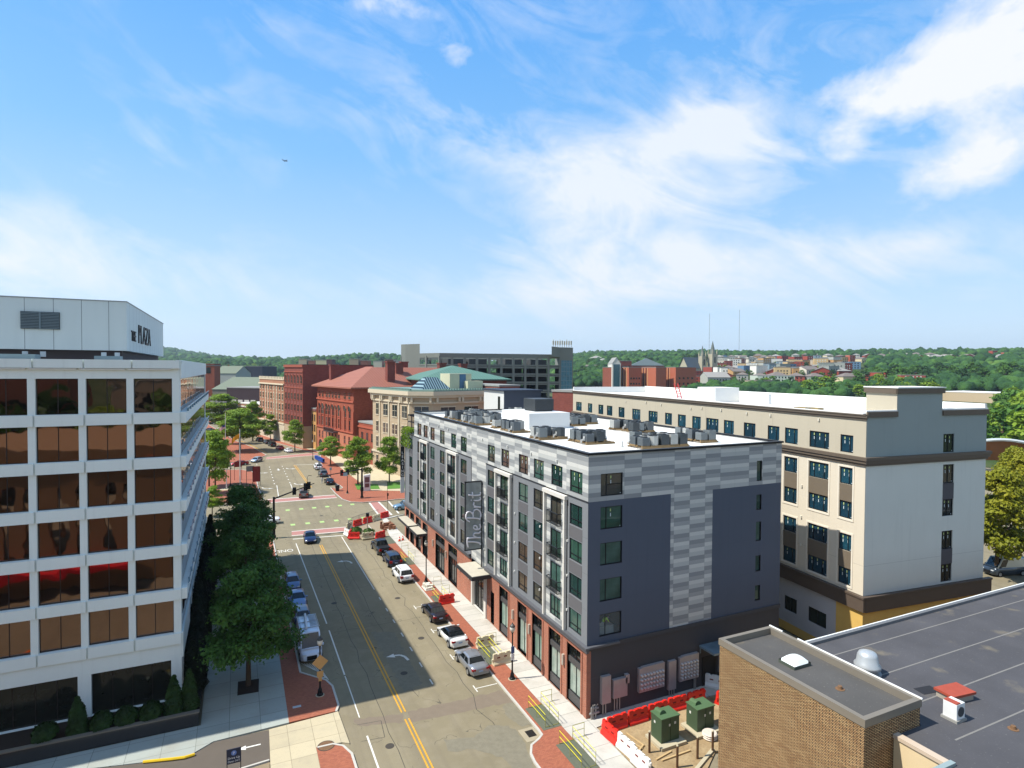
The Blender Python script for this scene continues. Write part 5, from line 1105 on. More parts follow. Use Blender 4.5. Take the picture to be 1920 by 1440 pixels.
for x, y, rz, c, l in ((21.0, 96.0, .45, 'red', 'on the corner site behind the black pickup'), (19.0, 96.3, .05, 'cream', 'cream barrier in front of the corner site, left of the red one'), (17.0, 97.2, -.35, 'red', 'at the left front of the corner site'), (16.3, 99.6, -1.3, 'white', 'white barrier facing the street at the corner site'),
    (17.3, 103.6, .9, 'cream', 'cream barrier at the road side of the corner site'), (19.0, 105.2, .55, 'red', 'at the back left of the corner site, by the crosswalk'), (21.0, 106.4, .45, 'red', 'at the back middle of the corner site'), (22.8, 107.5, .6, 'cream', 'cream barrier at the back of the corner site'), (24.6, 108.9, .5, 'red', 'at the back right of the corner site by the pale car'), (16.6, 98.6, 1.2, 'red', 'standing behind the white barrier at the corner site')):
    barrier(x, y, rz, c, (R_ if c == 'red' else '')+l)
def ramp_rail(x, y, L_, label, side=1):
    t = thing('yellow_railing', label, 'railing', (x, y, 0), group='yellow ramp railings')
    a = MB()
    for z in (.55, 1.0): a.tube([(0, 0, z), (0, L_, z)], .022, 6)
    a.build('handrail', mat('safety_yellow', 'd8cf2a', .5, var=.08), t)
    b = MB(); [b.tube([(0, q, 0), (0, q, 1.0)], .018, 5) for q in (0, L_*.5, L_)]; b.tube([(0, 0, .03), (side*.5, 0, .03)], .02, 5); b.tube([(0, L_, .03), (side*.5, L_, .03)], .02, 5); b.build('post', mat('dull_olive', '8d8a3c', .6), t)
for y0, L_, d, fa, fb_ in ((39.6, 2.9, 'nearest but one', 1, 1), (34.3, 3.1, 'nearest the viewer', 1, 1), (50.6, 3.0, 'between the two cream barriers', 1, 1), (66.2, 2.4, 'beyond the red barrier', 1, 1), (81.2, 3.0, 'beside the navy SUV', 1, 1)):
    slab('tactile_mat', [(21.05, y0-.3), (22.65, y0-.3), (22.65, y0+L_), (21.05, y0+L_)], mat('green_mat', '5b5f50', .95, var=.2, scale=6), z=.012, zb=-.05)
    ramp_rail(21.35, y0, L_, 'street side yellow railing of the ramp '+d); ramp_rail(22.5, y0, L_, 'building side yellow railing of the ramp '+d, -1)
slab('tactile_mat', [(21.05, 92), (22.65, 92), (22.65, 96.5), (21.05, 96.5)], MC['green_mat'], z=.012, zb=-.05)
def fold_rail(x, y, label):
    a = MB(); a.tube([(-.5, 0, 0), (-.5, 0, .95), (.5, 0, .95), (.5, 0, 0)], .025, 5); a.tube([(-.5, 0, .5), (.5, 0, .5)], .02, 5); a.tube([(-.5, 0, .03), (-.5, -.6, .03)], .02, 5); a.tube([(.5, 0, .03), (.5, -.6, .03)], .02, 5)
    o = a.build('rail_frame', MC['dull_olive'], None, loc=(x, y, 0)); tag(o, label, 'rail', 'folding rail frames on the concrete walk')
for y_, l in ((42.7, 'thin rail frame on the walk by the second ramp'), (37.6, 'thin rail frame on the walk by the nearest ramp'), (54.4, 'thin rail frame on the walk behind the cream barrier'), (68.9, 'thin rail frame on the walk past the red barrier'), (72.2, 'thin rail frame on the walk near the white SUV'), (84.5, 'thin rail frame on the walk near the navy SUV'), (88.5, 'thin rail frame farthest up the walk')): fold_rail(23.1, y_, l)
a = MB(); a.box(-.6, -.9, 0, .6, .9, .1); rr = random.Random(3)
for k in range(14): 
    x0, y0 = rr.uniform(-.55, .2), rr.uniform(-.8, .4); a.box(x0, y0, .1, x0+rr.uniform(.2, .5), y0+rr.uniform(.2, .5), .1+rr.uniform(.1, .5))
o = a.build('rubble_sacks', mat('white_sacks', 'cfcbbd', .9, var=.25, scale=4), None, loc=(21.6, 71.3, 0)); tag(o, 'heap of white sacks at the kerb in front of the lamp post', 'sacks')
# transformers
def transformer(x, y, w, d, hgt, label, rz=0):
    t = thing('transformer_cabinet', label, 'transformer', (x, y, 0), rz, group='green transformer cabinets'); gm = mat('transformer_green', '3d503a', .55, var=.08, scale=1)
    a = MB(); a.box(-w/2, -d/2, .2, w/2, d/2, hgt); a.build('cabinet', gm, t); a = MB(); a.prism([(-w/2-.05, -d/2-.05), (w/2+.05, -d/2-.05), (w/2+.05, d/2+.05), (-w/2-.05, d/2+.05)], hgt, hgt+.07); a.tube([(-w*.18, d*.5, hgt-.05), (-w*.18, -d*.1, hgt+.06)], .3, 10); a.build('lid', mat('transformer_lid', '4d6647', .5), t)
    a = MB(); a.box(-w/2-.35, -d/2-.5, 0, w/2+.3, d/2+.25, .2); a.build('concrete_pad', mat('pad_concrete', 'b0a68c', .9, var=.1), t)
    a = MB(); a.box(-.14, -d/2-.012, hgt-.62, .02, -d/2, hgt-.44); a.box(.35, -d/2-.012, hgt-.55, .51, -d/2, hgt-.37); a.box(-w/2-.012, .1, hgt-.6, -w/2, .26, hgt-.42); a.build('warning_label', mat('label_white', 'cfd0c8', .6), t)
    a = MB(); a.box(-.012, -d/2-.02, .25, .012, -d/2, hgt-.02); a.build('door_seam', mat('seam_dark', '26331f', .8), t)
transformer(28.82, 34.65, 1.64, 1.2, 1.95, 'green transformer cabinet nearer the street'); transformer(32.2, 34.65, 1.64, 1.2, 1.85, 'green transformer cabinet beside the brick wall')
for i, (x, y) in enumerate(((26.8, 33.9), (27.55, 31.8), (29.5, 31.95), (31.0, 32.05))):
    t = thing('bollard', ('rusty pipe bollard left of the transformers', 'rusty pipe bollard at the lower edge, nearest the viewer', 'rusty pipe bollard in front of the nearer transformer', 'rusty pipe bollard close to the tan brick wall')[i], 'bollard', (x, y, 0), group='rusty pipe bollards')
    a = MB(); a.tube([(0, 0, -.1), (0, 0, 1.5)], .085, 10); a.build('pipe', mat('bollard_rust', '5e4430', .7, .3, var=.25, scale=6), t); a = MB(); a.lathe([(.09, 1.5), (.075, 1.56), (.02, 1.6)], 10); a.build('concrete_top', MC['pad_concrete'], t)
for i, (p, q, l) in enumerate((((25.9, 36.6), (26.6, 34.4), 'long plank lying from the red corner barrier'), ((26.6, 36.4), (26.9, 34.6), 'short plank near the bollard'), ((26.7, 33.0), (28.3, 33.3), 'plank in front of the transformer pad'), ((27.0, 32.75), (29.6, 32.8), 'longest plank in front of the transformer pad'), ((26.2, 34.3), (26.9, 34.7), 'splintered board end by the bollard'))):
    a = MB(); a.prism(bar(p, q, .12), .0, .06+.01*i); o = a.build('wood_plank', mat('bare_timber', 'b59a6e', .85, var=.2, scale=3), None); tag(o, l, 'plank', 'loose timber in the dirt yard')
a = MB(); a.prism(bar((27.2, 30.4), (31.2, 32.2), .25), -.1, .12); tag(a.build('concrete_kerb', MC['pad_concrete'], None), 'straight concrete kerb along the lower side of the dirt yard', 'kerb')
t = thing('pipe_stack', 'round reel of white pipe by the tan brick wall', 'pipe reel', (32.0, 33.4, 0)); a = MB(); [a.lathe([(.5, .02+.15*k), (.56, .08+.15*k), (.5, .14+.15*k)], 16) for k in range(3)]; a.build('coil', mat('pipe_white', 'c9beb0', .6, var=.15, scale=4), t); a = MB(); a.lathe([(.5, .0), (.5, .03), (.3, .04)], 16); a.build('base', mat('reel_brown', '6d4c3a', .8), t)
# cones, planter clutter and fence on the corner site
for x, y, l in ((23.4, 92.9, 'small orange cone left of the pair on the walk'), (24.0, 93.2, 'small orange cone right of the pair on the walk')):
    t = thing('traffic_cone', l, 'cone', (x, y, 0), group='orange cones'); a = MB(); a.lathe([(.2, .03), (.05, .72), (.03, .73)], 12); a.build('cone', mat('cone_orange', 'd8451c', .5), t); a = MB(); a.box(-.22, -.22, 0, .22, .22, .035); a.build('base', mat('cone_black', '222222', .8), t); a = MB(); a.lathe([(.135, .35), (.1, .5)], 12); a.build('band', mat('band_white', 'e0e0e0', .4), t)
t = thing('chain_link_fence', 'curved wire mesh fence round the corner site', 'fence', (0, 0, 0)); a = MB(); b = MB()
FP = [(16.8, 100.6), (17.0, 102.6), (17.9, 104.4), (19.4, 105.9), (21.4, 107.2), (23.4, 108.6)]
for p, q in zip(FP, FP[1:]):
    a.tube([(*p, 0), (*p, 1.7)], .04, 6); a.tube([(*p, 1.65), (*q, 1.65)], .03, 5)
    d = Vector(q)-Vector(p)
    for k in range(9):
        s_ = Vector(p)+d*k/9; e = Vector(p)+d*(k+1)/9; b.tube([(*s_, .1), (*e, 1.6)], .008, 3, cap=False); b.tube([(*s_, 1.6), (*e, .1)], .008, 3, cap=False)
a.build('post', mat('fence_steel', '6d6864', .5, .5), t); b.build('mesh', MC['fence_steel'], t)
a = MB(); rr = random.Random(5)
for k in range(26):
    x0, y0 = rr.uniform(-1.2, 1), rr.uniform(-1.5, 1.5); a.box(x0, y0, 0, x0+rr.uniform(.2, .7), y0+rr.uniform(.1, .5), rr.uniform(.1, .9))
tag(a.build('rubble_pile', mat('brick_rubble', '8f6248', .9, var=.35, scale=3), None, loc=(23.3, 101.5, 0)), 'pile of pallets and bricks on the corner site', 'rubble')
for k, (x, y, l) in enumerate(((17.8, 100.2, 'weedy green clump behind the white barrier'), (19.6, 98.6, 'low weeds at the middle of the corner site'))):
    t = thing('weed_clump', l, 'weeds', (x, y, 0)); link('foliage', bush(1.0, 1.0, 300, leafmat('weed_green', '35521c', '4c6d28', '6c8a3a', 2), 'foliage', False, 60+k, .12), t)
# ================================================================== street lamps, signals, signs
IRON = mat('black_iron', '17191b', .45, .4); GLOBE = mat('lamp_globe', 'c9c4b8', .25)
def lamp(x, y, label, H_=4.1, extras=None):
    t = thing('street_lamp', label, 'street lamp', (x, y, 0), group='black street lamps')
    a = MB(); a.lathe([(.27, 0), (.27, .12), (.2, .2), (.16, .5), (.1, .62), (.075, .8), (.06, H_), (.1, H_+.04), (.13, H_+.12)], 12); a.build('pole', IRON, t); a = MB(); a.lathe([(.12, H_+.12), (.23, H_+.35), (.24, H_+.5), (.2, H_+.62)], 14); a.build('globe', GLOBE, t, smooth=True); a = MB(); a.lathe([(.24, H_+.6), (.2, H_+.72), (.06, H_+.85), (.02, H_+.98)], 14); a.build('cap', mat('lamp_cap', '4a4a48', .5, .3), t)
    a = MB(); a.lathe([(.36, -.05), (.36, .015)], 16); a.build('footing', MC['pad_concrete'] if 'pad_concrete' in MC else KERB, t); return t
lr = lamp(22.05, 47.15, 'street lamp beside the nearest shopfronts, with small signs on its post')
a = MB(); a.box(-.16, -.1, 2.35, .16, -.07, 2.95); a.build('blue_sign', mat('sign_blue', '2d4a7a', .5), lr); a = MB(); a.box(-.15, -.1, 1.75, .15, -.07, 2.3); a.build('white_sign', mat('sign_white', 'c9cccc', .5), lr)
lamp(22.0, 73.5, 'street lamp by the white sacks and the white SUV', 4.6)
ll = lamp(6.18, 51.45, 'street lamp with the diamond sign at the left kerb')
sg = mat('sign_back_ochre', 'b98f5a', .6); a = MB(); M_ = Matrix.Translation((0, -.12, 2.85)) @ Matrix.Rotation(pi/4, 4, 'Y'); a.M = M_; a.box(-.46, -.02, -.46, .46, .02, .46); o = a.build('diamond_sign', sg, ll)
a = MB(); a.box(-.26, -.14, 1.6, .26, -.1, 2.1); a.box(-.14, -.14, 1.25, .14, -.1, 1.6); a.build('plate_sign', sg, ll)
lamp(21.9, 133.4, 'street lamp on the brick corner across the junction', 4.4); lamp(20.5, 187, 'street lamp by the blue bins', 5.2); lamp(-1.6, 152.5, 'street lamp on the flagpole plaza', 4.0)
def head(parent, p, lit=False, rz=0):
    a = MB(); a.M = Matrix.Translation(p) @ Matrix.Rotation(rz, 4, 'Z'); a.box(-.17, -.16, -1.05, .17, .16, 0); a.box(-.3, .16, -1.15, .3, .18, .1); o = a.build('signal_head', IRON, parent)
    b = MB(); b.M = a.M
    for k in range(3): b.tube([(0, -.16, -.2-.33*k), (0, -.3, -.2-.33*k)], .13, 8)
    b.build('visor', IRON, o)
def mast(x, y, H_, tipx, tipy, tipz, label, heads, hz=None):
    t = thing('traffic_signal', label, 'traffic signal', (x, y, 0), group='mast arm traffic signals')
    a = MB(); a.tube([(0, 0, 0), (0, 0, H_)], [.24, .17], 10); a.tube([(0, 0, 0), (0, 0, .3)], .34, 10); a.box(-.3, -.3, 1.4, .3, .3, 2.3); a.build('pole', IRON, t); a = MB(); a.tube([(0, 0, H_-.3), (tipx-x, tipy-y, tipz)], [.14, .06], 8); a.build('mast_arm', IRON, t)
    for k in heads:
        head(t, (0+(tipx-x)*k, (tipy-y)*k, (H_-.3)+(tipz-H_+.3)*k+.45))
    return t
s1 = mast(5.25, 103.2, 6.6, 11.6, 103.6, 8.3, 'black mast arm signal rising out of the left trees', (.5, .78, .86))
a = MB(); a.tube([(5.2, .3, 7.9), (5.2, .3, 9.4), (5.45, .3, 9.7), (5.9, .3, 9.6)], .04, 6); a.build('camera_arm', IRON, s1)
s2 = mast(24.0, 127.7, 6.4, 14.8, 128.2, 5.0, 'black mast arm signal on the brick corner across the junction', (.32, .45))
a = MB(); a.box(-3.9, -.1, 4.9, -3.0, -.06, 5.6); a.build('street_sign', mat('sign_grey_blue', '8da2ad', .5), s2)
a = MB(); a.tube([(-4.1, -.35, 5.45), (-4.1, -.42, 5.45)], .14, 8); a.build('red_lens', mat('red_lens', 'd01818', .4), s2)
def post_sign(x, y, label, H_, w, h_, m, name='sign_post', cat='sign', pm=None, rz=0):
    t = thing(name, label, cat, (x, y, 0), rz); a = MB(); a.tube([(0, 0, 0), (0, 0, H_)], .04, 6); a.build('post', pm or IRON, t); a = MB(); a.box(-w/2, -.06, H_-h_, w/2, -.02, H_); a.build('panel', m, t); return t
MRed = mat('panel_dark_red', '7a2420', .6); MW = mat('panel_white', 'd2d2cd', .6)
t = thing('pedestrian_signal', 'grey pedestrian signal pole on the corner site', 'pedestrian signal', (19.3, 98.0, 0)); a = MB(); a.lathe([(.2, 0), (.16, .3), (.06, .5), (.06, 3.6)], 10); a.build('pole', mat('galvanised', '9b9a97'), t); a = MB(); a.box(-.22, -.2, 3.2, .22, .15, 3.75); a.build('signal_box', IRON, t)
post_sign(25.5, 110.2, 'thin black signal post with red collar at the side street', 4.2, .3, .5, IRON, 'signal_post'); post_sign(19.6, 163.5, 'round topped grey sign beside the grey SUV', 3.0, .6, .9, mat('sign_grey', '9aa4a8', .5)); post_sign(20.9, 152.0, 'grey sign on the brick walk near the black sports car', 3.0, .55, .7, MC['sign_grey'])
post_sign(28.7, 124.4, 'thin bare post on the brick corner by the pale car', 3.6, .08, .1, IRON, 'thin_post', 'post')
t = thing('information_kiosk', 'white information kiosk behind the signal mast', 'kiosk', (26.4, 134.6, 0)); a = MB(); a.box(-.75, -.2, 0, .75, .2, 3.5); a.tube([(-.75, 0, 3.4), (.75, 0, 3.6)], .2, 8); a.build('body', MW, t); a = MB(); a.box(-.5, -.23, 1.9, .5, -.2, 3.1); a.box(-.5, -.23, .8, .5, -.2, 1.7); a.build('poster', mat('poster', '6d4a4a', .6, var=.4, scale=3), t)
t = thing('litter_bin', 'black litter bin on the brick walk across the junction', 'bin', (20.3, 137.0, 0)); a = MB(); a.lathe([(.38, 0), (.48, 1.0), (.5, 1.2)], 14); a.build('bucket', IRON, t); a = MB(); a.lathe([(.52, 1.2), (.5, 1.32), (.2, 1.4)], 14); a.build('lid', mat('dark_lid', '2c2f31', .6), t)
for k in range(7):
    t = thing('news_box', 'blue street box in the row beside the white SUV', 'street box', (21.4+.17*k, 186.5-1.35*k, 0), .15, group='row of blue street boxes'); a = MB(); a.box(-.36, -.32, .35, .36, .32, 1.35); a.build('cabinet', mat('box_blue', '1f4fa8', .45), t); a = MB(); a.box(-.1, -.1, 0, .1, .1, .35); a.build('pedestal', IRON, t); a = MB(); a.box(-.28, -.34, .8, .28, -.32, 1.25); a.build('window', CGL, t)
# flagpoles
def flagpole(x, y, H_, label, fc=None, fz=0, r0=.12):
    t = thing('flagpole', label, 'flagpole', (x, y, 0), group='flagpoles'); a = MB(); a.tube([(0, 0, 0), (0, 0, H_)], [r0, r0*.45], 10); a.build('pole', mat('pole_white', 'c6c4bf', .4), t); a = MB(); a.lathe([(1.4, -.02), (1.4, .02)], 24); a.build('base_ring', MC['plaza_stone'], t); a = MB(); a.lathe([(.02, H_), (.1, H_+.08), (.02, H_+.2)], 8); a.build('finial', mat('finial_gold', 'b3913a', .3, .6), t)
    if fc:
        a = MB(); n = 9
        for j in range(2):
            pass
        P = [[(-(.1+i*.2), .12*sin(i*1.1), fz-.08*i-.0015*i*i*i-(1.0+.02*i)*j) for i in range(n)] for j in range(2)]
        for i in range(n-1): a.poly([P[0][i], P[0][i+1], P[1][i+1], P[1][i]])
        o = a.build('flag', fc, t)
        if fc.name == 'flag_red_white':
            b = MB(); b.poly([(-.1, -.02, fz+.01), (-.8, -.05, fz-.2), (-.8, -.05, fz-.75), (-.1, -.02, fz-.55)]); b.build('canton', mat('flag_blue', '2a3566', .7), o)
flagpole(.4, 148.2, 13.6, 'tallest white flagpole with a yellow flag', mat('flag_yellow', 'e0901a', .7), 12.6, .16)
def us():
    t = NT('flag_red_white'); s_ = t.n('ShaderNodeSeparateXYZ'); t.l(t.obj(), s_.inputs[0]); f_ = t.math('FRACT', t.math('MULTIPLY', s_.outputs[2], 6.5)); return t.fin(t.mix(t.math('GREATER_THAN', f_, .5), lin('b23038'), lin('d6d2cc')), .7)
flagpole(-3.1, 180, 15.3, 'thin white flagpole with a red and white striped flag at the left', us(), 12.0); flagpole(-2.4, 148.8, 6.4, 'short white pole at the left of the flagpole plaza', None)
for x, y, l in ((.0, 160, 'red framed banner stand behind the tall flagpole'), (2.6, 152, 'grey framed sign stand on the flagpole plaza'), (3.9, 150.2, 'dark red banner at the kerb of the flagpole plaza')):
    t = thing('banner_stand', l, 'banner stand', (x, y, 0)); a = MB(); a.tube([(-.8, 0, 0), (-.8, 0, 4.5)], .06, 6); a.tube([(.8, 0, 0), (.8, 0, 4.5)], .06, 6); a.build('post', MRed if x < 2 else IRON, t); a = MB()
    if x > 3: a.box(-.75, -.04, 1.0, .75, .04, 4.6)
    else: a.box(-.75, -.04, 3.2, .75, .04, 4.5)
    a.build('panel', MRed if x > 3 or x < 2 else mat('panel_grey', '7b7873', .7), t)
# garage sign at the lower left
def gsign():
    x, y = G(425, 1475); t = thing('directional_sign', 'small navy sign with white lettering by the driveway arrow', 'sign', (-.35, 43.7, 0)); a = MB(); a.tube([(-.42, 0, 0), (-.42, 0, 1.75)], .03, 6); a.tube([(.42, 0, 0), (.42, 0, 1.75)], .03, 6); a.build('post', IRON, t); a = MB(); a.box(-.45, -.03, .75, .45, .03, 1.75); a.build('panel', mat('panel_navy', '20283f', .5), t)
    m = mat('sign_lettering', 'd8dade', .5); textobj('Drive Up', .2, m, t, (0, -.04, 1.08), (pi/2, 0, 0), 'lettering', .004, align='CENTER'); textobj('Open 24/7', .17, m, t, (0, -.04, .86), (pi/2, 0, 0), 'lettering', .004, align='CENTER'); textobj('P', .26, m, t, (0, -.045, 1.38), (pi/2, 0, 0), 'lettering', .004, align='CENTER')
    a = MB(); a.tube([(0, -.035, 1.47), (0, -.04, 1.47)], .17, 18); a.build('roundel', mat('roundel_blue', '5d7ab8', .5), t)
gsign()
a = MB(); a.box(-.32, -.14, 0, .32, .14, .02); o = a.build('utility_cover', mat('cover_grey', 'a9aeb0', .6), None, loc=(3.95+.3, 50.4, .004)); tag(o, 'small pale utility cover on the shaded brick corner', 'utility cover')
# ================================================================== people
def person(name_label, x, y, z, rz, J, top, legs, skin='a9795c', hair='2a2019', group=None, cat='person'):
    """one skinned body; J maps joints to local positions"""
    t = thing('person', name_label, cat, (x, y, z), rz)
    names = ['pelvis', 'waist', 'chest', 'neck', 'head', 'crown', 'shl', 'ell', 'wrl', 'hal', 'shr', 'elr', 'wrr', 'har', 'hil', 'knl', 'anl', 'tol', 'hir', 'knr', 'anr', 'tor']
    rad = [.15, .135, .16, .055, .1, .085, .065, .045, .032, .035, .065, .045, .032, .035, .095, .065, .042, .04, .095, .065, .042, .04]
    E = [(0, 1), (1, 2), (2, 3), (3, 4), (4, 5), (2, 6), (6, 7), (7, 8), (8, 9), (2, 10), (10, 11), (11, 12), (12, 13), (0, 14), (14, 15), (15, 16), (16, 17), (0, 18), (18, 19), (19, 20), (20, 21)]
    me = bpy.data.meshes.new('body'); me.from_pydata([J[n] for n in names], E, []); ob = bpy.data.objects.new('body', me); COL.objects.link(ob)
    ob.modifiers.new('skin', 'SKIN'); me.skin_vertices[0].data
    for i, r_ in enumerate(rad): me.skin_vertices[0].data[i].radius = (r_, r_*.8)
    me.skin_vertices[0].data[0].use_root = True; md = ob.modifiers.new('sub', 'SUBSURF'); md.levels = 1; md.render_levels = 1
    dg = bpy.context.evaluated_depsgraph_get(); m2 = bpy.data.meshes.new_from_object(ob.evaluated_get(dg)); bpy.data.objects.remove(ob)
    m2.materials.clear()
    for c, n_ in ((top, 'cloth_'+top), (legs, 'cloth_'+legs), (skin, 'skin_'+skin)): m2.materials.append(mat(n_, c, .8))
    pv, hd = Vector(J['pelvis']), Vector(J['head'])
    segs = [(J['neck'], J['crown'], 2), (J['ell'], J['hal'], 2), (J['elr'], J['har'], 2), (J['hil'], J['anl'], 1), (J['hir'], J['anr'], 1), (J['pelvis'], J['chest'], 0), (J['shl'], J['ell'], 0), (J['shr'], J['elr'], 0), (J['anl'], J['tol'], 1), (J['anr'], J['tor'], 1)]
    def dist(p, A, B):
        A, B = Vector(A), Vector(B); d = B-A; k = max(0, min(1, (p-A).dot(d)/d.length_squared)); return (p-A-d*k).length
    for p in m2.polygons:
        c = p.center; p.material_index = min(segs, key=lambda s_: dist(c, s_[0], s_[1]))[2]; p.use_smooth = True
    link('body', m2, t)
    a = MB(); c = Vector(J['crown']); a.lathe([(.09, -.06), (.105, .0), (.08, .05), (.03, .075)], 10, c=tuple(c)); a.build('hair', mat('hair_'+hair, hair, .8), t, smooth=True); return t
std = dict(pelvis=(0, 0, .95), waist=(0, 0, 1.1), chest=(0, 0, 1.35), neck=(0, 0, 1.5), head=(0, .01, 1.6), crown=(0, .01, 1.68), shl=(-.19, 0, 1.4), ell=(-.24, 0, 1.12), wrl=(-.25, .08, .88), hal=(-.25, .1, .8), shr=(.19, 0, 1.4), elr=(.24, 0, 1.12), wrr=(.25, .1, .9), har=(.25, .13, .82), hil=(-.1, 0, .9), knl=(-.11, .1, .5), anl=(-.12, -.02, .09), tol=(-.12, .12, .03), hir=(.1, 0, .9), knr=(.11, .0, .5), anr=(.12, -.12, .09), tor=(.12, .0, .03))
person('person in pale clothes standing beside the open black sports car', 18.3, 147.6, -.12, 0, std, 'cfd0cc', '8a8f95')
bend = dict(std); bend.update(waist=(0, .06, 1.08), chest=(0, .28, 1.22), neck=(0, .4, 1.28), head=(0, .5, 1.3), crown=(0, .58, 1.31), shl=(-.18, .3, 1.28), ell=(-.22, .38, 1.0), wrl=(-.15, .5, .85), hal=(-.12, .55, .82), shr=(.18, .3, 1.28), elr=(.25, .42, 1.02), wrr=(.2, .58, .9), har=(.18, .64, .88))
person('person in a lime safety vest bending over behind the lowest corner window', 24.86+2.1, 39.3+1.0, 6.0, -pi/2, bend, 'c4e81e', '2a2d33')
a = MB(); a.box(-.9, -.35, 0, .9, .35, .75); a.box(-.6, -.2, .75, .1, .2, 1.0); tag(a.build('work_bench', mat('bench_grey', '8d8c88', .7, var=.2, scale=3), None, loc=(26.9, 40.3, 6.0)), 'pale work bench in front of the bending worker', 'bench')
# ================================================================== trees
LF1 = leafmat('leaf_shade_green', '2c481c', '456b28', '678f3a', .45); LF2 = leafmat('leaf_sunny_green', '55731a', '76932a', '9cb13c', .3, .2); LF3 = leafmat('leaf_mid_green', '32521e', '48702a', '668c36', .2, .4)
LF4 = leafmat('leaf_yellow_green', '5d6a14', '84861e', 'a59a2a', .3, .2); LF5 = leafmat('leaf_far_green', '213c22', '31522c', '466a34', .05, .5)
BARK = mat('bark', '4a3b2c', .9, var=.3)
def crown_mesh(seed, R, z0, z1, n, sz, m, nb=26, flat=1.0, blur=.5):
    rr = random.Random(seed); a = MB(); cl = []
    H_ = z1-z0
    for i in range(nb):
        th = rr.uniform(0, 2*pi); k = rr.random(); zz = z0+H_*(.08+.86*k); prof = sin(pi*min(1, (.15+.8*k)))**.55*(1.12-.42*k)
        rad = R*prof*sqrt(rr.uniform(.1, 1))*.82
        cl.append((Vector((rad*cos(th), rad*sin(th), zz)), R*rr.uniform(.16, .31)*(1.1-.35*k)))
    cl.append((Vector((0, 0, z1-H_*.18)), R*.32))
    ws = [c[1]**2 for c in cl]
    for i in range(n):
        c, r_ = rr.choices(cl, ws)[0]
        d = Vector((rr.gauss(0, 1), rr.gauss(0, 1), rr.gauss(0, .8)+.25)).normalized(); rad = r_*(rr.random()**.35)
        p = c+Vector((d.x, d.y, d.z*.6))*rad*(1+1.1*blur*rr.random()**3)
        nn = (d*.7+Vector((rr.uniform(-1, 1), rr.uniform(-1, 1), rr.uniform(-.2, 1.3)))).normalized(); q = nn.cross(Vector((rr.uniform(-1, 1), rr.uniform(-1, 1), rr.uniform(-1, 1)))).normalized(); w = nn.cross(q); s_ = sz*rr.uniform(.55, 1.35)
        a.poly([p-q*s_, p-w*s_*.55+nn*s_*.1, p+q*s_*.9, p+w*s_*.6])
    return a.mesh('crown', m)
def trunk_mesh(seed, H_, r0, R, nb=6):
    rr = random.Random(seed); a = MB(); t1 = H_*.42
    a.tube([(0, 0, -.2), (.03, .02, t1*.5), (0, .05, t1), (.1, 0, H_*.68), (0, 0, H_*.9)], [r0*1.25, r0, r0*.85, r0*.5, r0*.15], 8)
    for k in range(nb):
        th = k*2*pi/nb+rr.uniform(-.4, .4); z = t1*rr.uniform(.7, 1.35); a.tube([(0, 0, z), (R*.35*cos(th), R*.35*sin(th), z+H_*.13), (R*.75*cos(th), R*.75*sin(th), z+H_*.27)], [r0*.5, r0*.33, r0*.1], 5)
    return a.mesh('trunk', BARK)
def tree(label, x, y, z, cm, tm, group=None, rz=0, sc=1, cat='tree', name='tree'):
    t = thing(name, label, cat, (x, y, z), rz, group); link('trunk', tm, t); link('crown', cm, t)
    t.scale = (sc, sc, sc) if isinstance(sc, (int, float)) else sc; return t
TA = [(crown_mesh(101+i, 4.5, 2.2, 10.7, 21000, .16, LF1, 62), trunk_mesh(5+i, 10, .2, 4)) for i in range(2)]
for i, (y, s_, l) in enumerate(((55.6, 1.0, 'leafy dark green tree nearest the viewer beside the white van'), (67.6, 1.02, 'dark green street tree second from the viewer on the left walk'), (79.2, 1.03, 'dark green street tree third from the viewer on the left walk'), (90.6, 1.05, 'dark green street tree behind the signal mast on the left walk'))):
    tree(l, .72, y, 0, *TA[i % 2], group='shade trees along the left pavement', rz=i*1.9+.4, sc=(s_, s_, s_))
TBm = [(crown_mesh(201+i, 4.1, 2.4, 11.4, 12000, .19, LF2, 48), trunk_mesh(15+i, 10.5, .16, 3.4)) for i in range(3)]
def gt(px, py, label, k, sc, rz=0, grp=None):
    x, y = G(px, py); return tree(label, x, y, 0, *TBm[k], rz=rz, sc=sc, group=grp)
gt(671, 908, 'sunlit street tree left of the signal mast across the junction', 0, 1.02, .3); gt(730, 905, 'sunlit street tree right of the signal mast, before the classical building', 1, (.92, .92, 1.0), 1)
gt(620, 872, 'small round street tree before the arches of the red building', 2, (.95, .95, .72), 2); gt(553, 846, 'street tree in front of the tall brick block', 0, (1.0, 1.0, .95), 2.2); gt(507, 826, 'street tree before the tan brick apartments', 1, (.85, .85, .9), .5)
gt(450, 846, 'bright green tree in the middle of the far junction, right of its neighbour', 2, (2.0, 2.0, 1.25), 1.4); gt(474, 826, 'darker tree behind the bright one at the far junction', 0, (1.3, 1.3, 1.35), 4); gt(415, 808, 'wide yellow green tree at the far left street', 1, (2.6, 2.6, 1.45), 3)
gt(404, 925, 'tall tree beside the office block at the flagpole plaza', 0, (1.05, 1.05, 1.25), 2); gt(392, 912, 'tree close to the office block wall behind the flagpole plaza tree', 2, (1.0, 1.0, 1.15), 5); gt(398, 968, 'small bright tree just beyond the office block ledges', 2, (.55, .55, .5), 1)
gt(436, 832, 'slim tree left of the bright junction tree', 1, (1.2, 1.2, 1.1), 5.5)
TY = [(crown_mesh(301+i, 5.2, 2.2, 13.5, 17000, .25, LF4 if i == 0 else LF3, 60), trunk_mesh(25+i, 12.5, .22, 4.5)) for i in range(2)]
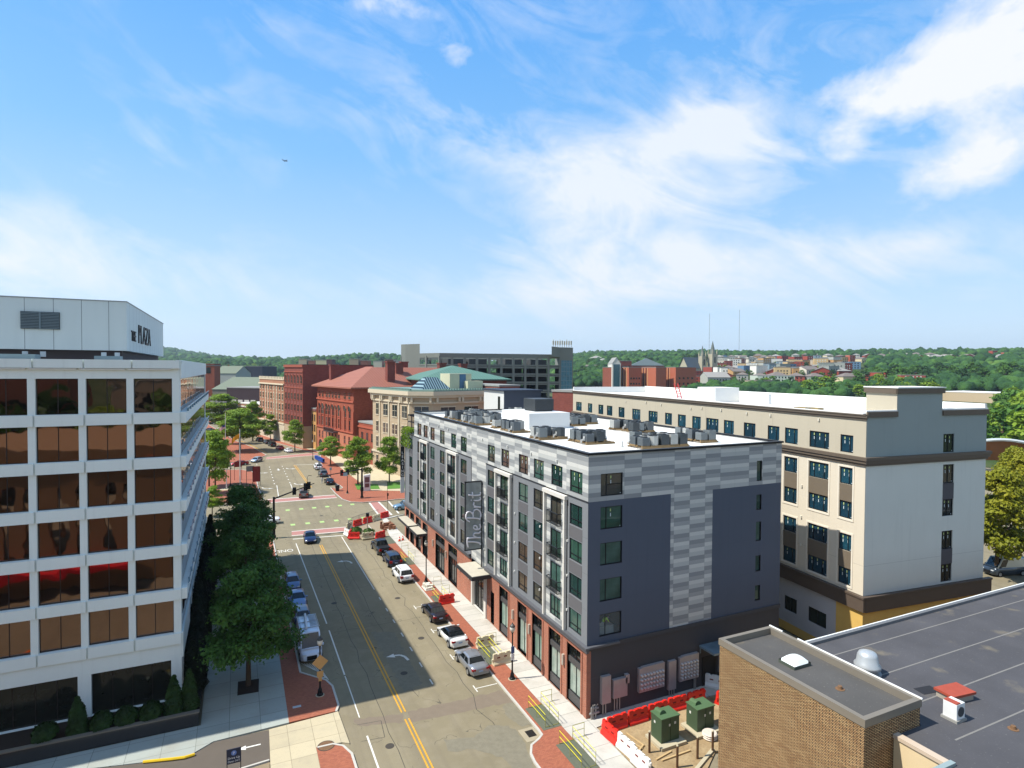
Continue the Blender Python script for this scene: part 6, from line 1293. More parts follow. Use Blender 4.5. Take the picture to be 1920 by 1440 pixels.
for (px, py, k, s_, l) in ((1868, 1078, 0, 1.08, 'yellow green tree right of the cream block by the dark van'), (1925, 1020, 0, 1.1, 'yellow green tree at the right edge behind the dark van'), (1905, 955, 0, .95, 'smaller yellow green tree farther back at the right edge')):
    x, y = G(px, py); tree(l, x, y, 0, *TY[k], rz=px*.1, sc=s_, group='yellowing trees at the right edge')
# ================================================================== buildings by two front corners
WB = {}
def wbox(w, h, m):
    k = (round(w, 1), round(h, 1), m.name)
    if k not in WB:
        a = MB(); a.box(-w/2, -.1, 0, w/2, .06, h); WB[k] = a.mesh('window', m)
    return WB[k]
def at(px, D): d = ray(px, 700); s_ = D/(d.x*_f.x+d.y*_f.y); return Vector((d.x*s_, d.y*s_))
def zat(px, py, D): d = ray(px, py); return CH+d.z*D
GW = glass('far_window_glass', ['1c2428', '262d30', '161c20', '2f3a40'], .08); WFW = mat('far_white', 'c9c6bd', .7)
def bldg(name, label, A, B, dep, z0, z1, wm_, rm=None, roof='flat', rh=3, fg=None, sgd=None, gm=None, ww=1.1, wh_=1.6, cat='building', group=None, over=.3, sidew=None, trim=None, chim=0, fgap=(.12, .12)):
    A = Vector(A); B = Vector(B); d = B-A; Wd = d.length; ang = atan2(d.y, d.x); t = thing(name, label, cat, (A.x, A.y, z0), ang, group); H_ = z1-z0
    gm = gm or GW; a = MB(); a.box(0, 0, -6, Wd, dep, H_); a.build('wall', wm_, t); rm = rm or MC.get('flat_grey') or mat('flat_grey', '8a8a86', .9, var=.15)
    r_ = MB(); ov = over
    if roof == 'flat': r_.box(-.15, -.15, H_, Wd+.15, dep+.15, H_+.45)
    elif roof == 'hip':
        k = min(Wd, dep)/2; P = [(-ov, -ov, H_), (Wd+ov, -ov, H_), (Wd+ov, dep+ov, H_), (-ov, dep+ov, H_)]
        if Wd >= dep: R1, R2 = (k, dep/2, H_+rh), (Wd-k, dep/2, H_+rh); r_.poly([P[0], P[1], R2, R1]); r_.poly([P[1], P[2], R2]); r_.poly([P[2], P[3], R1, R2]); r_.poly([P[3], P[0], R1])
        else: R1, R2 = (Wd/2, k, H_+rh), (Wd/2, dep-k, H_+rh); r_.poly([P[0], P[1], R1]); r_.poly([P[1], P[2], R2, R1]); r_.poly([P[2], P[3], R2]); r_.poly([P[3], P[0], R1, R2])
        r_.box(-ov, -ov, H_-.35, Wd+ov, dep+ov, H_+.0)
    elif roof == 'gabx':   # ridge along the front
        r_.poly([(-ov, -ov, H_), (Wd+ov, -ov, H_), (Wd+ov, dep/2, H_+rh), (-ov, dep/2, H_+rh)]); r_.poly([(Wd+ov, dep+ov, H_), (-ov, dep+ov, H_), (-ov, dep/2, H_+rh), (Wd+ov, dep/2, H_+rh)]); r_.box(-ov, -ov, H_-.25, Wd+ov, -.05, H_)
        g = MB(); g.poly([(0, 0, H_), (0, dep, H_), (0, dep/2, H_+rh*.96)]); g.poly([(Wd, 0, H_), (Wd, dep, H_), (Wd, dep/2, H_+rh*.96)]); g.build('gable', wm_, t)
    else:
        r_.poly([(-ov, -ov, H_), (Wd/2, -ov, H_+rh), (Wd/2, dep+ov, H_+rh), (-ov, dep+ov, H_)]); r_.poly([(Wd+ov, -ov, H_), (Wd+ov, dep+ov, H_), (Wd/2, dep+ov, H_+rh), (Wd/2, -ov, H_+rh)])
        g = MB(); g.poly([(0, 0, H_), (Wd, 0, H_), (Wd/2, 0, H_+rh*.96)]); g.poly([(0, dep, H_), (Wd, dep, H_), (Wd/2, dep, H_+rh*.96)]); g.build('gable', wm_, t)
    ro = r_.build('roof', rm, t)
    for k in range(chim): c = MB(); c.box(Wd*(.3+.4*k)-.3, dep*.5-.3, H_, Wd*(.3+.4*k)+.3, dep*.5+.3, H_+rh+1.1); c.build('chimney', mat('chimney_brick', '7a4a3a', .9), ro)
    if trim:
        for zt, hh, m_ in trim: c = MB(); c.box(-.25, -.25, zt, Wd+.25, dep+.25, zt+hh); c.build('cornice', m_, t)
    if fg:
        nx, zs = fg
        for k in range(nx):
            x = Wd*(fgap[0]+(1-fgap[0]-fgap[1])*(k+.5)/nx)
            for z in zs: link('window', wbox(ww, wh_, gm), t, (x, -.0, z))
    if sidew:
        nx, zs = sidew
        for k in range(nx):
            y = dep*(.08+.84*(k+.5)/nx)
            for z in zs: o = link('window', wbox(ww, wh_, gm), t, (0, y, z)); o.rotation_euler = (0, 0, -pi/2)
    if sgd:
        nx, zs = sgd
        for k in range(nx):
            y = dep*(.08+.84*(k+.5)/nx)
            for z in zs: o = link('window', wbox(ww, wh_, gm), t, (Wd, y, z)); o.rotation_euler = (0, 0, pi/2)
    return t
A13 = .2269; E13 = Vector((cos(A13), sin(A13))); U13 = Vector((-sin(A13), cos(A13)))
RBK = bricks('crimson_brick', '96492f', '843c25', '84503e', .5, .2, .02, big=.08); RBD = bricks('dull_red_brick', '7d3d31', '6c3129', '6e4a42', .5, .2, .02, big=.08); TNB = bricks('apartment_brick', 'a06a4a', '8c573a', 'a08b74', .5, .2, .02, big=.08); BFB = mat('buff_stone', 'a8957a', .8, var=.08, scale=.5); BFT = mat('buff_trim', 'beb29a', .8, var=.06); WND = glass('old_window_glass', ['2a2a2c', '3a3a3c', '4a4a48', '23272a'], .1)
def oldwin(fac, parent, u, z, w, h, arch=False, fm=None, m=None):
    key = ('o', w, h, arch, (fm or BFT).name)
    if key not in WM:
        a = MB(); a.box(-w/2-.16, -.1, -.22, w/2+.16, .05, 0); a.box(-w/2-.16, -.07, h, w/2+.16, .05, h+.2) if not arch else None
        b = MB(); b.poly([(-w/2, -.03, 0), (w/2, -.03, 0), (w/2, -.03, h), (-w/2, -.03, h)])
        if arch:
            b.poly([(w/2*cos(q), -.03, h+w/2*sin(q)) for q in [pi*k/8 for k in range(9)]]); a.tube([((w/2+.12)*cos(q), -.05, h+(w/2+.12)*sin(q)) for q in [pi*k/8 for k in range(9)]], .13, 4)
        a.box(-.04, -.06, 0, .04, -.02, h); a.box(-w/2, -.06, h*.5-.04, w/2, -.02, h*.5+.04)
        WM[key] = (a.mesh('window', fm or BFT), b.mesh('pane', WND), None)
    o = link('window', WM[key][0], parent, fac.P(u, z, .06), fac.a); link('pane', WM[key][1], o); return o
# classical buff building
CB = thing('classical_building', 'buff stone classical corner building with a bracketed cornice and green roof edge', 'building', (39.05, 144.1, 0), A13)
fw_ = Fac(0, 22, -pi/2); fch = Fac(0, 0, -pi/4); fso = Fac(4, -4, 0); SD = mat('buff_shade_stone', 'a58f78', .8, var=.08)
a = MB(); a.prism([(0, 22), (0, 0), (4, -4), (24.4, -4), (24.4, 22)], 0, 21.0); a.build('wall', BFB, CB)
a = MB()
for k in range(10): fw_.box(a, .0, 22, .6+1.9*k, .66+1.9*k, 0, .03)
for u in (4.6, 10.1, 15.8, 21.4): fw_.box(a, u-.3, u+.3, 5.5, 19.2, 0, .22)
fw_.box(a, -.2, 22.2, 18.9, 19.3, 0, .3); fch.box(a, 0, 5.65, 18.9, 19.3, 0, .3); fso.box(a, 0, 20.4, 18.9, 19.3, 0, .3); fw_.box(a, -.1, 22.1, 4.8, 5.3, 0, .3); a.build('pilaster', BFT, CB)
a = MB(); a.prism([(-1.0, 23), (-1.0, -.4), (3.6, -5), (25, -5), (25, 23)], 21.0, 22.0, 0); a.prism([(-.6, 22.6), (-.6, -.25), (3.75, -4.6), (24.6, -4.6), (24.6, 22.6)], 20.4, 21.0, 0)
for u in (.4, 1.4, 5.8, 6.8, 11.5, 12.5, 17.2, 18.2, 21.3): fw_.box(a, u-.25, u+.25, 19.3, 20.4, 0, .7)
for u in (.4, 5.2): fch.box(a, u-.25, u+.25, 19.3, 20.4, 0, .7)
for u in (1, 7.5, 8.5, 14, 15, 19.6): fso.box(a, u-.25, u+.25, 19.3, 20.4, 0, .7)
a.build('cornice', BFT, CB)
a = MB(); a.prism([(-.8, 22.8), (-.8, -.3), (3.7, -4.8), (24.8, -4.8), (24.8, 22.8)], 22.0, 22.35); 
for k in range(28): fw_.box(a, .4+.8*k, .8+.8*k, 22.35, 22.65, 0, .5)
for k in range(25): fso.box(a, .2+.8*k, .6+.8*k, 22.35, 22.65, 0, .5)
a.build('roof', mat('verdigris', '6d857a', .6, var=.1), CB)
for u, w in ((3.0, 1.5), (8.0, 2.5), (13.4, 2.6), (18.8, 2.6)):
    oldwin(fw_, CB, u, 15.2, w, 3.0)
    for z in (10.6, 6.4):
        if w > 2: oldwin(fw_, CB, u-.85, z, 1.05, 2.5); oldwin(fw_, CB, u+.85, z, 1.05, 2.5)
        else: oldwin(fw_, CB, u, z, 1.3, 2.7)
    oldwin(fw_, CB, u, 1.4, w*.8, 2.6)
for z, h in ((15.0, 3.2), (10.6, 2.5), (6.4, 2.5)): oldwin(fch, CB, 2.8, z, 3.6, h)
for u in (4.4, 11.4, 17.6):
    for z in (15.2, 10.6, 6.4): oldwin(fso, CB, u, z, 4.2, 2.8)
a = MB(); a.poly([(4.5, 2, 22.4), (13, 2, 22.4), (10.5, 5, 25.4), (7, 5, 25.4)]); a.poly([(13, 2, 22.4), (13, 9, 22.4), (10.5, 6, 25.4), (10.5, 5, 25.4)]); a.poly([(4.5, 9, 22.4), (4.5, 2, 22.4), (7, 5, 25.4), (7, 6, 25.4)]); a.poly([(13, 9, 22.4), (4.5, 9, 22.4), (7, 6, 25.4), (10.5, 6, 25.4)])
t = NT('standing_seam'); v_, u_, z_ = t.wallvec(); s_ = t.n('ShaderNodeSeparateXYZ'); t.l(t.obj(), s_.inputs[0]); f_ = t.math('FRACT', t.math('MULTIPLY', s_.outputs[0], 1.4)); a.build('roof_lantern', t.fin(t.mix(t.math('LESS_THAN', f_, .45), lin('2b3a42'), lin('8fa6a8')), .35, .2), CB)
a = MB(); a.box(14.5, 5, 22.3, 21.5, 10, 26.4); a.box(19, 3, 22.3, 24, 6, 24.4); a.build('plant_room', mat('cream_plant_room', 'b9b79b', .7, var=.08), CB); a = MB(); a.box(17.6, 4.9, 22.4, 19.6, 5.0, 26.2); a.build('plant_door', mat('blue_door', '4a6a88', .6), CB)
SB = bldg('brick_building', 'plain brown brick block adjoining the classical building at its right', Vector((39.05, 144.1))+E13*24.5-U13*4, Vector((39.05, 144.1))+E13*31.5-U13*4, 16, 0, 23.0, RBD)
# red Romanesque building
RO = thing('romanesque_building', 'red brick and terracotta building with arched windows and a red hipped roof', 'building', (31.44, 180.3, 0), A13)
RL = 30.6; fw_ = Fac(0, RL, -pi/2); TC = mat('terracotta', 'a0513a', .8, var=.08, scale=.5); PKS = mat('pink_sandstone', 'a8694f', .8, var=.1, scale=.4)
a = MB(); a.box(0, 0, 7.6, 24, RL, 22); a.build('wall', RBK, RO); a = MB(); a.box(-.08, -.05, 0, 24, RL+.05, 7.6); a.build('base_wall', PKS, RO)
a = MB(); fw_.box(a, -.1, RL+.1, 8.0, 8.5, 0, .35); fw_.box(a, -.1, RL+.1, 17.3, 17.8, 0, .3); fw_.box(a, 0, RL, 19.6, 19.8, 0, .12)
for k in range(10): fw_.box(a, .1+3.37*k, .5+3.37*k, 8.5, 14.6, 0, .3)
a.build('string_course', TC, RO)
CU = [2.3, 5.1, 8.7, 11.2, 13.9, 16.6, 19.3, 23.9, 27.4]
for i, u in enumerate(CU):
    big = i not in (3, 5)
    oldwin(fw_, RO, u, 18.2, 1.3, 1.9, fm=TC); oldwin(fw_, RO, u, 12.6, 1.9 if big else 1.4, 2.6, True, fm=TC); oldwin(fw_, RO, u, 8.9, 1.2, 2.9, fm=TC); oldwin(fw_, RO, u, 4.6, 1.3, 2.2, fm=TC)
for u in (3.6, 15.2, 26.4): oldwin(fw_, RO, u, .1, 3.6, 2.0, True, fm=PKS)
a = MB(); fw_.box(a, 10, 18.5, 7.3, 7.6, 0, 1.7); [fw_.box(a, 10+.4*k, 10.08+.4*k, 7.6, 8.6, 1.5, 1.6) for k in range(22)]; fw_.box(a, 10, 18.5, 8.6, 8.75, 1.45, 1.7); a.build('balcony', mat('iron_brown', '4b3a36', .7), RO)
def seamroof(name, c):
    t = NT(name); s_ = t.n('ShaderNodeSeparateXYZ'); t.l(t.obj(), s_.inputs[0]); f_ = t.math('FRACT', t.math('MULTIPLY', s_.outputs[0], 1.1)); o = t.mix(t.noise(.3, 4), tuple(x*.85 for x in lin(c)), lin(c)); return t.fin(t.mix(t.math('LESS_THAN', f_, .16), o, tuple(x*.6 for x in lin(c))), .7, 0, .3)
RRF = seamroof('red_seam_roof', '97604e')
a = MB(); o_ = 1.5; P = [(-o_, -o_, 22), (25, -o_, 22), (25, RL+o_, 22), (-o_, RL+o_, 22)]; R1, R2 = (12, 13, 28.3), (12, 18, 28.3); a.poly([P[0], P[1], R1]); a.poly([P[1], P[2], R2, R1]); a.poly([P[2], P[3], R2]); a.poly([P[3], P[0], R1, R2]); a.box(-o_, -o_, 21.55, 25, RL+o_, 22.0)
a.poly([(14, 2, 22), (52, 2, 22), (46, 12, 28.1), (12, 13, 28.1)]); a.poly([(52, 2, 22), (52, 24, 22), (46, 12, 28.1)]); a.poly([(52, 24, 22), (14, 24, 22), (12, 13, 28.1), (46, 12, 28.1)]); ro = a.build('roof', RRF, RO)
a = MB(); a.box(24, 3, 0, 51, 23, 22); a.build('rear_wing', RBD, RO)
for x, y, z in ((2.2, 24, 28.6), (12, 2.0, 29.6), (18.5, 9, 29.2), (31, 2.2, 29.4), (40, 3, 29.2), (24, 16, 29.8)): c = MB(); c.box(x, y, 20, x+2.6, y+1.6, z); c.box(x-.2, y-.2, z, x+2.8, y+1.8, z+.35); c.build('chimney', RBD, ro)
for w in (0,): pass
bldg('brick_building', 'small low red building between the Romanesque and the classical ones', Vector((31.44, 180.3))-U13*13.2+E13*1.2, Vector((31.44, 180.3))-U13*13.2+E13*18, 12.4, 0, 11.6, RBK, sidew=(3, (2.0, 6.5)), ww=1.3, wh_=2.4, gm=WND, trim=[(10.2, .5, TC)], rm=mat('flat_grey', '8a8a86', .9))
bldg('narrow_building', 'narrow ochre building squeezed between two red brick blocks', Vector((24.3, 210.6))+U13*.2, Vector((24.3, 210.6))+U13*.2+E13*14, 4.6, 0, 13.6, mat('ochre_stucco', 'b98d55', .8, var=.08), sidew=(2, (2.5, 6.0, 9.5)), ww=1.0, wh_=2.3, gm=WND, trim=[(13.0, .7, mat('maroon_cornice', '6c4640', .8))])
def multi(tl, lab, org, L, H_, m, mb_, n, zs, arch=(), base=0, dep=26, name='brick_building', fm=None):
    t = thing(name, lab, 'building', (*org, 0), A13); a = MB(); a.box(0, 0, base, dep, L, H_); a.build('wall', m, t)
    if base: a = MB(); a.box(-.1, -.1, 0, dep, L+.1, base); a.build('base_wall', mb_, t)
    f_ = Fac(0, L, -pi/2)
    for k in range(n):
        for z in zs: oldwin(f_, t, L*(k+.5)/n, z, 1.4, 2.2, z in arch, fm=fm)
    return t, f_
t, f_ = multi(0, 'tall dark red brick block with a row of arched top windows', (20.35, 214.4), 20.4, 28.8, RBD, BFB, 6, (8.6, 12.6, 16.6, 22.4), (22.4,), 7.6, fm=mat('maroon_trim', '8c4a38', .8))
a = MB()
for z, h, d in ((28.0, .9, .35), (26.2, .4, .25), (20.6, .4, .2), (7.4, .4, .25)): f_.box(a, -.1, 20.5, z, z+h, 0, d)
for k in range(7): f_.box(a, 20.4*k/6-.2 if k else 0, 20.4*k/6+.2 if k < 6 else 20.4, 8, 26.2, 0, .12)
a.build('trim', mat('maroon_trim', '8c4a38'), t); a = MB(); a.box(.2, .2, 28.8, 26, 20.2, 29.0); a.build('roof', mat('dark_flat_roof', '3c3434', .9), t)
for k in range(3): oldwin(f_, t, 3.5+6.5*k, 1.2, 3.2, 3.6)
t, f_ = multi(0, 'tan brick apartment house with white stone strips, left of the tall red block', (15.7, 235.0), 33.0, 23.2, TNB, BFT, 9, (8.2, 12.0, 15.8, 19.4), (), 6.8, name='apartment_house')
a = MB()
for u in (9, 12.4, 20.6, 24): f_.box(a, u-.25, u+.25, 7, 21, 0, .15)
f_.box(a, -.1, 33.1, 6.6, 7.1, 0, .3); f_.box(a, -.1, 33.1, 21.3, 21.8, 0, .5); f_.box(a, 0, 33, 23.2, 23.5, 0, .2)
for k in range(17): f_.box(a, 2*k, 2*k+1.1, 23.5, 24.4, -.3, .2)
a.build('stone_trim', mat('pale_stone', 'c9bda2', .8), t); a = MB(); a.box(.3, .3, 23.2, 25, 32.7, 23.35); a.build('roof', MC['dark_flat_roof'], t)
for k in range(5): oldwin(f_, t, 3.5+6.5*k, .8, 3.0, 4.0)
# parking garage
def garage():
    A = at(752, 246); B = at(824, 230); C = at(1050, 243); D_ = at(1074, 246); back = Vector((.32, .95)).normalized()*46
    t = thing('parking_garage', 'long concrete multi storey car park with a stair tower at each end', 'parking garage', (0, 0, 0)); CG = mat('garage_concrete', '72766f', .85, var=.1, scale=.15)
    a = MB(); sl = MB(); zt = 33.9
    def face(P, Q, n, lv, mb):
        d = Q-P; f_ = Fac(P.x, P.y, atan2(d.y, d.x)); L = d.length; ops = []
        for k in range(n):
            for z0, z1 in lv: ops.append((L*k/n+.45, L*(k+1)/n-.45, z0, z1))
        f_.wall(mb, 0, L, 0, zt, ops, depth=.7)
        for k in range(n+1): f_.box(mb, max(0, L*k/n-.45), min(L, L*k/n+.45), 0, zt-1.0, 0, .25)
    lv = [(29.6, 32.2), (26.1, 28.1), (22.8, 24.8), (19.5, 21.5), (16.2, 18.2), (12.9, 14.9), (9.6, 11.6), (6.3, 8.3)]
    face(B, C, 10, lv, a); b = MB(); face(A, B, 3, lv, b); a.build('long_wall', CG, t); b.build('end_wall', CG, t)
    Q0, Q1 = A+back, C+back
    for z in [l[0]-.9 for l in lv[:6]]: sl.prism([tuple(A), tuple(B), tuple(C), tuple(Q1), tuple(Q0)], z, z+.4)
    sl.build('floor_slab', mat('garage_slab', '5a5a56', .9), t)
    w = MB(); face(Q1, Q0, 12, lv, w); w.build('rear_wall', CG, t)
    cr = MB()
    for k in (.12, .3, .62, .85): p = B+(C-B)*k+back*.5; cr.box(p.x-4, p.y-4, 0, p.x+4, p.y+4, 32)
    cr.build('core', mat('garage_core', '3c3e3e', .9), t)
    tw = MB(); tw.prism([tuple(A), tuple(at(760, 243)), tuple(at(787, 238)), tuple(at(787, 244)), tuple(A+back*.15)], 10, zat(770, 645, 240)); tw.build('left_stair_tower', CG, t)
    tw = MB(); tw.prism([tuple(C), tuple(D_), tuple(D_+back*.25), tuple(C+back*.25)], 0, zat(1060, 650, 236)); tw.prism([tuple(at(1034, 234)), tuple(C), tuple(C+back*.2), tuple(at(1034, 244))], zt-1, zat(1042, 650, 236)); tw.build('right_stair_tower', CG, t)
    d = D_-C; f_ = Fac(C.x, C.y, atan2(d.y, d.x)); g = MB(); f_.box(g, .4, d.length-.5, 5, 31.5, 0, .12); g.build('stair_glazing', glass('stair_glass', ['4f7c8c'], .12, warp=.1), t)
    g = MB()
    for k in range(14): f_.box(g, .4, d.length-.5, 6+1.9*k, 6.15+1.9*k, .12, .2)
    for k in range(4): f_.box(g, .5+1.3*k, .62+1.3*k, 5, 31.5, .12, .2)
    g.build('glazing_bar', mat('bar_grey', '6f8288', .6), t)
    for k in range(9): 
        p = at(1037+4.2*k, 236+2*(k % 2)); z0 = zat(1050, 650, 236); n = MB(); n.tube([(p.x, p.y, z0-.3), (p.x, p.y, z0+2.9-.4*(k % 3))], .12, 5); n.box(p.x-.3, p.y-.2, z0+.8, p.x+.2, p.y+.2, z0+2.3); n.build('antenna', mat('antenna_grey', 'a9a698', .6), t)
garage()
hall = bldg('hall', 'long hall with a pale green hipped metal roof', at(792, 176), at(950, 186), 30, 0, zat(940, 711, 184), RBD, rm=seamroof('green_seam_roof', '587b6e'), roof='hip', rh=4.2, over=1.2)
bldg('brick_building', 'brown brick building with a relief arch behind the stair tower', at(1036, 128), at(1078, 124), 16, 0, zat(1050, 735, 126), RBD, trim=[(15.5, .5, RBK)], sidew=None, fg=(3, (13.5, 17)), ww=1.6, wh_=1.6)
bldg('brick_building', 'small orange brick gable beside the white stair tower', at(968, 150), at(984, 150), 10, 0, zat(975, 740, 150), mat('orange_brick', 'a5633e', .85))
# the group at the far left of the street
DB = mat('dark_brick_paint', '3d3135', .85, var=.1)
bldg('shop_building', 'low tan brick corner shop with a red awning at the far junction', at(446, 262), at(487, 250), 18, 0, zat(465, 758, 256), TNB, fg=(6, (1.2, 7.0)), ww=1.6, wh_=2.0, trim=[(10.6, .6, WFW)], rm=WFW)
bldg('dark_building', 'dark brown two storey building with white windows behind the corner shop', at(425, 300), at(488, 296), 20, 0, zat(450, 728, 298), DB, fg=(4, (9.4,)), ww=2.6, wh_=2.2, gm=WFW)
bldg('white_building', 'low white building at the far left behind the wide tree', at(393, 300), at(426, 302), 16, 0, zat(410, 745, 300), WFW, fg=(3, (6,)))
bldg('hipped_hall', 'wide hall with a grey green shingle roof behind the dark building', at(398, 350), at(490, 345), 40, 0, zat(430, 730, 348), mat('hall_wall', '6f6a60', .8), rm=mat('grey_green_shingle', '6b7362', .9, var=.08), roof='gabx', rh=7)
bldg('brick_tower', 'square brick tower with a battlemented top behind the office block', at(380, 400), at(402, 400), 8, 0, zat(390, 686, 400), RBK, fg=(1, (24,)), ww=3, wh_=4, trim=[(29.5, 1.0, RBD)])
bldg('dark_slab', 'long dark flat building among the trees at the left', at(460, 620), at(492, 618), 30, terr(60, 600), zat(470, 687, 620), mat('navy_wall', '2b303f', .8))
bldg('grey_house', 'pale grey gabled house behind the brick tower', at(402, 470), at(442, 468), 22, 0, zat(420, 700, 470), mat('pale_grey_wall', '9a9c96', .8), roof='gabx', rh=6, rm=mat('grey_green_shingle', '6b7362'), chim=1)
# row of roofs seen over the tall red block
for k, (p0, p1, yt, c) in enumerate(((560, 575, 673, 'a89a80'), (578, 590, 676, '8c5a48'), (592, 612, 675, 'c0b58e'), (612, 622, 674, '5d3a3a'), (655, 672, 673, '9a8870'), (676, 690, 676, '7a4a3c'), (700, 716, 677, 'b5ae9c'), (722, 738, 674, '6e4236'), (738, 750, 676, '8f9490'))):
    bldg('distant_building', ('small pale building over the tall red block', 'low reddish building over the tall red block', 'cream flat building over the tall red block', 'dark narrow building over the red hipped roof', 'tan building above the red hipped roof ridge', 'brown building above the red roof chimneys', 'pale building left of the parking garage tower', 'dark red building next to the parking garage tower', 'grey building touching the parking garage tower')[k], at(p0, 640), at(p1, 640), 14, terr(*at(p0, 640))-2, zat(p0, yt, 640), mat('far_'+c, c, .8), fg=(3, (6,)), group='roofs between the street and the left hills')
# school complex
SKB = bricks('school_brick', '9c5540', '8a4634', '8c6152', .8, .3, .02, big=.06); D0 = 560
def sk(lab, p0, p1, D1, D2, yt, nm='school_wing', **k): z0 = terr(*at(p0, D1))-4; return bldg(nm, lab, at(p0, D1), at(p1, D2), k.pop('dep', 26), z0, zat(p0, yt, D1), k.pop('m', SKB), **k)
sk('left brick wing of the large school with a blank front', 1130, 1149, 560, 556, 689, fg=None)
t = sk('white framed glass gable tower of the large school', 1148, 1164, 552, 552, 682, m=WFW, roof='gaby', rh=6, fg=None, nm='gable_tower'); c = MB(); Lw = (at(1164, 552)-at(1148, 552)).length; c.box(1, -.3, 4, Lw-1, -.05, zat(1156, 683, 552)-t.location.z); c.build('glazing', glass('teal_glass', ['2d5560'], .1, warp=.1), t)
sk('tall dark red wing behind the school glass tower', 1163, 1184, 590, 590, 677, m=RBD, fg=(3, (18, 25)), ww=2, wh_=3)
BUF = mat('buff_window_strip', 'b98f62', .8)
for p0, p1, da, db, dp, lab in ((1164, 1179, 562, 549, 14, 'first striped wing of the school, beside the glass tower'), (1198, 1230, 566, 540, 11, 'middle striped wing of the school'), (1241, 1267, 566, 542, 21, 'right striped wing of the school with a dark shaded end')):
    t = sk(lab, p0, p1, da, db, 689, fg=None, dep=dp, sgd=(4, (6, 11, 16)) if dp != 11 else None, ww=1.7, wh_=1.7, m=mat('school_lit_brick', 'a35a41', .85, var=.1)); Wd = (at(p1, db)-at(p0, da)).length
    for k in range(max(5, int(Wd*.62/2.2))): c = MB(); x = .8+2.2*k; c.box(x, -.2, 1, x+.9, .0, zat(p0, 690, da)-t.location.z); c.build('window_strip', GW if k % 2 else BUF, t)
t = sk('long hall of the school with a grey hipped roof and green cupola', 1184, 1245, 620, 616, 685, roof='hip', rh=8, rm=mat('slate_grey', '4d595b', .8), dep=34, nm='school_hall'); c = MB(); c.lathe([(3, 20), (3, 30), (3.4, 31), (2.4, 33), (.4, 34.5)], 10, c=((at(1245, 616)-at(1184, 620)).length*.45, 16, 0)); c.build('cupola', mat('copper_green', '3f6a62', .6), t)
# church with two spires
ST = mat('church_stone', 'a39c86', .85, var=.12, scale=.1); SL_ = mat('slate_roof', '46525a', .7)
x0 = at(1292, 780); z0 = terr(*x0)-6; t = thing('church', 'grey stone church with two pointed spires on the hillside', 'church', (0, 0, 0)); A, B = at(1290, 780), at(1326, 800); d = (B-A).normalized(); n = Vector((-d.y, d.x)); L = (B-A).length; ze, zr = zat(1300, 690, 785), zat(1300, 670, 785)
a = MB(); Q = lambda s_, w_, z: (*(A+d*s_+n*w_), z)
a.poly([Q(0, 0, z0), Q(0, 16, z0), Q(0, 16, ze), Q(0, 8, zr), Q(0, 0, ze)]); a.poly([Q(0, 0, z0), Q(L, 0, z0), Q(L, 0, ze), Q(0, 0, ze)]); a.poly([Q(L, 0, z0), Q(L, 16, z0), Q(L, 16, ze), Q(L, 8, zr), Q(L, 0, ze)]); a.poly([Q(0, 16, z0), Q(L, 16, z0), Q(L, 16, ze), Q(0, 16, ze)]); a.build('nave', ST, t)
a = MB(); a.poly([Q(-1, -.6, ze-.5), Q(L, -.6, ze-.5), Q(L, 8, zr+.3), Q(-1, 8, zr+.3)]); a.poly([Q(-1, 16.6, ze-.5), Q(L, 16.6, ze-.5), Q(L, 8, zr+.3), Q(-1, 8, zr+.3)]); a.build('roof', SL_, t)
for px, yt, yb, w in ((1335.5, 639.5, 664, 4.6), (1316.5, 648, 668, 3.6)):
    c = at(px, 795); zt, zb = zat(px, yt, 795), zat(px, yb, 795); a = MB(); a.box(c.x-w, c.y-w, z0, c.x+w, c.y+w, zb); [a.lathe([(.9, zb-2), (.9, zb+2), (.1, zb+7)], 5, c=(c.x+sx*w*.85, c.y+sy*w*.85, 0)) for sx in (-1, 1) for sy in (-1, 1)]; a.build('tower', ST, t)
    a = MB(); a.lathe([(w*.95, zb), (w*.55, zb+(zt-zb)*.4), (.12, zt)], 8, c=(c.x, c.y, 0)); a.build('spire', mat('spire_slate', '5f665f', .7), t); b = MB(); b.box(c.x-1.0, c.y-w-.15, zb-12, c.x+1.0, c.y-w, zb-4); b.build('belfry_window', GW, t)
for px, y0, y1, l in ((1329, 588, 652, 'thin lattice radio mast behind the church, the left and lower one'), (1385, 581, 652, 'taller thin radio mast right of the church')):
    c = at(px, 2300); o = MB(); o.tube([(c.x, c.y, zat(px, y1, 2300)-20), (c.x, c.y, zat(px, y0, 2300))], .75, 5); tag(o.build('radio_mast', mat('mast_grey', '8a8f94', .6), None), l, 'mast')
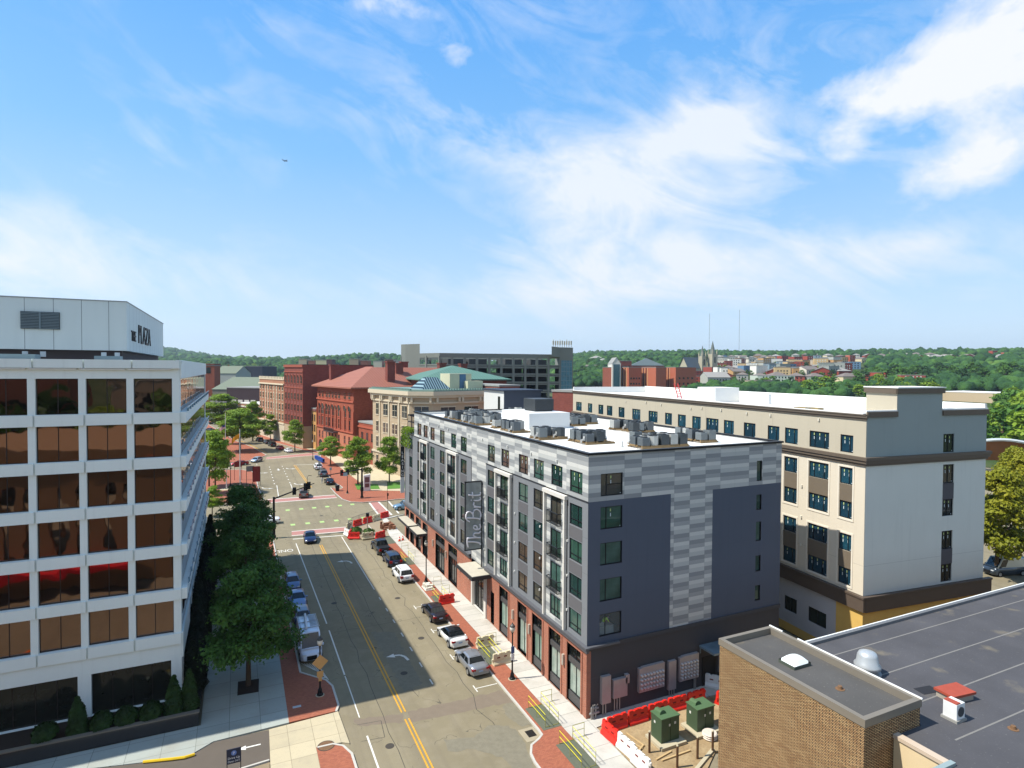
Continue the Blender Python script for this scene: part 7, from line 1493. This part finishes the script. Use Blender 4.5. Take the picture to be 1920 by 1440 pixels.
# houses on the slope
HC = ['c9c2b2', 'd6d0c2', 'b9b6aa', '9c4a38', '8c3f30', 'a85a42', '7d8f98', '5f7c94', 'c2a77a', 'b08a5a', '8a9088', 'd9d6cc', '93402f', '7a3a30', 'a3a59c', 'c9b894']
hr = random.Random(11); nh = 0; pts = []
DESC = {'c9c2b2': 'cream', 'd6d0c2': 'off white', 'b9b6aa': 'pale grey', '9c4a38': 'brick red', '8c3f30': 'dark red', 'a85a42': 'orange brick', '7d8f98': 'blue grey', '5f7c94': 'blue', 'c2a77a': 'sand coloured', 'b08a5a': 'tan', '8a9088': 'green grey', 'd9d6cc': 'white', '93402f': 'red brick', '7a3a30': 'maroon', 'a3a59c': 'grey', 'c9b894': 'beige'}
def house(px, py, W0, H_, kind, c, lab, grp):
    D = None; x, y, z = T(px, py); P = Vector((x, y)); D = P.x*_f.x+P.y*_f.y; a_ = hr.choice((-.35, -.2, .1, .25))-.42; hw = Vector((cos(a_), sin(a_)))*W0/2
    return bldg('house' if kind != 'flat' else 'apartment_house', lab, P-hw, P+hw, W0*hr.uniform(.7, 1.1), z-1, z+H_, mat('house_'+c, c, .8, var=.08, scale=.3), roof=kind, rh=W0*.22, rm=mat('house_roof_'+str(hr.randint(0, 3)), hr.choice(('8d8a84', '6f6660', '9a948a', '7d5a4a')), .9), fg=(max(2, int(W0/4)), [1.6+3*k for k in range(int(H_/3))]), ww=1.3, wh_=1.6, gm=hr.choice((GW, WFW)) if kind == 'flat' else GW, cat='house', group=grp, over=.5)
rows = [(676, 1338, 1480, 13, 11, 'hip'), (683, 1345, 1600, 12, 12, 'flat'), (690, 1335, 1610, 13, 13, 'flat'), (698, 1350, 1590, 14, 15, 'flat'), (706, 1345, 1600, 15, 18, 'flat'), (716, 1330, 1560, 14, 30, 'hip'), (672, 1490, 1900, 11, 21, 'hip'), (678, 1620, 1900, 12, 33, 'gaby')]
names_r = {676: 'in the top row', 683: 'in the second row', 690: 'in the third row', 698: 'mid slope', 706: 'low on the slope', 716: 'at the slope foot', 672: 'high on the right slope', 678: 'half way up the right slope'}
for py, p0, p1, W0, st_, kd in rows:
    px = p0+hr.uniform(0, 5); k = 0
    while px < p1:
        c = hr.choice(HC); W1 = W0*hr.uniform(.8, 1.35); kind = kd if hr.random() < .7 else hr.choice(('flat', 'hip', 'gaby', 'gabx')); where = 'just right of the church' if px < 1400 else 'left of centre' if px < 1460 else 'right of centre' if px < 1540 else 'towards the right' if px < 1640 else 'at the far right'
        house(px, py+hr.uniform(-2.2, 2.2), W1, hr.uniform(5.5, 8) if kind != 'flat' else hr.uniform(8, 13), kind, c, f"{DESC[c]} {'flat roofed block' if kind == 'flat' else 'gabled house'} {names_r[py]}, {where}", 'houses on the far slope'); px += st_*hr.uniform(.8, 1.35); k += 1
for px, py, W0, H_, kd, c, l in ((1120, 680, 22, 9, 'hip', 'c9a868', 'large yellow house on the wooded hill left of the school'), (1134, 684, 16, 8, 'hip', 'c2a77a', 'tan house just right of the large yellow one'), (1100, 690, 26, 6, 'flat', 'd6d0c2', 'long white house on the hill beside the garage'), (1108, 697, 18, 6, 'gabx', 'd9d6cc', 'white gabled house under the long white one'), (1122, 694, 15, 6, 'hip', 'a3a59c', 'grey house among trees left of the school'), (1215, 672, 18, 8, 'hip', 'c9b894', 'beige house above the school roof'), (1232, 674, 16, 7, 'gaby', 'd9d6cc', 'white gabled house above the school roof'), (1260, 664, 18, 7, 'hip', 'c9c2b2', 'cream house high on the wooded ridge'), (1262, 676, 14, 6, 'gaby', 'd6d0c2', 'off white house under the ridge wood'),
    (1304, 716, 20, 12, 'flat', '9c4a38', 'brick block with a white front right of the school'), (1316, 724, 26, 10, 'flat', '93402f', 'low red brick building at the foot of the church hill'), (1348, 726, 24, 10, 'gabx', 'a3a59c', 'grey warehouse next to the low red brick building'), (1356, 706, 15, 11, 'flat', 'd9d6cc', 'white block right of the church'), (1455, 722, 36, 9, 'flat', 'b9c2b2', 'long pale green building near the foot of the slope'), (1440, 730, 22, 8, 'flat', 'a59a88', 'tan flat building before the pale green one'), (1690, 716, 34, 9, 'flat', '93402f', 'red brick block among the trees behind the cream tower'), (1712, 722, 20, 9, 'flat', '9c4a38', 'small red brick building with white windows, right of the cream tower'), (1668, 724, 18, 7, 'flat', 'd9d6cc', 'low white building left of the red brick one'), (1595, 722, 16, 8, 'hip', 'c9b894', 'cream house with brown roof among the trees'), (1640, 712, 26, 6, 'flat', 'a3a59c', 'low grey roof among the trees in mid distance')):
    house(px, py, W0, H_, kd, c, l, None)
x, y = G(1800, 742); bldg('shopping_block', 'long low beige shop building with a white roof, right of the cream tower', at(1766, 430), at(1870, 400), 30, 0, zat(1800, 736, 415), mat('shop_beige', 'b3a083', .8, var=.1), rm=ROOFW, fg=(9, (1.0,)), ww=4, wh_=3)
t = thing('arched_pavilion', 'wide curved roof on slanted brown struts at the right edge', 'pavilion', (*at(1880, 165), 0), -.5); a = MB(); P_ = [(-16+2*k, 0, 4.6+4.2*sin(pi*(k+.5)/17)) for k in range(17)]; a.tube(P_, .45, 6)
for p in P_: a.tube([p, (p[0]*.95, 9, p[2]-2.0)], .2, 5)
a.build('roof_arch', mat('white_steel', 'c2c9cc', .5), t); a = MB(); [a.poly([(-16+2*k, 1, P_[k][2]-.4), (-14+2*k, 1, P_[k+1][2]-.4), (-14+2*k, 3.5, 2.5), (-16+2*k, 3.5, 2.5)]) for k in range(16)]; a.build('brown_screen', mat('brown_screen', '7d5230', .8, var=.25, scale=.8), t)
# individual trees in the middle distance
TM = [(crown_mesh(401+i, 5.4, 1.6, 12.5, 800, .72, (LF3, LF5, LF2, LF3)[i], 26), trunk_mesh(45+i, 11, .25, 4, 3)) for i in range(4)]
tr = random.Random(21); nt = 0
def region(py0, py1, p0, p1, n, s0, s1, ks, lab, grp):
    global nt
    for i in range(n):
        px, py = tr.uniform(p0, p1), tr.uniform(py0, py1); x, y, z = T(px, py); k = tr.choice(ks); sc = tr.uniform(s0, s1)
        tree(lab, x, y, z-.5, *TM[k], group=grp, rz=tr.uniform(0, 6), sc=(sc*tr.uniform(.95, 1.3), sc*tr.uniform(.95, 1.3), sc)); nt += 1
region(728, 752, 1500, 1760, 42, .8, 1.15, (0, 2, 3), 'broad tree in the belt behind the cream block', 'trees in the belt behind the cream block')
region(722, 735, 1330, 1500, 20, .6, .95, (0, 1, 2), 'bushy tree at the foot of the slope', 'trees at the foot of the slope')
region(705, 722, 1600, 1930, 60, .9, 1.35, (0, 1, 3), 'round tree on the right hand slope', 'trees on the right hand slope')
region(760, 868, 1852, 1985, 44, .9, 1.4, (0, 2, 3), 'large leafy tree beyond the cream block, right edge', 'large trees at the right')
region(690, 720, 1078, 1130, 26, .7, 1.1, (0, 1), 'tree on the hill between garage and school', 'trees left of the school')
region(672, 690, 1080, 1330, 34, 1.0, 1.4, (1, 1, 0), 'dark tree on the ridge above the school', 'trees above the school')
region(692, 706, 385, 495, 22, 1.0, 1.5, (0, 2, 3), 'bright tree behind the far left roofs', 'trees behind the far left roofs')
region(684, 714, 1335, 1600, 34, .5, .85, (0, 1, 2), 'small tree between the houses of the slope', 'trees between the slope houses')
# woods on the ridges: uncountable
def wood(name, seed, spots, sz, m, lab):
    rr = random.Random(seed); bm = bmesh.new(); bmesh.ops.create_icosphere(bm, subdivisions=2, radius=1); V0 = [v.co.copy() for v in bm.verts]; F0 = [[v.index for v in f.verts] for f in bm.faces]; bm.free()
    kinds = []
    for i in range(9):
        o_ = Vector((i*7.3, 0, 0)); kinds.append([v*(1+.55*noise.noise(v*1.6+o_)+.3*noise.noise(v*4+o_)) for v in V0])
    vs, fs = [], []
    for az, D, k_ in spots(rr):
        az = radians(az); x, y = D*sin(az), D*cos(az); z = terr(x, y); r_ = sz*rr.uniform(.65, 1.35)*k_; c_, s_ = cos(rr.uniform(0, 6.28)), sin(rr.uniform(0, 6.28)); L_ = sqrt(c_*c_+s_*s_) or 1; c_, s_ = c_/L_, s_/L_; b0 = len(vs); hz = rr.uniform(.75, 1.15)
        for v in rr.choice(kinds): vs.append((x+(v.x*c_-v.y*s_)*r_, y+(v.x*s_+v.y*c_)*r_, z+r_*.6+v.z*r_*hz))
        fs += [[b0+i for i in f] for f in F0]
    me = bpy.data.meshes.new(name); me.from_pydata(vs, [], fs); me.materials.append(m); me.polygons.foreach_set('use_smooth', [True]*len(fs)); me.update()
    o = link(name, me); o['kind'] = 'stuff'; o['label'] = lab; o['category'] = 'wood'
t = NT('wood_crowns'); o_ = t.obj(); c_ = t.ramp(t.noise(.035, 4), [(.28, lin('1c3322')), (.45, lin('2a4728')), (.58, lin('3a5a2c')), (.7, lin('4f6f34')), (.8, lin('68703c'))]); t.bump(t.noise(.55, 5), .9, 1.6); WCR = t.fin(c_, .9, 0, .1)
def sp_left(rr):
    for i in range(3600):
        D = 640*(2150/640)**rr.random(); yield rr.uniform(-16, 24), D, .85+D/3500
def sp_right(rr):
    for i in range(9000):
        az = rr.uniform(24, 74); d0 = 640 if az < 41 else 500 if az < 54.5 else 610; D = d0*(2350/d0)**rr.random()
        if 41 < az < 56 and 620 < D < 1290: continue
        if az >= 56 and 1080 < D < 1420 and rr.random() < .75: continue
        if az >= 56 and rr.random() < .12: continue
        yield az, D, (.6 if D < 900 else .7)+D/3200
def sp_far(rr):
    for i in range(3800):
        D = 2200*(5400/2200)**rr.random(); yield rr.uniform(-24, 18), D, 1.6+D/3500
wood('woodland', 1, sp_left, 6.2, WCR, 'dark green woodland on the left and middle ridges')
wood('woodland', 2, sp_right, 5.8, WCR, 'wooded ridge behind the hillside houses')
wood('woodland', 3, sp_far, 6.5, WCR, 'distant wooded hill at the left')
a = MB(); P_ = [T(px, py) for px, py in ((1105, 722), (1130, 722), (1132, 702), (1110, 704))]; a.poly([(x, y, z+.6) for x, y, z in P_]); struct('lawn', a, GRASS)
for k, (x, y, w, d, h, c, l) in enumerate(((-75, -75, 40, 18, 27, '8a5a48', 'red brown block behind the viewpoint, mirrored in the office glass'), (-28, -82, 26, 16, 24, 'b7a58a', 'cream block behind the viewpoint, mirrored in the office glass'), (-120, -60, 34, 20, 22, '7a7468', 'grey block behind the viewpoint, mirrored in the office glass'))):
    bldg('apartment_block', l, (x+w, y+d), (x, y+d), d, 0, h, mat('rear_'+c, c, .8, var=.15, scale=.4), fg=(8, (3, 8, 13, 18)), ww=1.8, wh_=2.2)
for k in range(9): tree('leafy tree behind the viewpoint, mirrored in the office glass', -92+11*k, -48-3*(k % 3), 0, *TM[k % 4], group='trees behind the viewpoint', sc=1.5+.2*(k % 3), rz=k)
# the aircraft
d = ray(534.5, 301.5); p = Vector((d.x, d.y, d.z))*900+Vector((0, 0, CH)); t = thing('aeroplane', 'tiny dark aeroplane high in the blue sky at the left', 'aeroplane', tuple(p), 1.9)
a = MB(); a.tube([(0, -4, 0), (0, -3, 0), (0, 3, .2), (0, 4.4, .5)], [.2, .6, .55, .15], 8); a.build('fuselage', mat('plane_grey', '4a5360', .5), t); a = MB(); a.box(-5.5, -1.6, .3, 5.5, -.2, .45); a.build('wing', MC['plane_grey'], t); a = MB(); a.box(-1.8, 3.6, .5, 1.8, 4.3, .58); a.box(-.06, 3.4, .4, .06, 4.4, 1.8); a.build('tail', MC['plane_grey'], t)
# ================================================================== condensers on the grey building's roof
def condenser(kind):
    s_ = {'sq': .8, 'tall': .86, 'wide': 1.0}[kind]; h = {'sq': .85, 'tall': 1.05, 'wide': .95}[kind]
    body = MB(); body.prism([(-s_/2, -s_/2), (s_/2, -s_/2), (s_/2, s_/2), (-s_/2, s_/2)] if kind != 'wide' else [(s_*.5*cos(2*pi*k/16), s_*.5*sin(2*pi*k/16)) for k in range(16)], .12, h)
    for k in range(9):
        z = .2+(h-.3)*k/9; (body.box(-s_/2-.012, -s_/2-.012, z, s_/2+.012, s_/2+.012, z+.028) if kind != 'wide' else None)
    fan = MB(); fan.lathe([(s_*.42, h), (s_*.42, h+.04), (s_*.36, h+.05), (s_*.34, h+.02), (s_*.1, h+.02)], 14)
    base = MB(); base.box(-s_/2-.08, -s_/2-.05, 0, s_/2+.08, -s_/2+.1, .12); base.box(-s_/2-.08, s_/2-.1, 0, s_/2+.08, s_/2+.05, .12)
    return body, fan, base
t = NT('condenser_grey'); oi = t.n('ShaderNodeObjectInfo'); CM = t.fin(t.ramp(oi.outputs['Random'], [(0, lin('5b6164')), (.35, lin('747a7b')), (.6, lin('a5a6a1')), (.85, lin('41474a'))], 'CONSTANT'), .5, .2)
FM_ = mat('fan_black', '17191b', .6); WDM = mat('pallet_timber', '86704f', .9, var=.2, scale=3); PIPE = mat('pipe_insulation', '232426', .7)
CK = {}
for k in ('sq', 'tall', 'wide'):
    b_, f_, s_ = condenser(k); CK[k] = (b_.mesh('casing', CM), f_.mesh('fan_grille', FM_), s_.mesh('skid', WDM))
bx = MB(); bx.box(.42, -.12, .2, .5, .12, .6); bx.tube([(.5, .0, .3), (.75, .05, .2), (.8, .1, .02)], .05, 5); bx.tube([(.5, .1, .4), (.9, .15, .3), (.95, .2, .02)], .035, 5); PIPM = bx.mesh('pipe', mat('pipe_pale', 'a8a9a6', .5))
cr_ = random.Random(77)
CL = [  # x0, y0 (world), nx, ny, name of cluster
    (27.6, 69.6, 2, 5, 'row along the left roof edge, nearer half'), (27.6, 76.4, 2, 5, 'row along the left roof edge, farther half'), (30.8, 80.2, 3, 3, 'far left group behind the edge rows'), (31.0, 73.6, 2, 2, 'small group inside the left edge rows'), (39.7, 83.2, 2, 3, 'far middle group before the stair tower'),
    (28.3, 65.5, 2, 1, 'pair at the middle of the left edge'), (28.2, 59.9, 2, 3, 'group left of the white roof box'), (38.4, 64.3, 2, 3, 'group right of the white roof box'), (41.2, 66.0, 2, 3, 'far right group near the rear parapet'), (27.9, 52.9, 3, 2, 'group in front of the white roof box'), (30.3, 48.0, 3, 3, 'near left group'),
    (40.6, 54.9, 3, 4, 'right group near the rear parapet'), (33.3, 43.4, 5, 2, 'long front group near the south edge'), (34.6, 46.4, 3, 1, 'short row behind the long front group'), (41.4, 44.9, 2, 2, 'last group at the right corner'), (43.0, 48.6, 1, 2, 'pair by the rear parapet')]
for x0, y0, nx, ny, nm in CL:
    a = MB(); a.box(-.55, -.55, 0, nx*1.05-.45, -.4, .14); a.box(-.55, (ny-1)*1.2+.4, 0, nx*1.05-.45, (ny-1)*1.2+.55, .14)
    for q_ in range(int(((ny-1)*1.2+1.1)/.32)): a.box(-.55-.12*(q_ % 3), -.55+.32*q_, .14, nx*1.05-.45+.1*(q_ % 2), -.4+.32*q_, .17)
    tag(a.build('timber_platform', WDM, None, loc=(x0, y0, 20.455)), 'timber platform under the condensers, '+nm, 'platform', 'timber platforms on the white roof')
    for i in range(nx):
        for j in range(ny):
            if cr_.random() < .1: continue
            k = cr_.choice(('sq', 'sq', 'tall', 'tall', 'wide'))
            t = thing('condenser_unit', 'grey condenser unit on the white roof, '+nm, 'air conditioner', (x0+1.05*i+cr_.uniform(-.05, .05), y0+1.2*j+cr_.uniform(-.07, .07), 20.62), cr_.choice((0, pi/2, pi))+cr_.uniform(-.06, .06), group='rooftop condensers, '+nm)
            link('casing', CK[k][0], t); link('fan_grille', CK[k][1], t); link('skid', CK[k][2], t); link('pipe', PIPM, t); 
t = thing('rooftop_unit', 'large dark rooftop unit on the white box', 'air conditioner', (34.6, 66.6, 22.35)); a = MB(); a.box(-1.3, -1.6, .15, 1.3, 1.6, 1.55); [a.box(-1.32, -1.62, .3+.17*k, 1.32, 1.62, .36+.17*k) for k in range(7)]; a.build('casing', mat('rtu_grey', '3d4144', .5, .2), t); a = MB(); a.box(-1.2, -1.5, 0, 1.2, 1.5, .15); a.build('base', MC['rtu_grey'], t)
for x, y, l in ((31.2, 49.3, 'small pipe vent on the white roof near the centre'), (29.0, 67.0, 'small pipe vent near the left roof edge'), (35, 58.3, 'small pipe vent right of the white box'), (32, 44.9, 'small pipe vent near the front groups')):
    a = MB(); a.tube([(0, 0, 0), (0, 0, .55)], .07, 8); a.lathe([(.16, 0), (.12, .12)], 10); tag(a.build('vent_pipe', MC['pipe_pale'], None, loc=(x, y, 20.455)), l, 'vent', 'roof vent pipes')
t = thing('hanging_plants', 'green plants spilling over the terrace edge at the far end of the grey building', 'plants', (24.7, 90.6, 17.2)); pm_ = MB(); rr = random.Random(9)
for i in range(1100):
    y = rr.uniform(0, 4.8); x = rr.uniform(-.7, .6); z = .5+rr.uniform(-.2, .5)-(2.6*rr.random() if x < -.1 else 0); p = Vector((x, y, z)); q = Vector((rr.uniform(-1, 1), rr.uniform(-1, 1), rr.uniform(-1, 1))).normalized()*.13; w = Vector((rr.uniform(-1, 1), rr.uniform(-1, 1), rr.uniform(-1, .2))).normalized()*.13; pm_.poly([p-q, p-w, p+q, p+w])
pm_.build('foliage', LF2, t)
HAZE = 1
# ------------------------------------------------------------------ summer haze
hz = MB(); hz.box(-9000, -400, -3, 9500, 9000, 420); hb = hz.build('haze', None); hb['kind'] = 'stuff'; hb['label'] = 'thin pale summer haze over the whole town'; hb['category'] = 'haze'
hm = bpy.data.materials.new('haze_air'); hm.use_nodes = True; hn = hm.node_tree; [hn.nodes.remove(n_) for n_ in list(hn.nodes)]
ho = hn.nodes.new('ShaderNodeOutputMaterial'); hv = hn.nodes.new('ShaderNodeVolumePrincipled'); hn.links.new(hv.outputs[0], ho.inputs['Volume'])
hv.inputs['Color'].default_value = (.72, .85, 1, 1); hv.inputs['Density'].default_value = .00008; hv.inputs['Anisotropy'].default_value = .2
hb.data.materials.clear(); hb.data.materials.append(hm)
